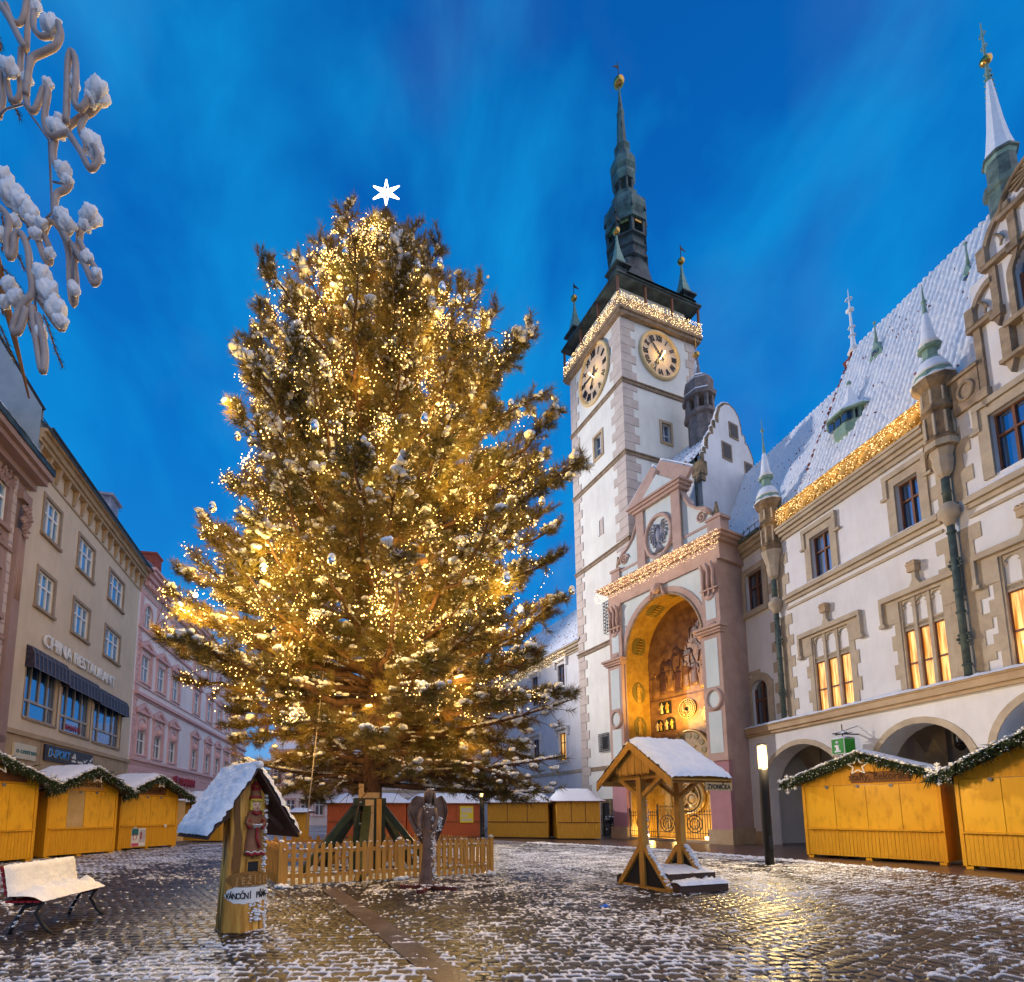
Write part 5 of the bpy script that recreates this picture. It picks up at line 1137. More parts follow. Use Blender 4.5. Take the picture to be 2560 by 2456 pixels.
M['turretgrey'] = rough_mat('grey_brown_shingle', (.15, .12, .11), (.30, .25, .23), scale=3, rough=.8, bump=.3); to = tt.build('roof_turret', 'turretgrey', cp); q = MB(); q.ball((3.7, 5.65, 33.0), .22, 10); q.bar((3.7, 5.65, 33.1), (3.7, 5.65, 34.3), .03, .03); q.build('gilded_ball', 'gold', to)
q = MB(); q.lathe([(1.08, 29.72), (.93, 29.9)], (3.7, 5.65, .01), 8, sm=False, rot=O8); q.lathe([(.9, 30.65), (.5, 31.2), (.2, 31.4)], (3.68, 5.62, .03), 8, sm=False, rot=O8); q.lathe([(.12, 31.4), (.16, 32.0), (.09, 32.5)], (3.66, 5.6, 0), 6); q.build('snow', 'snow', to)
# ------------------------------------------------------------------ white wing left of the tower
wg = thing('side_wing', 'plain white wing left of the clock tower, half hidden by the tree', 'building', (12.38, 33, 0), frame_rz(.3675, -1))
ww = [(-9.62, -8.62, 10.95, 13.6), (-9.66, -8.68, 5.7, 7.95), (-13.9, -12.85, 10.95, 13.6), (-13.9, -12.85, 5.7, 7.95), (-18.2, -17.1, 10.95, 13.6), (-18.2, -17.1, 5.7, 7.95)]
w = MB(); wall_with_holes(w, -26, -5.9, 0, 14.6, ww, .4, .3); w.build('wall', 'plaster_white', wg)
for i, h in enumerate(ww):
    def hd(mb, h=h):
        mb.box(h[0] - .42, h[1] + .42, .12, .42, h[3] + .3, h[3] + .5); mb.box(h[0] - .4, h[0] - .2, .2, .42, h[3] - .2, h[3] + .3); mb.box(h[1] + .2, h[1] + .4, .2, .42, h[3] - .2, h[3] + .3)
    casement(wg, h[0], h[1], h[2], h[3], .4, fr=.18, proud=.05, deep=.15, cols=2, rows=(.66,), surround='plaster_white', glass='litcurtain' if i == 1 else 'glass', hood=hd)
c_ = MB()
for z_, h_, o_ in ((14.05, .16, .1), (14.21, .16, .25), (14.37, .2, .42)): c_.box(-26, -5.95, .4 - o_, .42, z_, z_ + h_ - .002)
c_.box(-26, -5.95, -.16, .4, 14.565, 14.70); c_.box(-26, -6.1, .33, .42, 4.62, 4.86); c_.build('cornice', 'moulding', wg)
tile_roof('roof', wg, (-26, -.1, 14.62), (20.2, 0, 0), (0, 4.2, 5.2), 64, 13, seed=6, red=.07)
curtain_bulbs('fairy_light_curtain', wg, [(-26, -.15, 14.45), (-7.6, -.15, 14.45)], 60, .9, rad=.014, seed=18)
# ------------------------------------------------------------------ LEFT SIDE: three houses
M['beige'] = plaster('beige_plaster', (.66, .54, .40), (.56, .46, .34)); M['beigetrim'] = rough_mat('brown_window_trim', (.27, .20, .14), (.34, .26, .19), scale=2, rough=.85)
M['mauve'] = plaster('mauve_plaster', (.36, .25, .22), (.28, .19, .17)); M['mauvewall'] = plaster('pale_rustic_wall', (.56, .47, .45), (.47, .39, .37))
M['pinkwall'] = plaster('pale_pink_wall', (.84, .76, .75), (.76, .67, .66)); M['pinktrim'] = rough_mat('pink_trim', (.64, .38, .36), (.72, .46, .44), scale=2, rough=.85, bump=.1)
M['clad'] = rough_mat('stone_cladding', (.36, .25, .14), (.46, .33, .19), scale=1.5, rough=.6)
M['bluewall'] = rough_mat('blue_grey_sheet', (.22, .30, .38), (.28, .36, .44), scale=1, rough=.5)
CHB, CHR = (-20, 25.5, 0), frame_rz(-.23, 1)
cn = thing('beige_house', 'beige three storey house with restaurant letters and shop sign above the left stalls', 'house', CHB, CHR)
xs_ = [(-1.5, .3), (2.25, 4.4), (6.6, 9.2)]; ww = [(a + .12, b - .12, 15.22, 17.1) for a, b in xs_] + [(a + .12, b - .12, 11.52, 13.35) for a, b in xs_]
sh_ = [(-1.6, 1.55, 6.05, 9.2), (1.95, 5.6, 5.95, 9.1), (6.0, 10.4, 5.9, 9.0)]
w = MB(); wall_with_holes(w, -2.95, 12.15, 5.3, 19.2, ww + sh_, 0, .3); w.quad((-2.95, .3, 19.2), (-2.95, .3, 0), (-2.95, 10, 0), (-2.95, 10, 19.2)); w.quad((12.15, 0, 0), (12.15, 10, 0), (12.15, 10, 19.2), (12.15, 0, 19.2)); w.build('wall', 'beige', cn)
for h in ww: casement(cn, h[0], h[1], h[2], h[3], 0, fr=.17, proud=.06, deep=.1, cols=3, rows=(.63,), surround='beigetrim', sash='winwhite', glass='curtainblue', bw=.075)
for i, h in enumerate(sh_):
    f_ = MB(); f_.box(h[0] - .06, h[0], -.03, .02, h[2] - .1, h[3]); f_.box(h[1], h[1] + .06, -.03, .02, h[2] - .1, h[3]); f_.box(h[0], h[1], -.08, .1, h[2] - .12, h[2] - .002); fo = f_.build('shop_window', 'beigetrim', cn)
    g_ = MB(); g_.box(h[0], h[1], .2, .22, h[2], h[3]); g_.build('pane', 'glass', fo)
    s_ = MB(); zt = h[2] + .85; s_.box(h[0], h[1], .12, .19, zt - .06, zt + .06); s_.box(h[0], h[0] + .08, .12, .19, h[2], h[3]); s_.box(h[1] - .08, h[1], .12, .19, h[2], h[3]); s_.box(h[0], h[1], .12, .19, h[2], h[2] + .09)
    for k in range(1, 4): xx = h[0] + (h[1] - h[0]) * k / 4; s_.box(xx - .03, xx + .03, .125, .185, zt + .06, h[3])
    for k in range(1, 3): xx = h[0] + (h[1] - h[0]) * (.25 if k == 1 else .78); s_.box(xx - .05, xx + .05, .125, .185, h[2], zt - .06)
    M.setdefault('shopframe', rough_mat('grey_shop_frame', (.34, .30, .27), (.42, .38, .34), rough=.5)); s_.build('sash', 'shopframe', fo)
    a_ = MB(); zt = h[3] + .1; X0, X1 = h[0] - .15, h[1] + .15
    prof = [(0, zt + .12), (-.22, zt + .06), (-.36, zt - .2), (-.42, zt - .95)]
    for (ya, za), (yb, zb) in zip(prof[:-1], prof[1:]): a_.quad((X0, ya, za), (X1, ya, za), (X1, yb, zb), (X0, yb, zb))
    for xx in (X0, X1): a_.add([(xx, y, z) for y, z in prof] + [(xx, 0, zt - .95)], [[0, 1, 2, 3, 4]])
    nrib = 9
    for k in range(nrib + 1):
        xx = X0 + (X1 - X0) * k / nrib
        for (ya, za), (yb, zb) in zip(prof[:-1], prof[1:]): a_.bar((xx, ya - .01, za + .01), (xx, yb - .01, zb), .03, .03, 1)
    for ya, za in prof[1:]: a_.bar((X0, ya - .01, za), (X1, ya - .01, za), .03, .03, 1)
    M.setdefault('awning', rough_mat('dark_awning', (.022, .018, .035), (.06, .05, .075), rough=.5, scale=6)); M.setdefault('awnrib', rough_mat('awning_rib', (.16, .15, .18), rough=.5)); M.setdefault('shopframe', rough_mat('grey_shop_frame', (.34, .30, .27), (.42, .38, .34), rough=.5))
    a_.build('awning', ['awning', 'awnrib'], cn)
text_obj('restaurant_lettering', 'CHINA RESTAURANT', .92, 'white', cn, (3.95, -.12, 9.78), ext=.04, width=9.0, bold=.006)
text_obj('shop_sign_lettering', 'SHANGHAI', .4, 'red', cn, (3.75, .1, 6.15), ext=.01, width=1.8)
b_ = MB(); b_.box(-2.95, 12.15, -.05, .3, 0, 5.12); b_.box(-2.98, 12.2, -.16, .02, 5.12, 5.34)
for k in range(12): b_.box(-2.3 + k * 1.25, -2.28 + k * 1.25, -.055, -.049, 0, 5.1, m=1)
b_.build('ground_floor', ['clad', 'band'], cn)
M['signblack'] = rough_mat('dark_sign_panel', (.03, .027, .03), (.04, .035, .04), rough=.4); M['signcream'] = rough_mat('cream_sign', (.60, .55, .42), rough=.5)
M['blue'] = rough_mat('blue_letter', (.05, .30, .80), rough=.4); M['yellow'] = rough_mat('yellow_letter', (.75, .62, .03), rough=.4); M['teal'] = rough_mat('teal_letter', (.02, .16, .18), rough=.5)
b_ = MB(); b_.box(.45, 6.0, -.15, -.05, 4.2, 5.0); so_ = b_.build('shop_sign', 'signblack', cn)
text_obj('lettering', 'D-SPORT', .6, 'blue', so_, (1.8, -.185, 4.42), width=2.3, bold=.004, shear=.25); text_obj('lettering_edge', 'D-SPORT', .6, 'yellow', so_, (1.83, -.16, 4.40), width=2.36, bold=.010, shear=.25)
for s, x_ in (('adidas', 3.55), ('Reebok', 4.35), ('PUMA', 5.65)): text_obj('brand_word', s, .2, 'white', so_, (x_, -.16, 4.35), bold=.004)
b_ = MB()
for k in range(3): b_.prism([(3.32 + k * .17, 4.55), (3.45 + k * .17, 4.55), (3.40 + k * .13, 4.62 + k * .1), (3.31 + k * .13, 4.66 + k * .1)], -.165, -.15)
b_.prism([(4.78, 4.62), (4.84, 4.45), (4.95, 4.43), (5.3, 4.68), (4.95, 4.53), (4.87, 4.52)], -.165, -.15); b_.prism([(5.5, 4.6), (5.75, 4.72), (5.92, 4.85), (5.88, 4.7), (5.78, 4.62), (5.7, 4.54), (5.6, 4.6)], -.165, -.15); b_.build('brand_mark', 'white', so_)
b_ = MB(); b_.box(-2.2, -.35, -.14, -.05, 4.05, 4.75); so_ = b_.build('centre_sign', 'signcream', cn); text_obj('lettering', 'o centrum', .36, 'teal', so_, (-1.2, -.155, 4.3), width=1.7)
c_ = MB()
for z_, h_, o_ in ((18.0, .12, .06), (19.0, .2, .34), (19.2, .3, .46), (19.5, .16, .6)): c_.box(-2.95, 12.2, -o_, .3, z_, z_ + h_ - .002)
for k in range(16): xx = -2.6 + k * .98; c_.prism([(xx - .1, 0), (xx + .1, 0), (xx + .1, .001), (xx - .1, .001)], 0, 0) if False else c_.add([(xx - .08, -.02, 18.2), (xx + .08, -.02, 18.2), (xx + .08, -.3, 19.0), (xx - .08, -.3, 19.0), (xx - .08, -.10, 18.2), (xx + .08, -.10, 18.2), (xx - .08, -.02, 19.0), (xx + .08, -.02, 19.0)], [(0, 1, 5, 4), (4, 5, 2, 3), (0, 4, 3, 6), (1, 7, 2, 5)])
c_.build('cornice', 'clad', cn)
r_ = MB(); r_.quad((-2.95, -.78, 19.68), (12.3, -.78, 19.68), (12.3, 5, 24.2), (-2.95, 5, 24.2)); r_.quad((-2.95, 5, 24.2), (12.3, 5, 24.2), (12.3, 10.5, 19.5), (-2.95, 10.5, 19.5))
rfo = r_.build('roof', 'snow', cn); q = MB()
for k in range(120): q.bar((-2.8 + k * .126, -.35, 20.0), (-2.8 + k * .126, -.35, 20.18), .02, .02)
q.bar((-2.9, -.35, 20.17), (12.2, -.35, 20.17), .03, .03); q.box(-2.95, 12.3, -.86, -.78, 19.6, 19.72); q.build('snow_guard', 'iron', rfo)
q = MB(); q.add([(-2.97, -.3, 16.5), (-2.97, -.3, 20.6), (-2.97, 2.0, 24.3), (-2.97, 9, 24.3), (-2.97, 9, 16.5)], [[0, 1, 2, 3, 4]]); q.add([(-2.8, -.3, 16.5), (-2.8, -.3, 20.6), (-2.8, 2.0, 24.3), (-2.8, 9, 24.3), (-2.8, 9, 16.5)], [[4, 3, 2, 1, 0]]); q.bar((-2.88, -.32, 20.6), (-2.88, 2.0, 24.35), .22, .08, 1, up=(1, 0, 0)); q.build('party_wall', ['bluewall', 'iron'], cn)
q = MB(); q.box(8.6, 9.9, 1.0, 3.0, 20.5, 23.2); q.box(8.4, 10.1, .8, 3.2, 23.2, 23.35); q.build('roof_hatch', 'lead', cn)
# ornate house at the picture's edge
oh = thing('ornate_house', 'ornate mauve house with stucco pilaster at the left edge', 'house', CHB, CHR)
ww = [(-6.2, -4.3, 13.95, 15.7), (-6.2, -4.2, 10.05, 12.0), (-9.6, -7.6, 13.95, 15.7), (-9.6, -7.6, 10.05, 12.0), (-6.2, -4.2, 5.9, 8.0)]
w = MB(); wall_with_holes(w, -14, -3.0, 0, 17.2, ww, 0, .3); w.build('wall', 'mauve', oh)
q = MB()
for k in range(34): q.box(-3.95, -3.66, -.04, .01, 1.0 + k * .46, 1.42 + k * .46)
q.build('rustic_strip', 'mauvewall', oh)
for h in ww: casement(oh, h[0], h[1], h[2], h[3], 0, fr=.22, proud=.07, deep=.1, cols=2, rows=(.66,), surround='mauve', sash='winwhite', glass='curtainblue', bw=.09)
q = MB(); q.box(-3.62, -3.02, -.2, .02, .8, 14.2)
for k in range(3): q.tube([(-3.48 + k * .16, -.2, 11.0), (-3.48 + k * .16, -.2, 14.1)], .05, 6)
q.box(-3.7, -2.98, -.3, .02, 15.6, 16.0)
rr = np.random.default_rng(9)
for k in range(90): q.ball((-3.34 + rr.normal() * .14, -.24 - rr.random() * .14, 14.85 + rr.normal() * .34), rr.uniform(.05, .11), 6)
for k in range(120): q.ball((rr.uniform(-6.4, -4.0), -.05 - rr.random() * .04, 16.0 + rr.normal() * .2), rr.uniform(.04, .09), 6)
for h in ww[:3:2] + ww[1:2]:
    for k in range(24): q.ball((rr.uniform(h[0], h[1]), -.05, h[2] - .75 + rr.normal() * .12), rr.uniform(.03, .07), 5)
q.box(-14, -3.7, -.1, .02, 13.0, 13.15); q.box(-14, -3.7, -.12, .02, 9.0, 9.2); q.box(-14, -3.0, -.2, .02, 4.6, 4.9)
q.build('stucco', 'mauve', oh)
q = MB(); 
for z_, h_, o_ in ((16.5, .3, .3), (16.8, .25, .75), (17.05, .3, .95)): q.box(-14, -2.75, -o_, .3, z_, z_ + h_ - .002)
q.build('cornice', 'mauve', oh)
q = MB(); q.box(-14, -2.75, -1.02, -.9, 17.32, 17.62); q.quad((-14, -.95, 17.5), (-2.98, -.95, 17.5), (-2.98, 1.2, 20.4), (-14, 1.2, 20.4)); ro = q.build('roof', 'copperdark', oh); q = MB(); snow_cap(q, -14, -2.7, -1.05, -.85, 17.6, .06, nx=50); q.build('snow', 'snow', ro)
# pink house
PKB, PKR = (-22.8, 37.6, 0), frame_rz(-.161, 1)
pk = thing('pink_house', 'pink and white stucco house with red shop letters and pedimented windows', 'house', PKB, PKR)
X2 = [1.1, 4.35, 7.8, 14.0, 18.6, 22.6, 26.6, 30.6, 34.6]; W2 = 1.5
r2 = [(x, x + W2, 5.95, 7.75) for x in X2]; r3 = [(x - .1, x + W2 - .1, 11.5, 13.5) for x in X2]; r4 = [(x - .15, x + W2 - .3, 15.75, 17.55, 16.95) for x in X2]
dh = (13.7, 16.6, 0, 3.45, 2.7)
w = MB(); wall_with_holes(w, -.45, 38, 0, 20.4, r2 + r3 + r4 + [dh], 0, .3); w.build('wall', 'pinkwall', pk)
gf_ = MB(); 
for k in range(11):
    z_ = .9 + k * .42
    if z_ > 5.2: break
    for xa, xb in ((0, 13.4), (16.9, 38)): gf_.box(xa, xb, -.07, .01, z_, z_ + .39)
gf_.box(13.4, 16.9, -.07, .01, 3.85, 5.1); arch_ring(gf_, 13.7, 16.6, 2.7, 3.45, .3, -.08, .01, base=.0); gf_.box(0, 13.4, -.12, .01, 0, .86, m=1); gf_.box(16.9, 38, -.12, .01, 0, .86, m=1)
gf_.build('ground_floor', ['pinktrim', 'sandstone'], pk)
q = MB()
for z_, h_, o_ in ((5.2, .2, .1), (5.4, .22, .25), (10.15, .15, .1), (10.3, .25, .28), (11.1, .08, .1), (15.35, .25, .18), (18.1, .3, .08), (19.0, .2, .3), (19.2, .35, .6), (19.55, .3, .85), (19.85, .2, 1.0)): q.box(-.05, 38, -o_, .02, z_, z_ + h_ - .003)
for k in range(58): q.box(.1 + k * .65, .4 + k * .65, -.55, -.2, 18.65, 19.0)
for k in range(26): q.box(.05, .75 if k % 2 else .55, -.06, .02, 5.7 + k * .38, 6.03 + k * .38) if not (9.9 < 5.7 + k * .38 < 10.6) else None
for x in X2:
    q.box(x - 1.0, x - .5, -.06, .02, 15.6, 18.1)
q.build('stucco_trim', 'pinktrim', pk)
def ped(x0, x1, zt, base, tall):
    def f(mb):
        mb.box(x0 - .45, x0 - .18, -.12, .02, base, zt); mb.box(x1 + .18, x1 + .45, -.12, .02, base, zt); mb.box(x0 - .6, x1 + .6, -.3, .02, zt, zt + .16)
        c = (x0 + x1) / 2; mb.prism([(x0 - .4, zt + .163), (x1 + .4, zt + .163), (c, zt + .62)], -.08, .02)
        mb.bar((x0 - .66, -.14, zt + .2), (c, -.14, zt + .76), .3, .12, up=(0, 1, 0)); mb.bar((x1 + .66, -.14, zt + .2), (c, -.14, zt + .76), .3, .12, up=(0, 1, 0))
        if tall: arch_ring(mb, x0 + .08, x1 - .08, zt - 1.1, zt - .35, .12, -.1, .02); mb.ball((c, -.02, zt - .95), .35, 10)
    return f
for h in r2: casement(pk, h[0], h[1], h[2], h[3], 0, fr=.15, proud=.05, deep=.12, cols=2, rows=(.6,), surround='pinktrim', sash='winwhite', glass='glassdark', hood=ped(h[0], h[1], 9.0, 5.8, True), bw=.08)
for h in r3: casement(pk, h[0], h[1], h[2], h[3], 0, fr=.15, proud=.05, deep=.12, cols=2, rows=(.6,), surround='pinktrim', sash='winwhite', glass='curtainblue', hood=ped(h[0], h[1], 13.95, 11.3, False), bw=.08)
for h in r4:
    s_ = MB(); arch_ring(s_, h[0], h[1], h[4], h[3], .2, -.07, .02, base=h[2]); so_ = s_.build('arched_window', 'pinktrim', pk); s_ = MB(); s_.box(h[0], h[1], .14, .16, h[2], h[3]); s_.build('pane', 'curtainblue', so_)
    s_ = MB(); xm = (h[0] + h[1]) / 2; s_.box(xm - .05, xm + .05, .08, .13, h[2], h[3]); s_.box(h[0], h[1], .075, .125, 16.9, 17.0); s_.box(h[0], h[0] + .08, .08, .13, h[2], 17); s_.box(h[1] - .08, h[1], .08, .13, h[2], 17); s_.build('sash', 'winwhite', so_)
s_ = MB(); s_.box(13.7, 16.6, .28, .3, 0, 3.5); s_.build('lit_shopfront', emit_mat('shop_glow', (1, .62, .2), 1.3), pk)
s_ = MB(); 
for xx in (13.7, 15.1, 16.5): s_.box(xx, xx + .1, .12, .2, 0, 2.75)
s_.box(13.7, 16.6, .12, .2, 2.65, 2.78); s_.box(13.9, 16.4, .2, .24, .05, 1.1, m=1); s_.box(14.2, 15.0, .22, .27, 1.3, 2.1, m=1); s_.build('shop_door', ['winwood', 'red'], pk)
lt = text_obj('shop_lettering', 'R SSMANN', 1.0, 'red', pk, (11.9, -.2, 4.05), ext=.05, sx=1.28, bold=.03)
q = MB(); q.lathe([(.001, 0), (.46, 0), (.46, .1), (.001, .1)], (0, 0, 0), 20); q.v = [(9.65 + x * 1.1, -.15 - z, 4.42 + y) for x, y, z in q.v]; q.build('shop_logo', 'red', pk)
r_ = MB(); r_.quad((-.1, -.95, 20.05), (38, -.95, 20.05), (38, 5.5, 25.2), (-.1, 5.5, 25.2)); ro = r_.build('roof', 'snow', pk)
q = MB(); q.box(8.6, 10.0, 2.4, 3.8, 21, 25.2); q.box(8.5, 10.1, 2.3, 3.9, 25.2, 25.4); q.build('chimney', 'tile', pk)
q = MB(); q.box(9.5, 10.4, .5, 1.5, 21.2, 21.9, m=0); q.build('skylight', 'glassdark', ro)
an = MB(); an.bar((-.5, 2.6, 22), (-.5, 2.6, 25.2), .05, .05); an.bar((-1.6, 2.6, 24.9), (1.2, 2.6, 24.9), .04, .04)
for k in range(9): an.bar((-1.4 + k * .3, 2.2, 24.9), (-1.4 + k * .3, 3.0, 24.9), .025, .025)
tag(an.build('roof_antenna', 'iron', None, PKB, (0, 0, PKR)), 'thin rod antenna standing on the roof edge beside the pink house', 'antenna')
fl_ = thing('floodlight', 'bright white floodlight on the pink house shining through the tree', 'floodlight', (0, 0, 0))
FLP = (-23.5, 47.1, 21.8)
q = MB(); q.box(-.22, .22, -.12, .12, -.18, .18); q.bar((-.1, 0, -.15), (-.5, 0, -1.6), .1, .1); fl_.location = FLP; q.build('housing', 'black', fl_)
q = MB(); q.box(.12, .3, -.26, -.1, -.18, .18); q.ball((.2, -.25, 0), .24, 12); q.build('lamp_glass', emit_mat('floodlight_glow', (1, .93, .8), 40), fl_)
lamp('SPOT', 'floodlight_beam', None, (FLP[0] + .9, FLP[1] - .9, FLP[2] - .1), 56000, (1, .90, .84), .5, aim=(40, -30, -2), spot=R(75))
# ------------------------------------------------------------------ houses closing the square behind the tree
def far_house(name, lab, x0, x1, Y, h, wallm, trim, rows, n, roofh=3.2):
    t = thing(name, lab, 'house', (x0, Y, 0)); W_ = x1 - x0; holes = []
    for z0, z1 in rows:
        for k in range(n): xc = W_ * (k + .5) / n; holes.append((xc - .55, xc + .55, z0, z1))
    w = MB(); wall_with_holes(w, 0, W_, 0, h, holes, 0, .3); w.quad((0, 0, 0), (0, 9, 0), (0, 9, h), (0, 0, h)); w.quad((W_, 0, 0), (W_, 9, 0), (W_, 9, h), (W_, 0, h)); w.build('wall', wallm, t)
    for hh in holes: casement(t, *hh, 0, fr=.18, proud=.08, deep=.12, surround=trim, sash='winwhite', glass='glassdark', bw=.09)
    q = MB(); q.box(-.1, W_ + .1, -.5, .1, h - .3, h + .1); q.box(-.05, W_ + .05, -.15, .05, 4.0, 4.3); q.build('cornice', trim, t)
    q = MB(); q.quad((-.1, -.6, h + .1), (W_ + .1, -.6, h + .1), (W_ + .1, 4.5, h + roofh), (-.1, 4.5, h + roofh)); q.quad((-.1, 4.5, h + roofh), (W_ + .1, 4.5, h + roofh), (W_ + .1, 9, h), (-.1, 9, h)); q.build('roof', 'snow', t)
    return t
far_house('far_house', 'pale pink house closing the square left of the trunk', -22, -11.2, 66, 9.4, 'pinkwall', 'pinktrim', ((1.2, 3.2), (5, 7.3)), 6)
far_house('far_house', 'cream house closing the square behind the trunk and tree stand', -11.0, -1.5, 64, 8.6, 'pinkwall', 'moulding', ((1.2, 3.2), (4.9, 7.1)), 5)
far_house('far_house', 'white house closing the square right of the trunk behind drooping branches', -1.3, 7.2, 66, 9.6, 'plaster_white', 'moulding', ((1.2, 3.2), (5.2, 7.6)), 5)
fh = far_house('far_house', 'tall house with lit orange windows beside the white side wing', 7.4, 16, 62, 12.2, 'mauve', 'moulding', ((1.2, 3.2), (5.2, 7.6), (9, 11)), 4, roofh=4)
for c in list(fh.children):
    if c.name.startswith('window'):
        for q in c.children:
            if q.name.startswith('pane') and random.random() < .6: q.data.materials[0] = M['litcurtain']
# ------------------------------------------------------------------ MARKET STALLS
M['board'] = rough_mat('brown_sign_board', (.16, .06, .02), (.24, .10, .035), scale=3, rough=.6); M['boardpale'] = rough_mat('ochre_sign_board', (.50, .29, .10), (.58, .36, .14), scale=3, rough=.6)
M['ink'] = rough_mat('dark_brown_ink', (.05, .02, .012), rough=.6)
M['orange'] = wood_mat('orange_red_boards', (.40, .075, .02), (.52, .12, .035))
M['paleply'] = rough_mat('pale_replacement_ply', (.50, .33, .14), (.60, .42, .20), scale=2, rough=.5)
def star_frame(r, depth=.03, t=.028):
    m_ = MB(); P_ = []
    for k in range(10):
        a_ = R(90 + 36 * k); q = r if k % 2 == 0 else r * .42; P_.append((q * math.cos(a_), 0, q * math.sin(a_)))
    for k in range(10): m_.bar(P_[k], P_[(k + 1) % 10], t, t)
    return m_
def flake_frame(r):
    m_ = MB()
    for k in range(6):
        c, s = math.cos(R(60 * k + 90)), math.sin(R(60 * k + 90)); m_.bar((0, 0, 0), (r * c, 0, r * s), .032, .03)
        for q, ln in ((.45, .3), (.72, .24)):
            for d in (-50, 50): c2, s2 = math.cos(R(60 * k + 90 + d)), math.sin(R(60 * k + 90 + d)); m_.bar((r * q * c, 0, r * q * s), (r * (q * c + ln * c2), 0, r * (q * s + ln * s2)), .028, .028)
    return m_
STAR = FLAKE = None
def garland_mesh(pts, thick, drop, seed, dens=260):
    r = np.random.default_rng(seed); V, F, o = [], [], 0
    for pa, pb in zip(pts[:-1], pts[1:]):
        pa, pb = np.array(pa), np.array(pb); ln = np.linalg.norm(pb - pa)
        k = int(ln * dens)
        for _ in range(k):
            q = pa + (pb - pa) * r.random() + r.normal(0, .03, 3) * np.array([1, .8, 1]); 
            d = np.array([r.normal() * .5, r.normal() * .4 - .35, -1.1 + r.normal() * .55]); d /= np.linalg.norm(d)
            L_ = drop * r.uniform(.4, 1.15); sd_ = np.cross(d, r.normal(size=3)); sd_ = sd_ / np.linalg.norm(sd_) * thick * r.uniform(.5, 1)
            q = q + np.array([0, -.02, r.uniform(-.06, .04)])
            V += [q - sd_ * .6, q + d * L_ * .5 - sd_, q + d * L_, q + d * L_ * .5 + sd_]; F.append([o, o + 1, o + 2, o + 3]); o += 4
    return np.array(V), np.array(F)
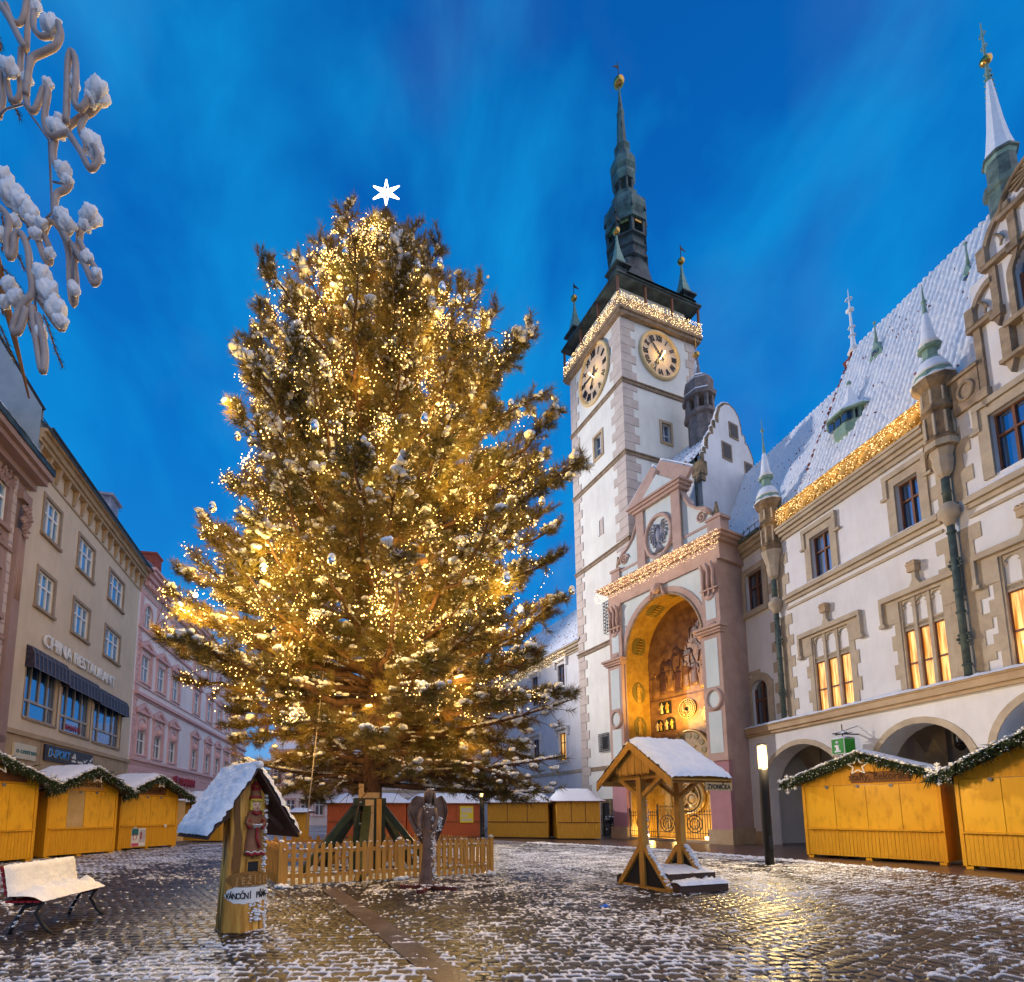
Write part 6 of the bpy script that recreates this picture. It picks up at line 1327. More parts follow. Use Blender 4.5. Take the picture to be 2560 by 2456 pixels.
def stall(P, dr, W_, label, Hf=2.42, eave=2.5, apex=3.2, depth=2.0, board=None, btxt=None, bx=0, seed=1, npan=4, left_side=True, garl=True, over=.28, pale=None, poster=False, txs=.3):
    t = thing('market_stall', label, 'stall', (P[0], P[1], 0), frame_rz(*dr), 'wooden market stalls with garlands')
    z0 = .09; cz = 1.0
    b = MB()                                     # corner posts, side walls, plinth
    for xa in (0, W_ - .09): b.box(xa, xa + .09, 0, .1, z0, Hf)
    b.box(0, .04, .1, depth, z0, Hf); b.box(W_ - .04, W_, .1, depth, z0, Hf); b.box(0, W_, depth - .05, depth, z0, Hf)
    b.box(.0, W_, .01, .09, Hf, Hf + .07); b.prism([(0, Hf + .07), (W_, Hf + .07), (W_ / 2, apex - .12)], .02, .08)
    for xx in (.05, W_ / 2 - .15, W_ - .2): b.box(xx, xx + .16, .02, .3, 0, z0)
    b.build('frame', 'woodstall', t)
    lo = MB(); nb_ = int(W_ / .105); bw_ = (W_ - .18) / nb_; r = np.random.default_rng(seed)
    for k in range(nb_): lo.box(.09 + k * bw_ + .003, .09 + (k + 1) * bw_ - .003, .012 + r.random() * .006, .05, z0 + .02, cz)
    lo.build('lower_boarding', 'woodstall', t)
    for k in range(npan):
        s_ = MB(); xa = .09 + (W_ - .18) * k / npan; xb = .09 + (W_ - .18) * (k + 1) / npan; s_.box(xa + .006, xb - .006, .022 + .004 * (k % 2), .05, cz + .05, Hf - .01)
        s_.build('shutter', 'paleply' if pale == k else 'plystall', t)
    c_ = MB(); c_.box(.07, W_ - .07, -.06, .06, cz, cz + .045); c_.build('counter_rail', 'woodstall', t)
    h_ = MB()
    for k in range(1, npan): q = MB(); q.lathe([(.001, 0), (.055, 0), (.055, .02), (.001, .02)], (0, 0, 0), 12); h_.add([(.09 + (W_ - .18) * (k - .0) / npan - .2 + x, .0 - z, Hf - .05 + y) for x, y, z in q.v], q.f)
    h_.build('latch_disc', 'lead', t)
    if board:
        s_ = MB(); s_.box(bx - .78, bx + .78, -.03, .015, Hf + .06, Hf + .42); so = s_.build('name_board', board, t)
        if btxt: text_obj('lettering', btxt, txs, 'ink', so, (bx, -.035, Hf + .15), ext=.004, sx=.78, bold=.004)
    # roof with thick snow
    e = over; rt = .05; z_e = eave - .08; fx = .42
    r_ = MB()
    for sg in (-1, 1):
        xe = W_ / 2 + sg * (W_ / 2 + e)
        r_.prism([(xe, z_e - rt), (W_ / 2, apex - rt), (W_ / 2, apex), (xe, z_e)] if sg < 0 else [(W_ / 2, apex - rt), (xe, z_e - rt), (xe, z_e), (W_ / 2, apex)], -fx, depth + .1)
    ro = r_.build('roof', 'wooddark', t)
    n1, n2 = 22, 12; s_ = MB(); G_ = []
    for i in range(n1 + 1):
        row = []; u = i / n1; xx = -e - .02 + (W_ + 2 * e + .04) * u; zz = z_e + (apex - z_e) * (1 - abs(2 * u - 1)) 
        for j in range(n2 + 1):
            v = j / n2; edge_ = min(1, 9 * min(u, 1 - u)) * min(1, 8 * min(v, 1 - v)); row.append((xx, -fx - .05 + (depth + fx + .15) * v, zz + .04 + .13 * edge_ ** .5 + r.normal() * .008))
        G_.append(row)
    s_.grid(G_); s_.build('snow', 'snow', ro)
    if garl:
        pts = [(-e - .05, -fx - .06, z_e), (W_ / 2, -fx - .06, apex + .02), (W_ + e + .05, -fx - .06, z_e)]
        V, F = garland_mesh(pts, .022, .36, seed + 50); g_ = tag(raw_mesh('fir_garland', V, F, 'garland', t), kind='stuff')
        cs_ = []; ss_ = []
        for pa, pb in zip(pts[:-1], pts[1:]):
            pa, pb = np.array(pa), np.array(pb); k = int(np.linalg.norm(pb - pa) * 60)
            for _ in range(k): cs_.append(pa + (pb - pa) * r.random() + np.array([r.normal() * .02, r.normal() * .05, .03 + r.random() * .05])); ss_.append(r.uniform(.025, .06))
            for _ in range(k // 3): cs_.append(pa + (pb - pa) * r.random() + np.array([r.normal() * .02, -.1 - .05 * r.random(), -.05 - r.random() * .22])); ss_.append(r.uniform(.010, .022))
        stamp_lumps('snow', cs_, ss_, 'snow', g_, seed=seed)
    if poster:
        p_ = MB(); p_.box(.62, 1.32, -.012, .008, .16, .92, m=0); p_.box(.63, .95, -.016, -.01, .62, .9, m=1); p_.box(.64, .98, -.018, -.01, .17, .3, m=2); p_.box(1.05, 1.12, -.018, -.01, .45, .75, m=3); p_.box(1.0, 1.3, -.015, -.01, .32, .85, m=4); p_.tube([(.78 + .09 * math.cos(q), -.02, .55 + .12 * math.sin(q)) for q in np.linspace(0, 6.28, 13)[:-1]], .012, 5, 2, closed=True)
        M.setdefault('pinkp', rough_mat('pink_print', (.62, .10, .20), rough=.4)); M.setdefault('greyp', rough_mat('grey_print', (.38, .36, .42), (.62, .60, .64), scale=14, rough=.4))
        p_.build('poster', ['white', 'teal', 'pinkp', 'red', 'greyp'], t); p_ = MB(); p_.box(.72, .84, -.012, .008, .93, 1.04); p_.box(2.25, 2.37, -.075, -.062, .93, 1.06); p_.build('paper_note', 'white', t)
    return t
def hang_star(P, dr, x, z, r_, lab, flake=False, y=-.52):
    global STAR, FLAKE
    c, s = dr[0] / math.hypot(*dr), dr[1] / math.hypot(*dr); wx = P[0] + c * x - s * y; wy = P[1] + s * x + c * y
    o = (flake_frame(r_) if flake else star_frame(r_)).build('snowflake_ornament' if flake else 'star_ornament', 'white', None, (wx, wy, z), (0, 0, math.atan2(s, c)))
    tag(o, lab, 'ornament', 'stars and snowflakes on the stall garlands'); return o
dL = (.29, .957)
S1, S2, S3 = (-14.35, 14.15), (-13.62, 18.05), (-13.3, 21.6)
stall(S1, dL, 3.3, 'leftmost yellow market stall, cut by the picture edge behind the bench', seed=1, Hf=2.5, eave=2.55, apex=3.35, board='board', bx=2.1, over=.3)
stall(S2, dL, 2.72, 'yellow market stall with a pale middle shutter and ochre honey sign', seed=2, Hf=2.38, eave=2.42, apex=3.2, board='boardpale', btxt='ař - medovinář', bx=1.25, pale=1, over=.36)
stall(S3, dL, 3.05, 'yellow market stall with a photo poster on its lower boards', seed=3, Hf=2.30, eave=2.36, apex=3.15, board='board', btxt='na trdelník', bx=1.5, poster=True, over=.36)
b_ = MB(); b_.box(3.1, 3.55, .05, .1, .25, 2.15); tag(b_.build('pale_panel', 'paleply', None, (S3[0], S3[1], 0), (0, 0, frame_rz(*dL))), 'plain pale panel standing at the far side of the poster stall', 'panel')
hang_star(S1, dL, 1.75, 3.02, .27, 'white star on the garland of the leftmost stall'); hang_star(S2, dL, 1.36, 2.9, .26, 'white star over the ochre honey sign'); hang_star(S3, dL, 1.52, 2.88, .24, 'white star over the stall with the poster')
hang_star(S2, dL, -.30, 2.62, .27, 'white snowflake between the leftmost stall and the honey stall', True); hang_star(S3, dL, -.33, 2.58, .27, 'white snowflake between the honey stall and the poster stall', True)
dR = (2.11, -3.11); RS1 = (13.06, 19.11); dR2 = (.36, -.94); RS2 = (14.78, 15.15)
stall(RS1, dR, 3.76, 'yellow market stall beside the lit lamp post, sign half under fir', seed=5, Hf=2.52, eave=2.72, apex=3.55, board='board', btxt='stahy, dekorace', bx=2.3, npan=4, over=.42, txs=.34)
stall(RS2, dR2, 3.8, 'rightmost yellow market stall, cut by the picture edge', seed=6, Hf=2.55, eave=2.68, apex=3.7, board='board', btxt='Punč', bx=2.4, npan=4, over=.3)
hang_star(RS1, dR, 1.9, 3.12, .3, 'white star at the gable of the stall beside the lit lamp post'); hang_star(RS1, dR, -.25, 2.6, .36, 'white snowflake at the stall corner nearest the lit lamp post', True); hang_star(RS2, dR2, -.1, 2.7, .34, 'white snowflake between the two stalls on the right', True)
# plain stalls round the back of the square
def back_stall(P, dr, W_, depth, h, roof, mat_, label, npan=3, counter=True):
    t = thing('market_stall', label, 'stall', (P[0], P[1], 0), frame_rz(*dr), 'plain stalls behind the tree')
    b = MB(); nb_ = int(W_ / .16)
    for k in range(nb_): b.box(W_ * k / nb_ + .004, W_ * (k + 1) / nb_ - .004, 0, .05, .08, h)
    b.box(0, W_, .05, depth, .08, h); nd = int(depth / .16)
    for xx, sg in ((0, -1), (W_, 1)):
        for k in range(nd): b.box(min(xx, xx + sg * .03), max(xx, xx + sg * .03), depth * k / nd + .004, depth * (k + 1) / nd - .004, .08, h)
    b.build('wall', mat_, t)
    if counter:
        c_ = MB(); c_.box(.05, W_ - .05, -.05, 0, .98, 1.03)
        for k in range(1, npan): c_.box(W_ * k / npan - .02, W_ * k / npan + .02, -.015, 0, 1.03, h)
        c_.build('counter_rail', 'wooddark', t)
    s_ = MB(); G_ = []; r = np.random.default_rng(int(W_ * 10))
    for i in range(15):
        row = []; u = i / 14
        for j in range(9): v = j / 8; row.append((-.3 + (W_ + .6) * u, -.35 + (depth + .7) * v, h + .05 + roof * min(1, 2.2 * min(v, 1 - v)) * min(1, 5 * min(u, 1 - u) + .05) + .05 * (0 < v < 1) + r.normal() * .008))
        G_.append(row)
    s_.grid(G_); s_.box(-.3, W_ + .3, -.35, depth + .35, h, h + .05, m=1); s_.build('roof', ['snow', 'wooddark'], t)
    return t
M['yellowboard'] = wood_mat('yellow_boards', (.52, .25, .02), (.66, .36, .035))
y1 = back_stall((6.65, 30.9), (2.3, -.15), 2.45, 3.0, 2.2, .75, 'yellowboard', 'yellow corner stall with snowy hip roof left of the clock portal')
back_stall((2.75, 33.0), (3.8, -1.2), 3.7, 2.4, 2.15, .6, 'yellowboard', 'yellow stall with dark counter just left of the corner stall')
back_stall((-7.2, 32.6), (1, .02), 4.8, 2.6, 2.12, .62, 'orange', 'long orange red stall behind the tree stand'); back_stall((-2.3, 33.2), (1, .02), 4.6, 2.6, 2.12, .62, 'orange', 'orange red stall with yellow poster behind the angel')
back_stall((-14.6, 28.6), (1, -.12), 2.6, 2.2, 2.1, .6, 'yellowboard', 'small yellow stall half hidden behind the log mailbox roof')
back_stall((-8.25, 28.8), (1, 0), .55, 1.2, 1.55, .2, 'yellowboard', 'narrow yellow kiosk seen left of the tree stand', counter=False)
p_ = MB(); p_.box(0, .85, -.03, 0, 0, 1.05); p_.box(.08, .77, -.035, -.03, .62, .92, m=1); p_.box(.08, .5, -.035, -.03, .35, .5, m=1); p_.box(.08, .77, -.035, -.03, .1, .25, m=1)
tag(p_.build('poster', ['yellow', 'signcream'], None, (1.0, 33.2, .95)), 'yellow poster on the orange stall right of the angel', 'poster')
# ------------------------------------------------------------------ LAMPS
def column_lamp(P, h, label, power):
    t = thing('street_lamp', label, 'street lamp', (P[0], P[1], 0), 0)
    q = MB(); q.lathe([(.125, 0), (.125, h * .785), (.12, h * .8)], (0, 0, 0), 20); q.box(-.05, .05, -.127, -.12, .5, .9); q.build('post', 'black', t)
    q = MB(); q.lathe([(.118, h * .80), (.122, h * .81), (.122, h * .985), (.118, h * .99)], (0, 0, 0), 20); q.build('lamp_glass', emit_mat('lamp_glass_glow', (1, .66, .26), 3.2), t)
    q = MB(); q.lathe([(.135, h * .99), (.14, h * 1.0), (.13, h * 1.01)], (0, 0, 0), 20)
    for k in range(4): a_ = R(45 + 90 * k); q.bar((.125 * math.cos(a_), .125 * math.sin(a_), h * .79), (.125 * math.cos(a_), .125 * math.sin(a_), h), .015, .015)
    q.build('lamp_cap', 'iron', t)
    lamp('POINT', 'lamp_light', t, (-.05, -.2, h * .9), power, (1, .70, .30), .14)
    c_ = [(.11 * math.cos(a) , .11 * math.sin(a), z) for a, z in zip(rng.normal(-.35, .25, 70), rng.uniform(.7, h * .62, 70))]
    stamp_lumps('snow', c_, rng.uniform(.01, .024, 70), 'snow', t, seed=2); return t
column_lamp((9.8, 16.0), 3.66, 'lit black column lamp in front of the arcade', 750)
column_lamp((1.9, 26.2), 3.0, 'distant lit lamp behind the picket fence and angel', 420)
# info sign and arcade lanterns hang on the hall
sg_ = thing('info_sign', 'green information cube sign with a white letter i on a wall bracket', 'sign', hall.location, HR, scale=1.12)
q = MB(); q.box(6.78, 7.30, -1.25, -.82, 3.63, 4.18); bo = q.build('sign_box', 'white', sg_); M['green'] = rough_mat('sign_green', (.02, .22, .02), (.03, .26, .03), rough=.4)
q = MB(); q.box(6.80, 7.28, -1.262, -1.251, 3.65, 4.16); q.box(7.301, 7.312, -1.23, -.84, 3.65, 4.16); q.build('sign_panel', 'green', bo)
q = MB(); q.box(6.98, 7.1, -1.275, -1.263, 3.74, 3.93); q.box(6.93, 7.1, -1.275, -1.263, 3.89, 3.95); q.box(6.92, 7.16, -1.275, -1.263, 3.70, 3.76); q.ball((7.04, -1.262, 4.04), .055, 10); q.build('lettering', 'white', bo)
q = MB(); q.bar((7.04, -.4, 4.35), (7.04, -1.4, 4.35), .04, .04); q.bar((6.75, -1.03, 4.35), (7.4, -1.03, 4.35), .03, .03); q.bar((7.04, -1.03, 4.17), (7.04, -1.03, 4.7), .025, .025); q.bar((7.04, -1.35, 4.35), (7.04, -.4, 4.65), .02, .02); q.build('bracket', 'iron', sg_)
q = MB(); snow_cap(q, 6.76, 7.32, -1.28, -.8, 4.18, .07); snow_cap(q, 6.85, 7.2, -1.15, -.9, 4.37, .07); q.build('snow', 'snow', sg_)
for x_, y_, lab in ((5.0, 1.2, 'iron lantern under the arch beside the lit lamp post'), (9.1, 1.1, 'iron lantern under the arch above the market stall')):
    ln = thing('arcade_lantern', lab, 'lantern', hall.location, HR, 'lanterns hanging in the arcade', scale=1.12)
    q = MB(); q.bar((x_, y_, 4.75), (x_, y_, 4.3), .03, .03); q.lathe([(.16, 3.7), (.17, 3.74), (.12, 3.62), (.05, 3.55)][::-1], (x_, y_, 0), 10); q.lathe([(.15, 4.27), (.16, 4.3), (.04, 4.36)], (x_, y_, 0), 10)
    for k in range(6): q.bar((x_ + .15 * math.cos(k * 1.047), y_ + .15 * math.sin(k * 1.047), 3.7), (x_ + .15 * math.cos(k * 1.047), y_ + .15 * math.sin(k * 1.047), 4.28), .02, .02)
    q.build('lantern_frame', 'iron', ln); q = MB(); q.lathe([(.13, 3.72), (.13, 4.26)], (x_, y_, 0), 10); q.build('lantern_glass', 'glassdark', ln)
# ------------------------------------------------------------------ PICKET FENCE round the tree
A_ = Vector((-3.46, 11.28, 0)); B_ = Vector((1.22, 13.75, 0)); e1 = (B_ - A_).normalized(); e2 = Vector((-e1.y, e1.x, 0)); LF_ = (B_ - A_).length; DF = 3.9
pfn = thing('picket_fence', 'yellow wooden picket fence boxed round the tree stand', 'fence', A_, math.atan2(e1.y, e1.x))
def picket_mb(x, y, axis, r):
    m_ = MB(); w_, t_ = .092, .022; h = .93 + r.normal() * .008; P_ = [(-w_ / 2, .06), (w_ / 2, .06), (w_ / 2, h - .05)] + [(w_ / 2 * math.cos(q), h - .05 + .05 * math.sin(q)) for q in np.linspace(.3, 2.84, 7)] + [(-w_ / 2, h - .05)]
    m_.prism(P_, -t_, 0)
    if axis == 'y': m_.v = [(b, a, c) for a, b, c in m_.v]
    m_.v = [(a + x, b + y, c) for a, b, c in m_.v]; return m_
r = np.random.default_rng(21); snowc, snows = [], []
nf = 33
for k in range(nf):
    x_ = .1 + (LF_ - .2) * k / (nf - 1)
    if abs(x_ - LF_ * .515) < .06: continue
    picket_mb(x_, 0, 'x', r).build('picket', 'woodbright', pfn); snowc += [(x_ + r.normal() * .02, 0.0, .935)]; snows += [r.uniform(.015, .035)]
for k in range(22): picket_mb(.1 + (LF_ - .2) * k / 21, DF + .05, 'x', r).build('picket', 'woodbright', pfn)
for xx in (-.0, LF_):
    for k in range(21): picket_mb(xx, .12 + (DF - .24) * k / 20, 'y', r).build('picket', 'woodbright', pfn)
for (xa, xb, ya, yb) in ((0, LF_, .0, .035), (0, LF_, DF - .03, DF + .02)):
    for z_ in (.2, .72): q = MB(); q.box(xa, xb, ya, yb, z_, z_ + .085); q.build('rail', 'woodbright', pfn)
for xx in (.0, LF_ - .035):
    for z_ in (.2, .72): q = MB(); q.box(xx, xx + .035, .04, DF - .04, z_, z_ + .085); q.build('rail', 'woodbright', pfn)
for (x_, y_) in ((0, 0), (LF_ * .515, 0), (LF_, 0), (0, DF), (LF_, DF)):
    q = MB(); q.box(x_ - .05, x_ + .05, y_ - .04, y_ + .06, 0, .97); q.build('post', 'woodbright', pfn); snowc += [(x_, y_, .98)]; snows += [.06]
    for k in range(7): snowc += [(x_ + r.normal() * .1, y_ - .1 + r.normal() * .05, .03 + .05 * r.random())]; snows += [r.uniform(.04, .09)]
for k in range(130): snowc += [(r.uniform(0, LF_), r.uniform(-.1, .05), r.choice([.02, .29, .81]))]; snows += [r.uniform(.015, .04)]
stamp_lumps('snow', snowc, snows, 'snow', pfn, seed=4)
q = MB()                                          # trodden snow and twigs inside the enclosure
cs, ss = [], []
for k in range(700): p_ = A_ + e1 * r.uniform(.2, LF_ - .2) + e2 * r.uniform(.2, DF - .2); cs.append((p_.x, p_.y, .02)); ss.append(r.uniform(.04, .17))
tag(stamp_lumps('snow_clumps', cs, ss, 'snow', flat=.5, seed=6), 'lumpy snow lying inside the picket fence', 'snow', kind='stuff')
# ------------------------------------------------------------------ TREE STAND
TP = Vector((-2.03, 14.24, 0))
ts = thing('tree_stand', 'dark green steel stand with raking struts clamping the tree trunk', 'tree stand', TP, math.atan2(e1.y, e1.x) - .28)
q = MB()
for sx_, sy_ in ((-1, 0), (1, 0), (0, -1), (0, 1)):
    if sx_: q.box(sx_ * .33 - .05, sx_ * .33 + .05, -.17, .17, 0, 1.95); q.box(sx_ * .33 - .09, sx_ * .33 + .09, -.2, -.17, 0, 1.97)
    else: q.box(-.17, .17, sy_ * .33 - .05, sy_ * .33 + .05, 0, 1.95)
q.box(-.42, .42, -.42, -.38, 1.78, 1.97); q.box(-.42, .42, .38, .42, 1.78, 1.97); q.box(-.42, -.38, -.38, .38, 1.78, 1.97); q.box(.38, .42, -.38, .38, 1.78, 1.97); q.box(-.42, .42, -.4, -.36, .95, 1.05)
q.build('clamp', 'greensteel', ts)
for k, a_ in enumerate((-168, -100, -12, 40, 135)):
    c, s = math.cos(R(a_)), math.sin(R(a_)); q = MB(); q.bar((c * .4, s * .4, 1.72), (c * 1.75, s * 1.75, .06), .2, .16); st_ = q.build('strut', 'greensteel', ts)
    q = MB(); q.bar((c * .45, s * .45, 1.76), (c * 1.7, s * 1.7, .21), .15, .02); q.build('snow', 'snow', st_)
    q = MB(); q.bar((c * .2, s * .2, .05), (c * 1.95, s * 1.95, .05), .2, .1); q.build('ground_beam', 'greensteel', ts)
q = MB()
for sx_ in (-.25, .25): 
    for z_ in (.6, 1.3, 1.86): q.ball((sx_, -.43, z_), .035, 8)
q.build('bolt', 'lead', ts)
q = MB(); q.box(-.13, .1, -.44, -.36, .05, 1.93); q.box(.17, .3, -.46, -.38, .0, 1.95, m=1); q.box(-.3, -.16, -.3, -.2, 1.9, 2.35); q.box(-.2, .25, -.33, -.25, 1.95, 2.12); q.build('wedge', ['woodsawn', 'woodbright'], ts)
# ------------------------------------------------------------------ LOG MAILBOX
LM = thing('log_mailbox', 'carved log mailbox with shingled snowy roof and painted caroler', 'mailbox', (-2.80, 7.42, 0), math.atan2(.66, .75))
def logwood():
    m = rough_mat('carved_log', (.44, .17, .02), (.76, .44, .09), scale=1.8, rough=.5, bump=.35, bscale=7, stretch=(5, 5, .55), lo=.35, hi=.62)
    t = m.node_tree; b = t.nodes['Principled BSDF']; tcn = t.nodes.new('ShaderNodeTexCoord'); mpn = t.nodes.new('ShaderNodeMapping'); mpn.inputs['Scale'].default_value = (5, 5, .55)
    n1 = t.nodes.new('ShaderNodeTexNoise'); n1.inputs['Scale'].default_value = 1.6; n1.inputs['Detail'].default_value = 3; t.links.new(tcn.outputs['Object'], mpn.inputs[0]); t.links.new(mpn.outputs[0], n1.inputs['Vector'])
    r = t.nodes.new('ShaderNodeValToRGB'); r.color_ramp.elements[0].position = .54; r.color_ramp.elements[0].color = (0, 0, 0, 1); r.color_ramp.elements[1].position = .60; r.color_ramp.elements[1].color = (.85, .85, .85, 1); t.links.new(n1.outputs[0], r.inputs[0])
    x = t.nodes.new('ShaderNodeMix'); x.data_type = 'RGBA'; src = b.inputs['Base Color'].links[0].from_socket; t.links.new(r.outputs[0], x.inputs[0]); t.links.new(src, x.inputs[6]); x.inputs[7].default_value = (.085, .025, .008, 1); t.links.new(x.outputs[2], b.inputs['Base Color']); return m
M['log'] = logwood()
q = MB(); G_ = []; nr_, na_ = 40, 44; rr = np.random.default_rng(2)
ph = rr.uniform(0, 6.28, 6)
for i in range(nr_ + 1):
    z = 2.12 * i / nr_; row = []
    for k in range(na_):
        a_ = 2 * math.pi * k / na_; rad = .315 - .035 * min(1, z / 1.2) + .016 * math.sin(3 * a_ + ph[0] + z) + .010 * math.sin(7 * a_ + ph[1] - z * 1.5) + .006 * math.sin(13 * a_ + ph[2]) + (.05 * math.exp(-((z - .95) / .1) ** 2 - ((a_ - 4.1) / .22) ** 2))
        x, y = rad * math.cos(a_), rad * math.sin(a_)
        if z > .62: y = max(y, -.19 - .11 * max(0, 1 - (z - .62) / .08))
        lim = max(.02, (2.16 - z) * .60)
        if z > 1.55: x = max(-lim, min(lim, x))
        row.append((x, y, z))
    row.append(row[0]); G_.append(row)
q.grid(G_); q.add([p for p in G_[-1][:-1]], [list(range(na_))]); q.build('log', 'log', LM)
ye, hw_, rz_, ez = (-.42, .92), .60, 2.17, 1.28
for sg in (-1, 1):
    q = MB()
    for k in range(10):                          # lapped dark boards
        u0, u1 = k / 10, (k + 1) / 10 + .02
        q.bar((sg * hw_ * (u0 + u1) / 2 - sg * hw_ * .055, ye[0], rz_ - (rz_ - ez) * (u0 + u1) / 2 + .045), (sg * hw_ * (u0 + u1) / 2 - sg * hw_ * .055, ye[1], rz_ - (rz_ - ez) * (u0 + u1) / 2 + .045), .02, .115, up=(sg * .83, 0, .55)) if False else None
        xa, za = sg * hw_ * u0, rz_ - (rz_ - ez) * u0; xb, zb = sg * hw_ * u1, rz_ - (rz_ - ez) * u1 - .014
        nx, nz_ = sg * .83 * .022, .55 * .022
        q.add([(xa, ye[0], za), (xb, ye[0], zb), (xb, ye[1], zb), (xa, ye[1], za), (xa + nx, ye[0], za + nz_), (xb + nx, ye[0], zb + nz_), (xb + nx, ye[1], zb + nz_), (xa + nx, ye[1], za + nz_)], [(0, 1, 2, 3), (7, 6, 5, 4), (0, 4, 5, 1), (1, 5, 6, 2), (2, 6, 7, 3), (3, 7, 4, 0)])
    q.bar((sg * .12, -.12, 1.7), (sg * .50, -.12, 1.36), .05, .06); q.bar((sg * .08, .75, 2.0), (sg * .55, .75, 1.32), .05, .06)
    ro = q.build('roof', 'shingle', LM)
    q = MB(); G_ = []; n1, n2 = 26, 30
    for i in range(n1 + 1):
        row = []; u = i / n1
        for j in range(n2 + 1):
            v = j / n2; ed = min(1, 7 * min(u * .5 + .25, 1 - u + .02)) * min(1, 9 * min(v, 1 - v)); th = .018 + .09 * max(0, ed) ** .5 + rr.normal() * .013
            x = sg * (hw_ * (u * 1.03) + .83 * th); z = rz_ - (rz_ - ez) * u * 1.03 + .03 + .55 * th; row.append((x, ye[0] - .03 + (ye[1] - ye[0] + .06) * v + rr.normal() * .005, z))
        G_.append(row)
    q.grid(G_); so_ = q.build('snow', 'snow', ro)
q = MB(); q.tube([(0, ye[0] - .03, rz_ + .075), (0, .3, rz_ + .085), (0, ye[1], rz_ + .075)], .055, 8); q.build('snow', 'snow', LM)
M['skin'] = rough_mat('painted_face', (.66, .42, .28), (.72, .48, .33), scale=9, rough=.5); M['hairy'] = rough_mat('painted_blond_hair', (.55, .42, .05), (.68, .54, .10), scale=20, rough=.5, bump=.3); M['robe'] = rough_mat('brown_painted_robe', (.22, .095, .045), (.30, .14, .07), scale=8, rough=.55, bump=.2)
M['redpaint'] = rough_mat('dull_red_paint', (.22, .012, .018), (.32, .03, .03), scale=8, rough=.5)
YF = -.20; X0_ = .055
cf = MB()
cf.lathe([(.10, 1.0), (.135, 1.02), (.125, 1.1), (.105, 1.3), (.10, 1.42), (.115, 1.52), (.10, 1.6), (.05, 1.63)], (X0_, YF, 0), 18, sy=.62)
for k in range(12): a_ = k / 11 * 6.28; 
cfo = cf.build('carved_caroler', 'robe', LM)
q = MB(); q.lathe([(.01, 1.60), (.05, 1.615), (.068, 1.66), (.068, 1.72), (.05, 1.765), (.01, 1.78)], (X0_, YF - .03, 0), 14, sy=.85); q.ball((X0_ + .004, YF - .095, 1.685), .013, 7)
for sg in (-1, 1): q.ball((X0_ - .035 + .02 * 0 + sg * .0, YF - .085, 1.35) if False else (X0_ + sg * .055, YF - .105, 1.43), .022, 8)
q.build('face', 'skin', cfo)
q = MB(); q.lathe([(.04, 1.62), (.082, 1.64), (.088, 1.72), (.075, 1.79), (.02, 1.81)], (X0_, YF + .012, 0), 14, sy=.9)
for k in range(7): a_ = R(200 + k * 23); q.ball((X0_ + .07 * math.cos(a_), YF - .03 + .065 * math.sin(a_), 1.765), .022, 6)
for sg in (-1, 1):
    for z_ in (1.64, 1.67, 1.70, 1.73): q.ball((X0_ + sg * .07, YF - .045, z_), .024, 6)
q.build('hair', 'hairy', cfo)
q = MB()
for sg in (-1, 1): q.ball((X0_ + sg * .024, YF - .088, 1.705), .009, 6); 
q.build('eye', 'black', cfo)
q = MB(); q.lathe([(.086, 1.775), (.09, 1.80), (.08, 1.82)], (X0_, YF - .01, 0), 14, sy=.9); q.bar((X0_ - .014, YF - .092, 1.655), (X0_ + .014, YF - .092, 1.655), .01, .009)
for k in range(40): a_, b__ = rr.uniform(0, 6.28), rr.uniform(-1.2, 1.4); q.ball((X0_ + .058 * math.cos(a_) * math.cos(b__), YF - .01 + .045 * math.sin(a_) * math.cos(b__), 1.94 + .065 * math.sin(b__)), .02, 5)
q.tube([(X0_ - .06, YF - .06, 1.6), (X0_, YF - .095, 1.575), (X0_ + .06, YF - .06, 1.6)], .024, 7); q.tube([(X0_ + .01, YF - .088, 1.4), (X0_ + .005, YF - .088, 1.25), (X0_ + .05, YF - .095, 1.11)], .02, 6)
q.tube([(X0_ - .13 + .26 * t, YF - .075 - .02 * math.sin(math.pi * t), 1.035 + .014 * math.sin(t * 18)) for t in np.linspace(0, 1, 15)], .02, 6)
for sg in (-1, 1): q.tube([(X0_ + sg * .095, YF - .05, 1.5), (X0_ + sg * .115, YF - .07, 1.42), (X0_ + sg * .075, YF - .095, 1.38)], .024, 6)
q.build('red_trim', 'redpaint', cfo)
q = MB(); q.lathe([(.07, 1.8), (.075, 1.84), (.06, 1.9), (.02, 1.92)], (X0_, YF - .01, 0), 12, sy=.8)
for sg in (-1, 1): q.tube([(X0_ + sg * .09, YF - .03, 1.55), (X0_ + sg * .125, YF - .05, 1.45), (X0_ + sg * .06, YF - .1, 1.42)], .034, 7)
q.build('sleeve', 'robe', cfo)
q = MB(); q.bar((X0_ - .05, YF - .115, 1.41), (X0_ + .05, YF - .115, 1.41), .09, .012, up=(0, .6, 1)); q.tube([(X0_ - .13 + .26 * t, YF - .07 - .02 * math.sin(math.pi * t), 1.062 + .012 * math.sin(t * 18)) for t in np.linspace(0, 1, 15)], .008, 5); q.build('song_sheet', 'white', cfo)
q = MB(); q.box(X0_ - .075, X0_ + .07, -.207, -.18, .80, .93); q.build('letter_slot', 'black', LM); q = MB(); q.box(X0_ - .09, X0_ + .085, -.235, -.19, .93, .965); q.box(X0_ - .09, X0_ - .075, -.22, -.19, .79, .93); q.box(X0_ + .07, X0_ + .085, -.22, -.19, .79, .93); q.build('slot_lip', 'woodbright', LM)
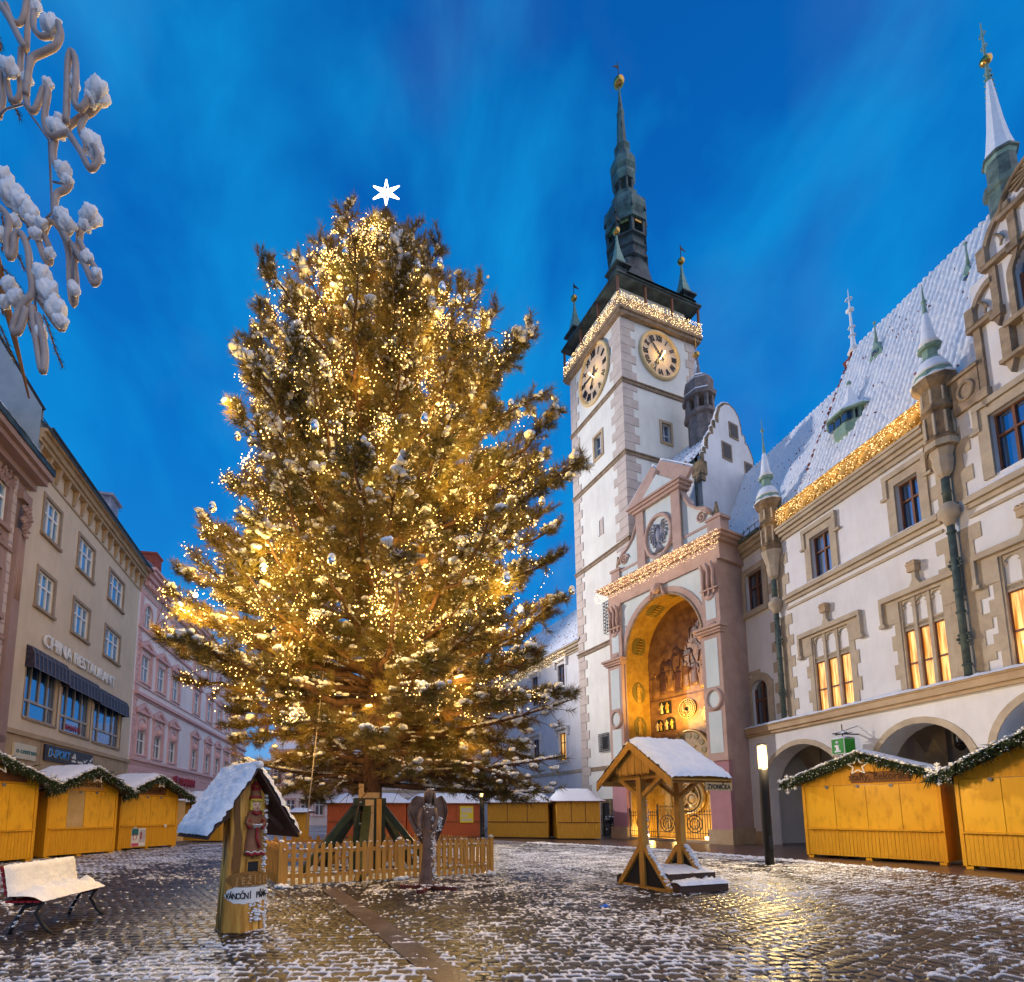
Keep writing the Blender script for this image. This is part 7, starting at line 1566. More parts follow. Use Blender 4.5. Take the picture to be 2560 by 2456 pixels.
def plaque(z0, z1, mat_, nm, wave):
    q = MB(); n = 26; T_, B__ = [], []
    for k in range(n + 1):
        a_ = R(207 + 126 * k / n); rad = .325; x, y = rad * math.cos(a_), rad * math.sin(a_) * .98; e_ = 1 - abs(2 * k / n - 1) ** 4
        zt = z0 + (z1 - z0) * (.5 + .5 * e_) + wave * abs(math.sin(k * .75)); zb = z1 - (z1 - z0) * (.5 + .5 * e_) - wave * abs(math.sin(k * .75 + .6)); T_.append((x, y, zt)); B__.append((x, y, zb))
    q.grid([B__, T_]); q.grid([[(x * .93, y * .93, z) for x, y, z in T_], T_]); q.grid([B__, [(x * .93, y * .93, z) for x, y, z in B__]]); return q.build(nm, mat_, LM)
M['carved'] = rough_mat('carved_plaque', (.22, .095, .018), (.34, .16, .035), scale=14, rough=.55, bump=.6, bscale=30)
p1 = plaque(.60, .80, 'carved', 'carved_plaque', .0); p2 = plaque(.40, .61, 'white', 'cloud_plaque', .016)
def curved_text(nm, s, z, size, mat_, parent, a0, da, rad):
    for k, chh in enumerate(s):
        if chh == ' ': continue
        a_ = R(a0 + da * k); text_obj(nm, chh, size, mat_, parent, (rad * math.cos(a_), rad * math.sin(a_) * .98, z), rot=(R(90), 0, a_ + R(90)), ext=.004, sx=.72, bold=.002)
curved_text('lettering', 'JEŽÍŠEK', .645, .13, 'boardpale', p1, 238, 13.5, .331); curved_text('lettering', 'VÁNOČNÍ PŘÁNÍ', .455, .115, 'black', p2, 216, 8.8, .331)
cs = [(.195 + .035 * rr.random() + .04 * (z < .6), -.18 + rr.normal() * .025, z) for z in 1.9 * rr.beta(.8, 1.3, 300)] + [(.2 + rr.normal() * .15, -.3 + rr.normal() * .08, .015) for k in range(150)] + [(.1 + rr.normal() * .06, -.31, z) for z in rr.uniform(.15, .42, 60)]
stamp_lumps('snow', cs, rr.uniform(.008, .030, len(cs)), 'snow', LM, seed=8, jitter=.12)
# ------------------------------------------------------------------ ANGEL STATUE
ag = thing('angel_statue', 'dark bronze angel statue with folded wings on a red cross base', 'statue', (-.32, 11.0, 0), R(-14))
q = MB()
for (z, rx_, ry_) in ():
    pass
G_ = []; na_ = 28
prof = [(.10, .175, .15), (.2, .155, .14), (.45, .125, .12), (.75, .11, .11), (1.0, .115, .11), (1.2, .12, .105), (1.33, .10, .09), (1.42, .092, .085), (1.54, .115, .10), (1.64, .14, .09), (1.71, .125, .075), (1.76, .055, .05), (1.83, .048, .048)]
for z, rx_, ry_ in prof:
    row = []
    for k in range(na_): a_ = 2 * math.pi * k / na_; f = 1 + (.06 * math.sin(7 * a_ + z * 2) + .03 * math.sin(11 * a_)) * max(0, min(1, (1.3 - z) * 1.4)); row.append((rx_ * f * math.cos(a_) - .035 * (1.2 - z), ry_ * f * math.sin(a_), z))
    row.append(row[0]); G_.append(row)
q.grid(G_)
q.lathe([(.02, -.145), (.06, -.10), (.08, -.02), (.083, .05), (.06, .11), (.01, .13)], (.02, -.045, 1.94), 16, sy=1.15); q.tube([(.02, -.142, 1.97), (.02, -.155, 1.93), (.02, -.14, 1.915)], [.008, .014, .010], 6); q.bar((-.0, -.132, 1.88), (.04, -.132, 1.88), .012, .008)
for sg in (-1, 1): q.ball((.02 + sg * .03, -.128, 1.965), .012, 6)
for sg in (-1, 1):
    q.tube([(sg * .13, 0, 1.68), (sg * .18, -.04, 1.5), (sg * .17, -.1, 1.32), (sg * .12, -.2, 1.22)], [.05, .045, .038, .03], 9)
    for k in range(4): q.tube([(sg * .12 + (k - 1.5) * .014, -.2, 1.22), (sg * .115 + (k - 1.5) * .018, -.245, 1.205), (sg * .11 + (k - 1.5) * .018, -.275, 1.185)], [.010, .009, .007], 5)
    q.tube([(sg * .12 - sg * .03, -.19, 1.225), (sg * .08, -.225, 1.235)], [.011, .008], 5)
body = q.build('body', 'statue', ag)
q = MB(); q.lathe([(.06, 1.9), (.094, 1.95), (.092, 2.02), (.065, 2.075), (.01, 2.09)], (.02, .03, 0), 16, sy=1.0); 
for k in range(11): a_ = R(-20 + k * 22); q.tube([(.02 + .1 * math.cos(a_), .02 + .095 * math.sin(a_), 2.0), (.02 + .12 * math.cos(a_), .02 + .11 * math.sin(a_), 1.85), (.02 + .11 * math.cos(a_), .03 + .1 * math.sin(a_), 1.68)], .022, 5)
q.build('hair', 'statue', body)
for sg in (-1, 1):
    q = MB(); spread = 1.0 if sg < 0 else .62; zb = .86 if sg < 0 else 1.0; G_, H_ = [], []
    for i in range(15):
        t = i / 14; zc = 1.86 - (1.86 - zb) * t; inner = .06 + .14 * math.sin(math.pi * min(1, t * 1.05)) * .6; wd_ = (.47 * math.sin(math.pi * (.10 + .86 * t) ** .75) + .015) * spread; row, row2 = [], []
        for j in range(9):
            u = j / 8; x = sg * (.07 + .04 * t + wd_ * u * (1 - .25 * t)); y = .11 + .10 * math.sin(u * 2.4) + .02 * math.sin(t * 30 + u * 3) * u; z = zc + .09 * math.sin(u * 1.5) * (1 - t); row.append((x, y, z)); row2.append((x, y + .03, z))
        G_.append(row); H_.append(row2)
    q.grid(G_); q.grid(H_); q.grid([G_[0], H_[0]]); q.grid([G_[-1], H_[-1]]); q.grid([[g[-1] for g in G_], [h[-1] for h in H_]]); wg_ = q.build('wing', 'statue', ag)
    for k in range(5):
        t0 = .35 + .12 * k; q = MB(); i0 = int(t0 * 14); q.tube([Vector(G_[i0 - 3][8 - k]) + Vector((0, -.006, 0)), Vector(G_[min(14, i0)][7 - k]) + Vector((0, -.008, 0)), Vector(G_[min(14, i0 + 4)][6 - k]) + Vector((0, -.006, 0))], .012, 5); q.build('feather', 'statue', wg_)
q = MB(); q.box(-.6, .6, -.07, .07, .02, .1); q.box(-.07, .07, -.6, -.07, .02, .1); q.box(-.07, .07, .07, .6, .02, .1); q.box(-.2, .2, -.2, .2, .1, .13)
for (a_, b_) in ((-.5, 0), (.5, 0), (0, -.5), (0, .5)): q.box(a_ - .08, a_ + .08, b_ - .08, b_ + .08, 0, .02)
M['basered'] = wood_mat('dark_red_base', (.09, .02, .014), (.14, .035, .025), axis=0); bs = q.build('cross_base', 'basered', ag)
cs = [(.12 + rr.normal() * .025, -.03 + rr.normal() * .05, z) for z in rr.uniform(.15, 1.6, 150)] + [(.02 + rr.normal() * .05, -.02 + rr.normal() * .05, 2.08) for k in range(16)] + [(.03 + rr.normal() * .06, -.1, 1.72 + rr.normal() * .06) for k in range(18)] + [(rr.normal() * .14, -.12 + rr.normal() * .07, .13) for k in range(50)] + [(rr.uniform(-.6, .6), rr.normal() * .04, .1) for k in range(60)] + [(rr.normal() * .04, rr.uniform(-.6, .6), .1) for k in range(40)] + [(-.17 - .1 * rr.random(), .1, 1.05 + .3 * rr.random()) for k in range(16)] + [(.17 + .09 * rr.random(), .1, 1.2 + .3 * rr.random()) for k in range(60)]
stamp_lumps('snow', cs, rr.uniform(.008, .024, len(cs)), 'snow', ag, seed=9)
# ------------------------------------------------------------------ BELL HUT
bh = thing('bell_hut', 'small open wooden bell hut with gabled snowy roof and steps', 'bell hut', (4.70, 11.39, 0), math.atan2(.36, .933))
PX = .52
M['stepbrown'] = wood_mat('dark_step_board', (.045, .022, .016), (.08, .04, .028), axis=0)
for sg in (-1, 1):
    x_ = sg * PX
    q = MB(); q.box(x_ - .07, x_ + .07, -.07, .07, .08, 2.38); po_ = q.build('post', 'woodbright', bh)
    q = MB(); q.box(x_ - .06, x_ + .06, -.76, .76, 0, .075); q.build('sill_beam', 'woodbright', bh)
    for s2 in (-1, 1):
        q = MB(); q.bar((x_, s2 * .07, .86), (x_, s2 * .72, .06), .1, .12, up=(1, 0, 0)); q.build('brace', 'woodbright', bh)
        q = MB(); q.bar((x_, s2 * .05, 1.95), (x_, s2 * .62, 2.32), .08, .09, up=(1, 0, 0)); q.build('roof_brace', 'woodbright', bh)
    q = MB(); q.box(x_ - .05, x_ + .05, -1.0, 1.0, 2.30, 2.40); q.build('tie_beam', 'woodbright', bh)
    q = MB(); q.prism([(-.6, .08), (.6, .08), (.05, .8), (-.05, .8)], x_ * 0 - .012, .012); q.v = [(x_ + .0 + y, x, z) for x, y, z in q.v]; q.build('side_board', 'black', bh)
    cs = [(x_ + rr.normal() * .03, -.12 - .6 * t, .9 - .8 * t) for t in rr.uniform(0, 1, 170)]; stamp_lumps('snow', cs, rr.uniform(.018, .038, 170), 'snow', bh, seed=12)
for z_ in (.95,): pass
for y_ in (-.95, .95, -.5, .5):
    q = MB(); z_ = 3.03 - .8 * abs(y_) / 1.08; q.box(-.74, .74, y_ - .04, y_ + .04, z_ - .14, z_ - .05); q.build('purlin', 'woodbright', bh)
q = MB(); q.box(-.74, .74, -.05, .05, 2.92, 3.02); q.build('ridge_beam', 'woodbright', bh)
for sg in (-1, 1):
    q = MB()
    for k in range(9): u0, u1 = k / 9, (k + 1) / 9; ya, yb = sg * 1.12 * u0, sg * 1.12 * u1; za, zb = 3.06 - .84 * u0, 3.06 - .84 * u1; q.add([(-.76, ya, za), (.76, ya, za), (.76, yb, zb + .004), (-.76, yb, zb + .004), (-.76, ya, za + .03), (.76, ya, za + .03), (.76, yb, zb + .03), (-.76, yb, zb + .03)], [(0, 1, 2, 3), (7, 6, 5, 4), (0, 4, 5, 1), (1, 5, 6, 2), (2, 6, 7, 3), (3, 7, 4, 0)])
    for xx in (-.80, .76): q.add([(xx, 0, 2.93), (xx + .035, 0, 2.93), (xx + .035, sg * 1.14, 2.08), (xx, sg * 1.14, 2.08), (xx, 0, 3.1), (xx + .035, 0, 3.1), (xx + .035, sg * 1.14, 2.25), (xx, sg * 1.14, 2.25)], [(0, 1, 2, 3), (7, 6, 5, 4), (0, 4, 5, 1), (1, 5, 6, 2), (2, 6, 7, 3), (3, 7, 4, 0)])
    ro = q.build('roof', 'woodbright', bh)
    q = MB(); G_ = []
    for i in range(25):
        row = []; u = i / 24
        for j in range(25): v = j / 24; ed = min(1, 8 * min(u * .5 + .3, 1.02 - u)) * min(1, 8 * min(v, 1 - v)); th = .012 + .10 * max(0, ed) ** .5 + rr.normal() * .011; row.append((-.80 + 1.60 * v, sg * (1.16 * u + .6 * th), 3.1 - .86 * u + .02 + .8 * th))
        G_.append(row)
    q.grid(G_); q.build('snow', 'snow', ro)
for xx in (-.70,):                                # scalloped boards in the front gable
    for k in range(-5, 6):
        y_ = k * .105; top = 3.0 - .78 * abs(y_); bot = 2.44 if abs(k) < 5 else 2.5; q = MB(); q.prism([(-.05, bot)] + [(.05 * -math.cos(a), bot - .05 * math.sin(a)) for a in np.linspace(.3, 2.84, 6)] + [(.05, bot), (.05, top), (-.05, top)], -.012, .012); q.v = [(xx + .006 * (k % 2) + b, y_ + a, c) for a, b, c in q.v]; q.build('gable_board', 'woodbright', bh)
for (y0_, y1_, h_) in ((-.92, -.62, .19), (-.62, .62, .38), (.62, .92, .19)):
    q = MB(); q.box(-.5, .78, y0_ + .01, y1_ - .01, .02, h_); stp = q.build('step', 'stepbrown', bh); q = MB(); snow_cap(q, -.5, .81, y0_ - .03, y1_ - .02, h_, .085, nx=22, seed=int(h_ * 90 + y0_ * 10)); q.build('snow', 'snow', stp)
q = MB(); q.box(.05, .76, -1.155, -1.135, 2.03, 2.19); so_ = q.build('sign_board', 'woodsawn', bh)
text_obj('lettering', 'ZVONIČKA', .135, 'black', so_, (.405, -1.16, 2.06), ext=.003, sx=.88, bold=.002, shear=.12)
cs = [(-PX + .08 + rr.normal() * .01, -.06 + rr.normal() * .02, z) for z in rr.uniform(.85, 1.9, 70)] + [(rr.uniform(.5, 1.05), -1.0 + rr.normal() * .05, .02) for k in range(40)]; stamp_lumps('snow', cs, rr.uniform(.007, .022, len(cs)), 'snow', bh, seed=3)
# ------------------------------------------------------------------ BENCH
bn_ = thing('park_bench', 'red slatted park bench buried under thick snow beside the left stalls', 'bench', (-5.27, 6.98, 0), frame_rz(-.09, 1))
BL = 1.48
for xx in (.12, BL - .12):
    q = MB(); q.tube([(xx, .02, .42), (xx, .1, .28), (xx, -.02, .1), (xx, -.12, .01)], .025, 8); q.tube([(xx, .02, .42), (xx, .25, .36), (xx, .36, .15), (xx, .40, .01)], .025, 8); q.tube([(xx, .0, .43), (xx, .36, .40), (xx, .43, .62), (xx, .48, .88)], .022, 8); q.tube([(xx, -.12, .012), (xx, .40, .012)], .018, 6); q.build('leg_frame', 'iron', bn_)
q = MB()
for k in range(5): q.box(0, BL, .0 + k * .085, .07 + k * .085, .43, .455)
q.build('seat', 'red', bn_)
q = MB()
for k in range(5): q.add([(x, .40 + .018 * k + dy, .53 + .075 * k + dz) for x in (0, BL) for dy, dz in ((0, 0), (.022, .065), (.044, .058), (.02, -.008))], [(0, 1, 2, 3), (7, 6, 5, 4), (0, 4, 5, 1), (1, 5, 6, 2), (2, 6, 7, 3), (3, 7, 4, 0)])
q.build('backrest', 'red', bn_)
q = MB(); snow_cap(q, -.02, BL + .02, -.06, .47, .455, .12, nx=30, seed=5); q.build('seat_snow', 'snow', bn_)
q = MB(); G_ = []
for i in range(31):
    row = []; u = i / 30
    for j in range(15): v = j / 14; ed = min(1, 9 * min(u, 1 - u) + .1) * min(1, 6 * min(v + .1, 1 - v + .03)); th = .015 + .06 * ed ** .5 + rr.normal() * .004; row.append((BL * (-.01 + 1.02 * u), .41 + .08 * v - th, .5 + .40 * v + .3 * th))
    G_.append(row)
q.grid(G_)
for k in range(16): q.ball((BL * (k + .5) / 16 + rr.normal() * .02, .47, .89 - .012 * rr.random()), .035, 7) if k % 5 else None
q.build('backrest_snow', 'snow', bn_)
cs = [(xx, .4 - .1 * t, .02 + .25 * t) for xx in (.12, BL - .12) for t in rr.uniform(0, 1, 9)]; stamp_lumps('snow', cs, rr.uniform(.015, .03, len(cs)), 'snow', bn_, seed=7)
# ------------------------------------------------------------------ small things
ct = thing('covered_cart', 'black covered cart with white snow spots beside the portal', 'cart', (10.85, 34.2, 0), .3)
q = MB(); q.box(-.3, .3, -.25, .25, .25, .95); q.lathe([(.42, .95), (.46, 1.0), (.4, 1.25), (.2, 1.4), (.02, 1.45)], (0, 0, 0), 14); q.build('cover', 'black', ct)
q = MB()
for sx_ in (-.25, .25):
    q.tube([(sx_, -.2 + .14 * math.cos(a), .14 + .14 * math.sin(a)) for a in np.linspace(0, 6.28, 15)[:-1]], .025, 6, closed=True)
    q.bar((sx_, -.2, .14), (sx_, -.1, .3), .03, .03)
    q.tube([(sx_, .2 + .1 * math.cos(a), .1 + .1 * math.sin(a)) for a in np.linspace(0, 6.28, 13)[:-1]], .022, 6, closed=True); q.bar((sx_, .2, .1), (sx_, .1, .3), .03, .03)
q.build('wheel', 'iron', ct); cs = [(.3 * rr.normal(), -.3 + rr.normal() * .1, rr.uniform(.4, 1.35)) for k in range(26)] + [(.3 * math.cos(a), .3 * math.sin(a), 1.3) for a in rr.uniform(0, 6.28, 20)]; stamp_lumps('snow', cs, rr.uniform(.03, .07, len(cs)), 'snow', ct, seed=2)
q = MB(); q.add([(0, 0, .03), (.14, .03, .05), (.2, .12, .02), (.07, .15, .06), (-.03, .1, .03), (.08, .07, .08)], [(0, 1, 5), (1, 2, 5), (2, 3, 5), (3, 4, 5), (4, 0, 5), (4, 3, 2, 1, 0)]); M['litterblue'] = rough_mat('blue_plastic', (.03, .12, .60), (.05, .2, .7), scale=20, rough=.4)
tag(q.build('crumpled_wrapper', 'litterblue', None, (2.62, 8.9, 0)), 'small crumpled blue wrapper on the cobbles', 'litter')
# ------------------------------------------------------------------ THE CHRISTMAS TREE (a big pine)
PROF = np.array([(19.9, .12, .12), (19.5, .36, .34), (18.8, .9, .85), (17.9, 1.7, 1.6), (17.2, 2.35, 2.35), (16.3, 3.05, 3.5), (14.9, 4.1, 4.0), (13.2, 4.15, 4.8), (12.0, 4.15, 5.45), (10.7, 4.45, 5.7), (9.1, 5.15, 5.5), (7.6, 5.75, 5.35), (6.0, 5.8, 5.0), (4.6, 5.4, 5.3), (3.6, 4.6, 4.9), (2.6, 3.6, 4.6), (1.9, 2.6, 4.2)])[::-1]
def prof(z, az):
    l = np.interp(z, PROF[:, 0], PROF[:, 1]); r_ = np.interp(z, PROF[:, 0], PROF[:, 2]); c = np.cos(az)
    return l + (r_ - l) * (.5 + .5 * c)
tr_ = np.random.default_rng(42)
tree = thing('christmas_tree', 'huge snow dusted pine tree covered in golden fairy lights and glass balls', 'tree', (TP.x, TP.y, 0))
M['needle'] = rough_mat('pine_needles', (.058, .054, .012), (.20, .137, .030), scale=.9, rough=.55, spec=.35, detail=6)
M['needledry'] = rough_mat('brown_needles', (.10, .05, .014), (.17, .085, .02), scale=2, rough=.6)
M['bark'] = rough_mat('pine_bark', (.045, .024, .014), (.13, .07, .04), scale=6, rough=.95, bump=.8, bscale=16, stretch=(1, 1, .35))
tk = MB(); zs_ = np.linspace(0, 19.75, 26); pts = [(.10 * math.sin(z * .5) * min(1, z / 6) + .01 * z, .06 * math.sin(z * .35), z) for z in zs_]
tk.tube(pts, [.31 + .05 * math.exp(-z) - .0138 * z if z < 20 else .03 for z in zs_], 14); trunk = tk.build('trunk', 'bark', tree)
def trunk_xy(z): return np.array([.10 * math.sin(z * .5) * min(1, z / 6) + .01 * z, .06 * math.sin(z * .35)])
br = MB(); TUFT_P, TUFT_D, TUFT_S, SNP, SNS = [], [], [], [], []
BRPTS = []
def bez(a, b, c, t): return a * (1 - t) ** 2 + 2 * b * t * (1 - t) + c * t ** 2
nbr = 0
zt = np.concatenate([np.linspace(1.9, 6.0, 74), np.linspace(6.0, 13, 128), np.linspace(13, 19.35, 96)])
for i, z_tip in enumerate(zt):
    az = i * 2.39996 + tr_.normal() * .2
    if z_tip < 6.4 and math.cos(az + R(90)) > .35 and tr_.random() < .62 - .40 * max(0, z_tip - 4.2): continue
    if z_tip < 3.0 and tr_.random() < .3: continue
    Rr = prof(z_tip, az) * (.935 + .04 * math.cos(az)) * (1 + tr_.normal() * .05) * (.70 + .32 * tr_.random() if i % 3 else 1.0)
    low = max(0, min(1, (6.5 - z_tip) / 4.0)); hi_ = max(0, min(1, (z_tip - 10) / 8))
    rise = Rr * (.20 + .42 * hi_) * (1 - low) - Rr * .10 * low
    zb = min(19.2, max(2.35, z_tip - rise)); o = trunk_xy(zb); d = np.array([math.cos(az), math.sin(az)])
    A = np.array([o[0], o[1], zb]); C_ = np.array([d[0] * Rr, d[1] * Rr, z_tip])
    Bm = A * .5 + C_ * .5 + np.array([0, 0, -.16 * Rr * (1 - low) + .18 * Rr * low]) + np.append(tr_.normal(0, .14, 2) * Rr * .5, 0)
    L_ = np.linalg.norm(C_ - A); n = max(5, int(L_ / .45)); T = np.linspace(0, 1, n + 1); P = np.array([bez(A, Bm, C_, t) for t in T])
    P[1:-1] += tr_.normal(0, .05, (n - 1, 3)); r0 = .02 + .016 * Rr + (.035 * low)
    br.tube(P, [r0 * (1 - .82 * t) for t in T], 6)
    BRPTS.append((P, Rr))
    def shoot(p, d_, s):
        TUFT_P.append(p); TUFT_D.append(d_ / (np.linalg.norm(d_) + 1e-9)); TUFT_S.append(s)
    shoot(P[-1], P[-1] - P[-2] + np.array([0, 0, .25]), 1.15)
    # side twigs
    m = int(5 + L_ * 8.5)
    for k in range(m):
        t = .26 + .74 * tr_.random() ** .75; p = bez(A, Bm, C_, t); tg = bez(A, Bm, C_, min(1, t + .05)) - bez(A, Bm, C_, t - .05); tg /= np.linalg.norm(tg)
        side = np.cross(tg, [0, 0, 1]); side /= np.linalg.norm(side) + 1e-9
        sgn = 1 if k % 2 else -1; ln = (.28 + .75 * (1 - t)) * tr_.uniform(.5, 1.15) * min(1, .35 + Rr / 3.5)
        dv = tg * tr_.uniform(.3, .9) + side * sgn * tr_.uniform(.5, 1) + np.array([0, 0, tr_.normal() * .28 + .10 - .25 * low]); dv /= np.linalg.norm(dv)
        e = p + dv * ln + np.array([0, 0, .10 * ln]); mid_ = p + dv * ln * .5 + tr_.normal(0, .03, 3)
        br.tube([p, mid_, e], [.014, .010, .006], 4, sm=False)
        shoot(e, dv + np.array([0, 0, .35]), tr_.uniform(.85, 1.2)); shoot(mid_, dv + np.array([0, 0, .5]) + tr_.normal(0, .2, 3), tr_.uniform(.7, 1.0))
        if ln > .45:
            for q in range(2): d2 = dv + side * tr_.normal() * .7 + np.array([0, 0, tr_.normal() * .4]); e2_ = p + dv * ln * tr_.uniform(.35, .8) + d2 / np.linalg.norm(d2) * ln * .45; br.tube([p + dv * ln * .4, e2_], [.008, .005], 4, sm=False); shoot(e2_, d2 + np.array([0, 0, .3]), tr_.uniform(.75, 1.05))
        if tr_.random() < .22:                     # snow lying on the twig and its tuft
            SNP.append(e + np.array([0, 0, .07])); s_ = tr_.uniform(.04, .11); SNS.append((s_ * 1.3, s_ * 1.2, s_ * .62))
            if tr_.random() < .6:
                for q in range(4): SNP.append(e + tr_.normal(0, .08, 3) * np.array([1, 1, .4]) + np.array([0, 0, .06])); s2 = s_ * tr_.uniform(.4, .8); SNS.append((s2, s2, s2 * .7))
        if tr_.random() < .35:
            for q in np.linspace(.15, .9, max(2, int(ln / .1))): SNP.append(p + dv * ln * q + np.array([0, 0, .016])); s_ = tr_.uniform(.02, .04); SNS.append((s_ * 1.3, s_, s_ * .7))
    if tr_.random() < .75:                         # snow along the upper side of the limb
        for t in np.arange(.2, 1, .055 / max(.5, L_) * 2):
            if tr_.random() < .6: SNP.append(bez(A, Bm, C_, t) + np.array([0, 0, r0 * (1 - .7 * t) + .012])); s_ = tr_.uniform(.03, .075); SNS.append((s_ * 1.5, s_ * 1.1, s_ * .6))
    if i % 6 == 0:                                 # a big cushion near the tip
        for q in range(11): SNP.append(P[-1] + (P[-2] - P[-1]) * tr_.random() * .9 + tr_.normal(0, .05, 3) + np.array([0, 0, .09])); s_ = tr_.uniform(.05, .12); SNS.append((s_ * 1.2, s_ * 1.1, s_ * .65))
for k in range(150):                             # the leading shoot, narrow up to the star
    z = 18.3 + 2.05 * (k / 150) ** .9; rad = .06 + .42 * (1 - k / 150) * tr_.random() ** .5; az = k * 2.4; o = trunk_xy(min(z, 19.7)); p = np.array([o[0] + .06 + rad * math.cos(az), o[1] + rad * math.sin(az), z - .1]); TUFT_P.append(p); dv = np.array([math.cos(az), math.sin(az), 1.1]); TUFT_D.append(dv / np.linalg.norm(dv)); TUFT_S.append(tr_.uniform(.7, 1.0))
# bare lower limbs and fine dead twigs near the trunk
for k in range(120):
    z = tr_.uniform(2.3, 7.0); az = tr_.uniform(0, 6.28); o = trunk_xy(z); ln = tr_.uniform(.8, 2.4); d = np.array([math.cos(az), math.sin(az), tr_.normal() * .25]); p = np.array([o[0], o[1], z]); q1 = p + d * ln * .5 + tr_.normal(0, .1, 3); q2 = p + d * ln + tr_.normal(0, .2, 3); br.tube([p, q1, q2], [.02, .012, .005], 5, sm=False)
    for q in range(3): e = q1 + (q2 - q1) * tr_.random(); br.tube([e, e + tr_.normal(0, .25, 3)], [.007, .004], 4, sm=False)
for az, z0, z1, Rr in ((2.6, 2.9, 5.6, 3.0), (2.95, 3.6, 6.6, 3.2), (.35, 2.5, 3.9, 3.2), (3.3, 2.6, 3.0, 3.4), (-.3, 3.8, 6.0, 3.0), (.05, 2.4, 2.15, 5.1), (-.25, 2.7, 3.0, 5.2), (-.1, 3.6, 4.6, 5.5)):
    d = np.array([math.cos(az), math.sin(az)]); P = [(d[0] * Rr * t, d[1] * Rr * t, z0 + (z1 - z0) * t ** 1.4 - .12 * math.sin(math.pi * t)) for t in np.linspace(0, 1, 9)]
    br.tube(P, [.085 * (1 - .85 * t) + .01 for t in np.linspace(0, 1, 9)], 8)
    for t in np.arange(.3, 1.0, .02): SNP.append(np.array(P[min(8, int(t * 8))]) + (np.array(P[min(8, int(t * 8) + 1)]) - np.array(P[min(8, int(t * 8))])) * (t * 8 % 1) + np.array([0, 0, .085 * (1 - .85 * t) * .8 + .012])); s_ = tr_.uniform(.03, .07); SNS.append((s_ * 1.4, s_ * 1.2, s_ * .6))
    for k in range(26):
        t = tr_.uniform(.42, 1); p = np.array(P[int(t * 8)]); dv = np.array([d[0], d[1], -.15]) + tr_.normal(0, .5, 3); e = p + dv * .5; br.tube([p, e], [.012, .006], 4, sm=False); TUFT_P.append(e); TUFT_D.append(dv / np.linalg.norm(dv)); TUFT_S.append(1.0)
        if tr_.random() < .5: SNP.append(e + np.array([0, 0, .05])); s_ = tr_.uniform(.05, .11); SNS.append((s_ * 1.3, s_ * 1.1, s_ * .6))
br.build('branches', 'bark', tree)
# needle tufts
def tuft_template(nn, seed):
    r = np.random.default_rng(seed); V = []
    for k in range(nn):
        t = r.random(); a_ = r.uniform(0, 6.283); op = R(28 + 52 * r.random()) * (1.15 - .55 * t); base = np.array([.012 * math.cos(a_), .012 * math.sin(a_), -.14 + .22 * t])
        d = np.array([math.sin(op) * math.cos(a_), math.sin(op) * math.sin(a_), math.cos(op)]); L_ = r.uniform(.15, .25); side = np.cross(d, r.normal(size=3)); side = side / np.linalg.norm(side) * .0068
        tip = base + d * L_ + np.array([0, 0, -.012]); V += [base - side, base + side, tip]
    return np.array(V)
TP_ = np.array(TUFT_P); TD_ = np.array(TUFT_D); TS_ = np.array(TUFT_S); NT = len(TP_)
NN = 44; TEMPL = [tuft_template(NN, s) for s in range(5)]
up_ = np.array([0, 0, 1.0]); X_ = np.cross(TD_, tr_.normal(size=(NT, 3))); X_ /= np.linalg.norm(X_, axis=1)[:, None]; Y_ = np.cross(TD_, X_)
allV = np.empty((NT, NN * 3, 3), np.float32); which = tr_.integers(0, 5, NT)
for s in range(5):
    k = which == s; Tm = TEMPL[s]; a_ = Tm[None] * TS_[k][:, None, None]
    allV[k] = a_[..., 0:1] * X_[k][:, None] + a_[..., 1:2] * Y_[k][:, None] + a_[..., 2:3] * TD_[k][:, None] + TP_[k][:, None]
allV[..., 2] -= .10 * ((allV - TP_[:, None].astype(np.float32))[..., 0:2] ** 2).sum(-1)
dry = tr_.random(NT) < np.where(TP_[:, 2] < 6, .10, .03)
F_ = np.arange(NT * NN * 3, dtype=np.int32).reshape(-1, 3)
tag(raw_mesh('needles', allV.reshape(-1, 3), F_, ['needle', 'needledry'], tree, midx=np.repeat(dry.astype(np.int32), NN)), kind='stuff')
tag(stamp_lumps('snow', SNP, np.array(SNS), 'snow', tree, jitter=.20, seed=31), kind='stuff')
# strings of fairy lights: each hangs from the top and wanders down over the branches
OCT = np.array([(1, 0, 0), (-1, 0, 0), (0, 1, 0), (0, -1, 0), (0, 0, 1.2), (0, 0, -1.2)], float); OCF = np.array([(0, 2, 4), (2, 1, 4), (1, 3, 4), (3, 0, 4), (2, 0, 5), (1, 2, 5), (3, 1, 5), (0, 3, 5)])
NS = 30; gwhere = []
GL = []
for s in range(NS):
    r = np.random.default_rng(900 + s); a0 = 2 * math.pi * s / NS; z = 19.4; pts = []; ph = r.uniform(0, 6.28, 3); zend = r.uniform(3.4, 6.0); f_in = r.uniform(.58, 1.04)
    while z > zend:
        az = a0 + .34 * math.sin(z * 1.1 + ph[0]) + .16 * math.sin(z * 2.9 + ph[1]); rad = prof(z, az) * f_in * .96 * (.84 + .15 * math.sin(z * 3.3 + ph[2])); pts.append((TP.x + rad * math.cos(az), TP.y + rad * math.sin(az), z + .12 * math.sin(z * 6 + ph[1]))); z -= r.uniform(.10, .16)
    GL.append(pts)
AT = TP_ + TD_ * .06
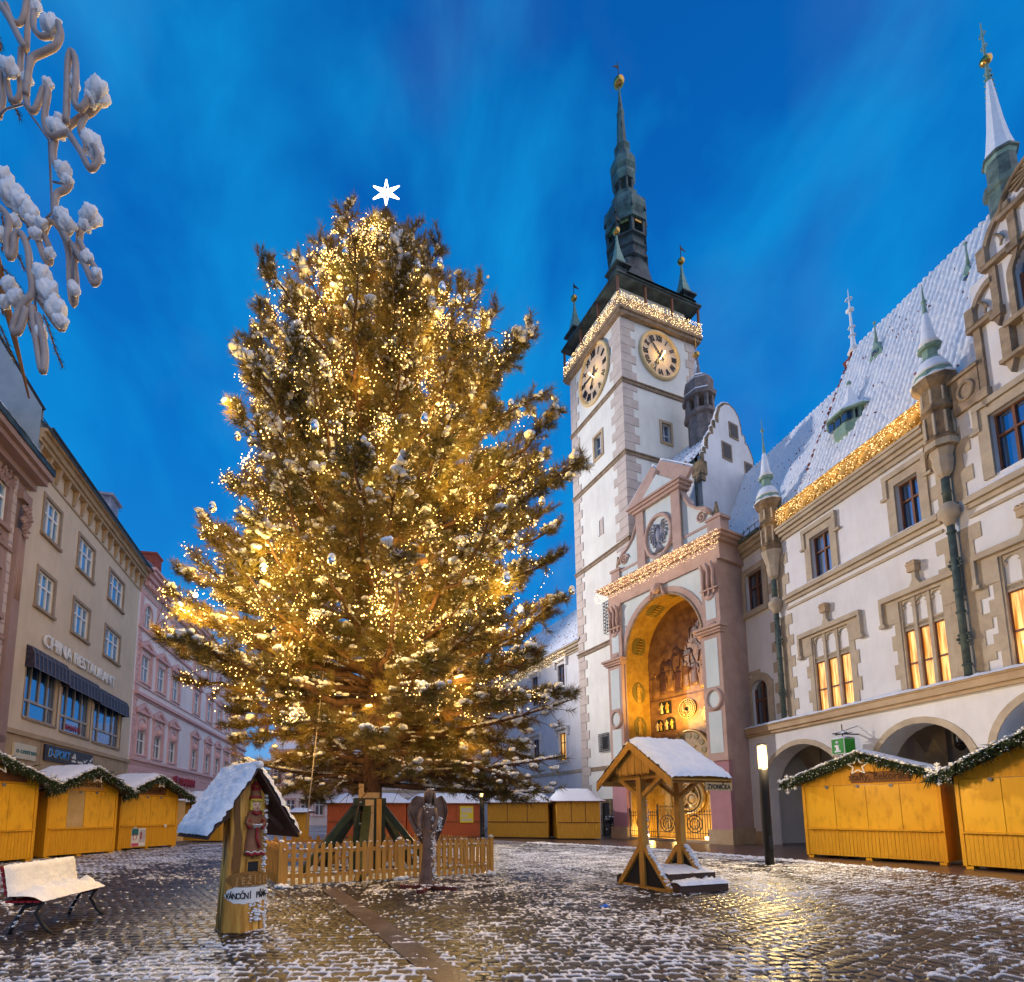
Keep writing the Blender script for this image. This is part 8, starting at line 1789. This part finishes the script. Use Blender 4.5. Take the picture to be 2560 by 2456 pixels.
for s in range(NS):                                # every string lies on real twigs: each point is caught on its nearest shoot
    P = np.array(GL[s]) - np.array([TP.x, TP.y, 0]); near = [np.argmin(((AT - p) ** 2).sum(1)) for p in P]
    GL[s] = [tuple(AT[k] + np.array([TP.x, TP.y, 0])) for k in near]
for s, (z0, r0, a0, a1) in enumerate(((4.55, .75, 3.5, 5.9), (6.9, .8, 3.2, 6.0), (5.9, .9, 3.4, 6.3))):      # slack garlands slung below the crown
    GL.append([(TP.x + prof(z0, a) * r0 * math.cos(a), TP.y + prof(z0, a) * r0 * math.sin(a), z0 - .5 * math.sin(math.pi * t) + .15 * math.sin(9 * t)) for t in np.linspace(0, 1, 40) for a in (a0 + (a1 - a0) * t,)])
for s, pts in enumerate(GL):
    r = np.random.default_rng(300 + s); st_ = thing('fairy_light_string', 'string of warm fairy lights draped down the pine tree', 'fairy lights', pts[0], 0, 'fairy light strings on the pine tree'); loc = np.array(pts[0])
    q = MB(); q.tube([np.array(p) - loc for p in pts], .006, 4); q.build('cable', 'cable', st_)
    V, F, o = [], [], 0; P = np.array(pts) - loc; dens = 5 if s < NS else 1
    for a, b in zip(P[:-1], P[1:]):
        for k in range(dens):
            j = r.normal(0, .09 if s < NS else .02, 3); c_ = a + (b - a) * r.random() + j; V.append(OCT * r.choice([.008, .010, .013, .016, .021], p=[.25, .3, .25, .15, .05]) + c_); F.append(OCF + o); o += 6
    tag(raw_mesh('bulbs', np.concatenate(V), np.concatenate(F), 'bulb', st_), kind='stuff')
# warm clusters where several strings bunch together
for k in range(64):                              # many strings light the boughs from inside the crown
    z_ = 3.6 + 14.6 * (k + .5) / 64; az = k * 2.39996; rad = prof(z_, az) * (.35 + .32 * tr_.random()); lamp('POINT', 'fairy_light_glow', tree, (rad * math.cos(az), rad * math.sin(az), z_), (60 + 150 * tr_.random()) * (.35 + .65 * min(1, (19 - z_) / 9)), (1, .56, .13), .4)
for k in range(9): lamp('POINT', 'fairy_light_glow', tree, (2.7 * math.cos(k * .7), 2.7 * math.sin(k * .7), 3.2 + .25 * (k % 3)), 75, (1, .56, .13), .4)
for (x_, y_, z_, e_) in ((-3.6, -3.3, 5.9, 260), (-1.5, -4.4, 6.4, 170), (2.6, -3.4, 9.3, 240), (.6, -3.9, 8.9, 150), (-3.2, -3.0, 11.2, 150), (3.4, -2.6, 6.6, 190), (-.6, -3.2, 14.0, 110), (1.8, -2.6, 13.2, 110), (-1.9, -2.2, 15.6, 80), (.2, -1.9, 17.6, 80), (-4.3, -.6, 8.2, 130), (4.3, -.4, 10.9, 130), (0, 0.8, 6, 120), (.5, .5, 10, 120), (0, .3, 14.5, 80), (1.0, -4.5, 5.0, 110), (.6, -1.2, 16.2, 60), (-2.6, -1.4, 12.8, 90), (2.9, -.8, 15.0, 70), (-.7, -.6, 19.0, 30)):
    lamp('POINT', 'fairy_light_cluster', tree, (x_, y_, z_), e_ * 1.6, (1, .62, .14), .5)
# glass balls
def bauble():
    t = thing('glass_ball', 'silver glass ball hanging in the lit pine tree', 'glass ball', (0, 0, 0), 0, 'silver glass balls on the pine tree')
    q = MB(); q.ball((0, 0, -.125), .088, 18, sz=1.06); q.build('ball', 'silver', t); q = MB(); q.lathe([(.03, -.04), (.03, .0), (.008, .02)], (0, 0, 0), 8); q.build('cap', 'gold', t)
    q = MB(); q.lathe([(.001, .02), (.045, .01), (.07, -.04), (.083, -.085)], (0, 0, 0), 12); q.build('snow', 'snow', t); return t
M['silver'] = rough_mat('silvered_glass', (.75, .77, .80), rough=.06, metal=1.0)
b0 = bauble(); first = True
SPOTS = []
for k in range(64):
    z = tr_.uniform(4.0, 19.6); az = R(180 + tr_.uniform(8, 172)) if k % 9 else tr_.choice([R(182), R(-4)]); rad = prof(z, az) * tr_.uniform(.76, .90); SPOTS.append((TP.x + rad * math.cos(az), TP.y + rad * math.sin(az), z))
SPOTS.append((TP.x + 5.62, TP.y - .2, 7.9))
for p in SPOTS:
    o = b0 if first else copy_tree(b0); first = False; o.location = p; s_ = tr_.uniform(.85, 1.2); o.scale = (s_,) * 3
b1 = copy_tree(b0); b1['label'] = 'dark red glass ball hanging at the left edge of the pine tree'; b1.location = (TP.x - 5.35, TP.y - 1.0, 6.25); del b1['group']
M['redball'] = rough_mat('dark_red_glass', (.22, .02, .02), rough=.1, metal=.8)
for c in b1.children:
    if c.name.startswith('ball'): c.data = c.data.copy(); c.data.materials[0] = M['redball']
# star at the top
s_ = thing('tree_star', 'glowing white six pointed star on top of the pine tree', 'star', (TP.x + .22, TP.y - .05, 20.45))
M['starglow'] = emit_mat('star_glow', (1, .86, .80), 7)
q = MB()
for k in range(6):
    a_ = R(90 + 60 * k); c, s = math.cos(a_), math.sin(a_); c2, s2 = math.cos(a_ + R(90)), math.sin(a_ + R(90)); L_ = .46
    for w_ in (-1, 1): q.tube([(0, 0, .42), (c * L_ * .35 + c2 * .055 * w_, 0, .42 + s * L_ * .35 + s2 * .055 * w_), (c * L_, 0, .42 + s * L_)], .018, 6)
q.build('light_tube', 'starglow', s_); q = MB(); q.bar((0, .02, -.6), (0, .02, .42), .03, .03); q.build('rod', 'iron', s_)
q = MB(); q.tube([(TP.x - 1.05, TP.y - .9, 6.2), (TP.x - 1.16, TP.y - 1.4, 3.2), (TP.x - 1.22, TP.y - 1.8, 1.2)], .012, 5); M['rope'] = rough_mat('pale_rope', (.45, .38, .28), rough=.8)
tag(q.build('rope', 'rope'), 'thin pale rope hanging from the pine tree left of the trunk', 'rope')
# ------------------------------------------------------------------ NEAR SNOWFLAKE DECORATION AND FIR SPRAY, upper left
NY = 3.2
FX, FZ = -2.72, 1.6
def pz(x, y):                                    # decoration is drawn in its own flat frame, in metres
    return Vector(((x / 1.88 - 1110) / 408.1 + .02, NY + .02 * math.sin(x * .05), 0))
f_, tp_, ppy_ = 1306.0, .1185, 1876.2
cp_, sp_ = math.cos(math.atan(tp_)), math.sin(math.atan(tp_))
def q3(x, y, dy=0.0):
    a, b = (x / 1.88 - 1110) / f_, (ppy_ - y / 1.88) / f_
    t = (NY + dy) / (cp_ - b * sp_); return Vector((a * t, NY + dy, 1.6 + (sp_ + b * cp_) * t))
STR = [([(0, 20), (50, 100), (95, 190), (120, 230)], 14), ([(150, -20), (132, 100), (125, 230)], 11), ([(178, -20), (158, 80), (160, 135), (195, 172), (240, 168)], 12), ([(275, 110), (285, 165), (262, 215), (210, 245), (160, 268), (140, 305), (130, 370), (122, 450)], 13), ([(128, -20), (108, 85), (82, 112), (52, 85), (28, 20)], 11), ([(100, 235), (95, 330), (95, 440), (70, 478), (42, 440), (22, 320), (8, 330), (4, 400), (14, 470), (-6, 550)], 12),
       ([(122, 450), (130, 500), (160, 522), (186, 470), (205, 420), (226, 432), (212, 520), (210, 590), (240, 640), (290, 632), (330, 622)], 12), ([(310, 580), (315, 450), (320, 290), (337, 245), (355, 290), (355, 400), (350, 480), (380, 512), (420, 460), (470, 420)], 13), ([(318, 600), (380, 552), (430, 530), (482, 470), (490, 420)], 12), ([(405, 540), (378, 600), (392, 650), (432, 715), (455, 755)], 12), ([(330, 640), (380, 715), (425, 795), (465, 745), (440, 690)], 13),
       ([(262, 640), (250, 740), (290, 825), (328, 858), (308, 892), (270, 912), (258, 960), (270, 1015), (290, 1070), (330, 1150)], 13), ([(205, 1100), (228, 1045), (262, 1052), (300, 1110), (325, 1200), (330, 1330), (345, 1432), (358, 1340), (348, 1230), (370, 1200), (375, 1100), (400, 1050), (445, 995)], 13), ([(340, 1150), (400, 1250), (440, 1335), (462, 1290), (405, 1195), (372, 1130)], 12), ([(-10, 970), (40, 1030), (33, 1150), (45, 1212), (66, 1180), (70, 1112), (100, 1100), (130, 1170), (142, 1280), (150, 1380), (100, 1440), (62, 1550), (90, 1556), (125, 1450)], 13), ([(180, 1130), (212, 1220), (236, 1232), (230, 1160), (200, 1095)], 12), ([(160, 1370), (220, 1460), (282, 1545), (302, 1500), (235, 1400), (170, 1365)], 13), ([(150, 1440), (165, 1560), (190, 1722), (206, 1740), (210, 1640), (178, 1480)], 13)]
sfl = thing('snowflake_decoration', 'big pale rope light snowflake with clinging snow, close at the upper left', 'decoration', (0, 0, 0))
M['ropelight'] = rough_mat('milky_rope_light', (.36, .29, .26), (.46, .38, .34), scale=10, rough=.45)
def smooth(P, n=4):
    o = []
    for i in range(len(P) - 1):
        p0, p1, p2, p3 = (Vector(P[max(0, i - 1)]), Vector(P[i]), Vector(P[i + 1]), Vector(P[min(len(P) - 1, i + 2)]))
        for k in range(n): t = k / n; o.append(.5 * ((2 * p1) + (-p0 + p2) * t + (2 * p0 - 5 * p1 + 4 * p2 - p3) * t * t + (-p0 + 3 * p1 - 3 * p2 + p3) * t ** 3))
    o.append(Vector(P[-1])); return o
q = MB()
for k, (P, rr_) in enumerate(STR): q.tube([q3(a, b, .05 * math.sin(k * 1.7)) for a, b in (tuple(v) for v in [(p.x, p.y) for p in smooth([(a, b, 0) for a, b in P])])], rr_ * 1.3 / 1.88 / 408, 9)
q.build('rope_light', 'ropelight', sfl)
q = MB()
for P in ([(-20, 560), (30, 512), (110, 490), (230, 660), (245, 1000), (215, 1030)], [(125, 230), (120, 490)], [(95, 190), (30, 30)], [(330, 570), (480, 470)], [(300, 560), (430, 800)], [(245, 1010), (345, 1160), (345, 1420)], [(345, 1160), (450, 1330)], [(130, 1170), (160, 1380), (200, 1730)], [(160, 1380), (290, 1530)], [(160, 1380), (70, 1540)], [(250, 855), (320, 870)], [(40, 1020), (140, 1180)], [(215, 1030), (120, 1140)]): q.tube([q3(a, b, .03) for a, b in P], .008, 6)
q.build('frame', 'lead', sfl)
SL = [(245, 125, 48, 1.2), (215, 115, 30, 1), (45, 320, 42, 1.2), (20, 300, 30, 1), (462, 430, 55, 1.2), (430, 470, 34, 1), (432, 680, 50, 1.2), (455, 730, 34, 1), (268, 605, 44, 1.1), (285, 570, 32, 1), (300, 805, 38, 1.2), (318, 850, 28, 1), (425, 1015, 48, 1.1), (400, 1060, 30, 1), (315, 1055, 42, 1), (290, 1010, 32, 1.2), (410, 1210, 30, 1.2), (455, 1285, 24, 1.2), (350, 1360, 26, 1.3), (225, 395, 26, 1.2), (128, 370, 28, 1.4), (190, 1560, 28, 1.6), (195, 1300, 46, 1.3), (225, 1370, 50, 1.2), (265, 1450, 48, 1.2), (285, 1510, 34, 1), (80, 1405, 42, 1.1), (20, 830, 40, 1.2), (55, 910, 56, 1.2), (100, 960, 50, 1.1), (140, 1000, 44, 1.2), (150, 1040, 30, 1), (70, 1040, 28, 1.2), (45, 1340, 36, 1.2), (20, 1420, 26, 1.4), (170, 1100, 30, 1), (195, 1050, 28, 1), (5, 1100, 30, 1.2), (340, 1340, 22, 1), (350, 390, 26, 1.6), (170, 30, 26, 1.6), (235, 1190, 24, 1.2)]
q = MB()
for (x, y, r_, st_) in SL:                       # crusted lumps of snow, each one closed uneven body
    c_ = q3(x, y, -.015); a_ = r_ / 1.88 / 408 * 1.02; ph = tr_.uniform(0, 6.28, 8); G_ = []
    for i in range(21):
        th = math.pi * i / 20; row = []
        for k in range(30):
            p_ = 2 * math.pi * k / 30; f = 1 + .16 * math.sin(3 * p_ + ph[0]) * math.sin(2 * th + ph[1]) + .11 * math.sin(5 * p_ + ph[2] + 2 * th) * math.sin(th) + .07 * math.sin(9 * p_ + ph[3]) * math.sin(5 * th + ph[4]) + .05 * math.sin(13 * p_ + 8 * th + ph[5]) + tr_.normal() * .022
            row.append((c_.x + a_ * f * math.sin(th) * math.cos(p_), c_.y + a_ * .9 * f * math.sin(th) * math.sin(p_), c_.z + a_ * st_ * f * math.cos(th)))
        row.append(row[0]); G_.append(row)
    q.grid(G_)
tag(q.build('snow', 'snow', sfl), kind='stuff')
fb = thing('fir_spray', 'dark fir spray on an orange brown stick behind the rope light snowflake', 'fir branch', (0, 0, 0))
M['firn'] = rough_mat('fir_needles', (.012, .03, .022), (.03, .06, .04), scale=8, rough=.5); M['stick'] = rough_mat('orange_brown_stick', (.20, .075, .012), (.34, .13, .02), scale=6, rough=.6)
q = MB(); q.tube([q3(a, b, .22) for a, b in ((-30, 1180), (0, 1300), (30, 1440), (60, 1560), (100, 1720), (136, 1872))], [.034, .032, .028, .02, .012, .006], 8)
TW = [[(10, 930), (60, 990), (130, 1060), (165, 1120)], [(-10, 1240), (40, 1290), (90, 1350), (110, 1390)], [(-10, 1130), (40, 1150), (85, 1200), (115, 1270)], [(130, 1480), (160, 1560), (170, 1590)], [(205, 1480), (235, 1560), (260, 1640), (295, 1725)], [(0, 1530), (30, 1600), (70, 1700)], [(0, 1300), (60, 1350), (100, 1390)], [(40, 470), (75, 515), (95, 560)], [(-10, 170), (4, 210), (2, 240)], [(120, 1480), (150, 1570)], [(10, 1010), (20, 1100), (10, 1180)], [(-5, 1400), (15, 1480)]]
V, F, o = [], [], 0
for P in TW:
    C_ = smooth([(a, b, 0) for a, b in P], 5); W3 = [q3(p.x, p.y, .22) for p in C_]; q.tube(W3, .005, 5)
    for a, b in zip(W3[:-1], W3[1:]):
        n = max(6, int((b - a).length / .0022)); tg = (b - a).normalized()
        for k in range(n):
            p = a + (b - a) * tr_.random(); an = tr_.uniform(0, 6.28); u = tg.orthogonal().normalized(); w_ = tg.cross(u); d = (u * math.cos(an) + w_ * math.sin(an)) * .8 + tg * tr_.uniform(.35, .8); d.normalize(); sd_ = d.cross(tg).normalized() * .0014; e = p + d * tr_.uniform(.032, .052); V += [p - sd_, p + sd_, e]; F.append([o, o + 1, o + 2]); o += 3
q.build('stick', 'stick', fb); tag(raw_mesh('needles', np.array([tuple(v) for v in V]), np.array(F), 'firn', fb), kind='stuff')
q = MB(); q.lathe([(.06, 0), (.055, 6)], (-4.3, 3.5, 0), 14); q.bar((-4.3, 3.5, 4.0), (-3.3, 3.3, 4.2), .03, .03)
tag(q.build('banner_pole', 'iron'), 'dark pole just outside the left edge carrying the snowflake decoration', 'pole')
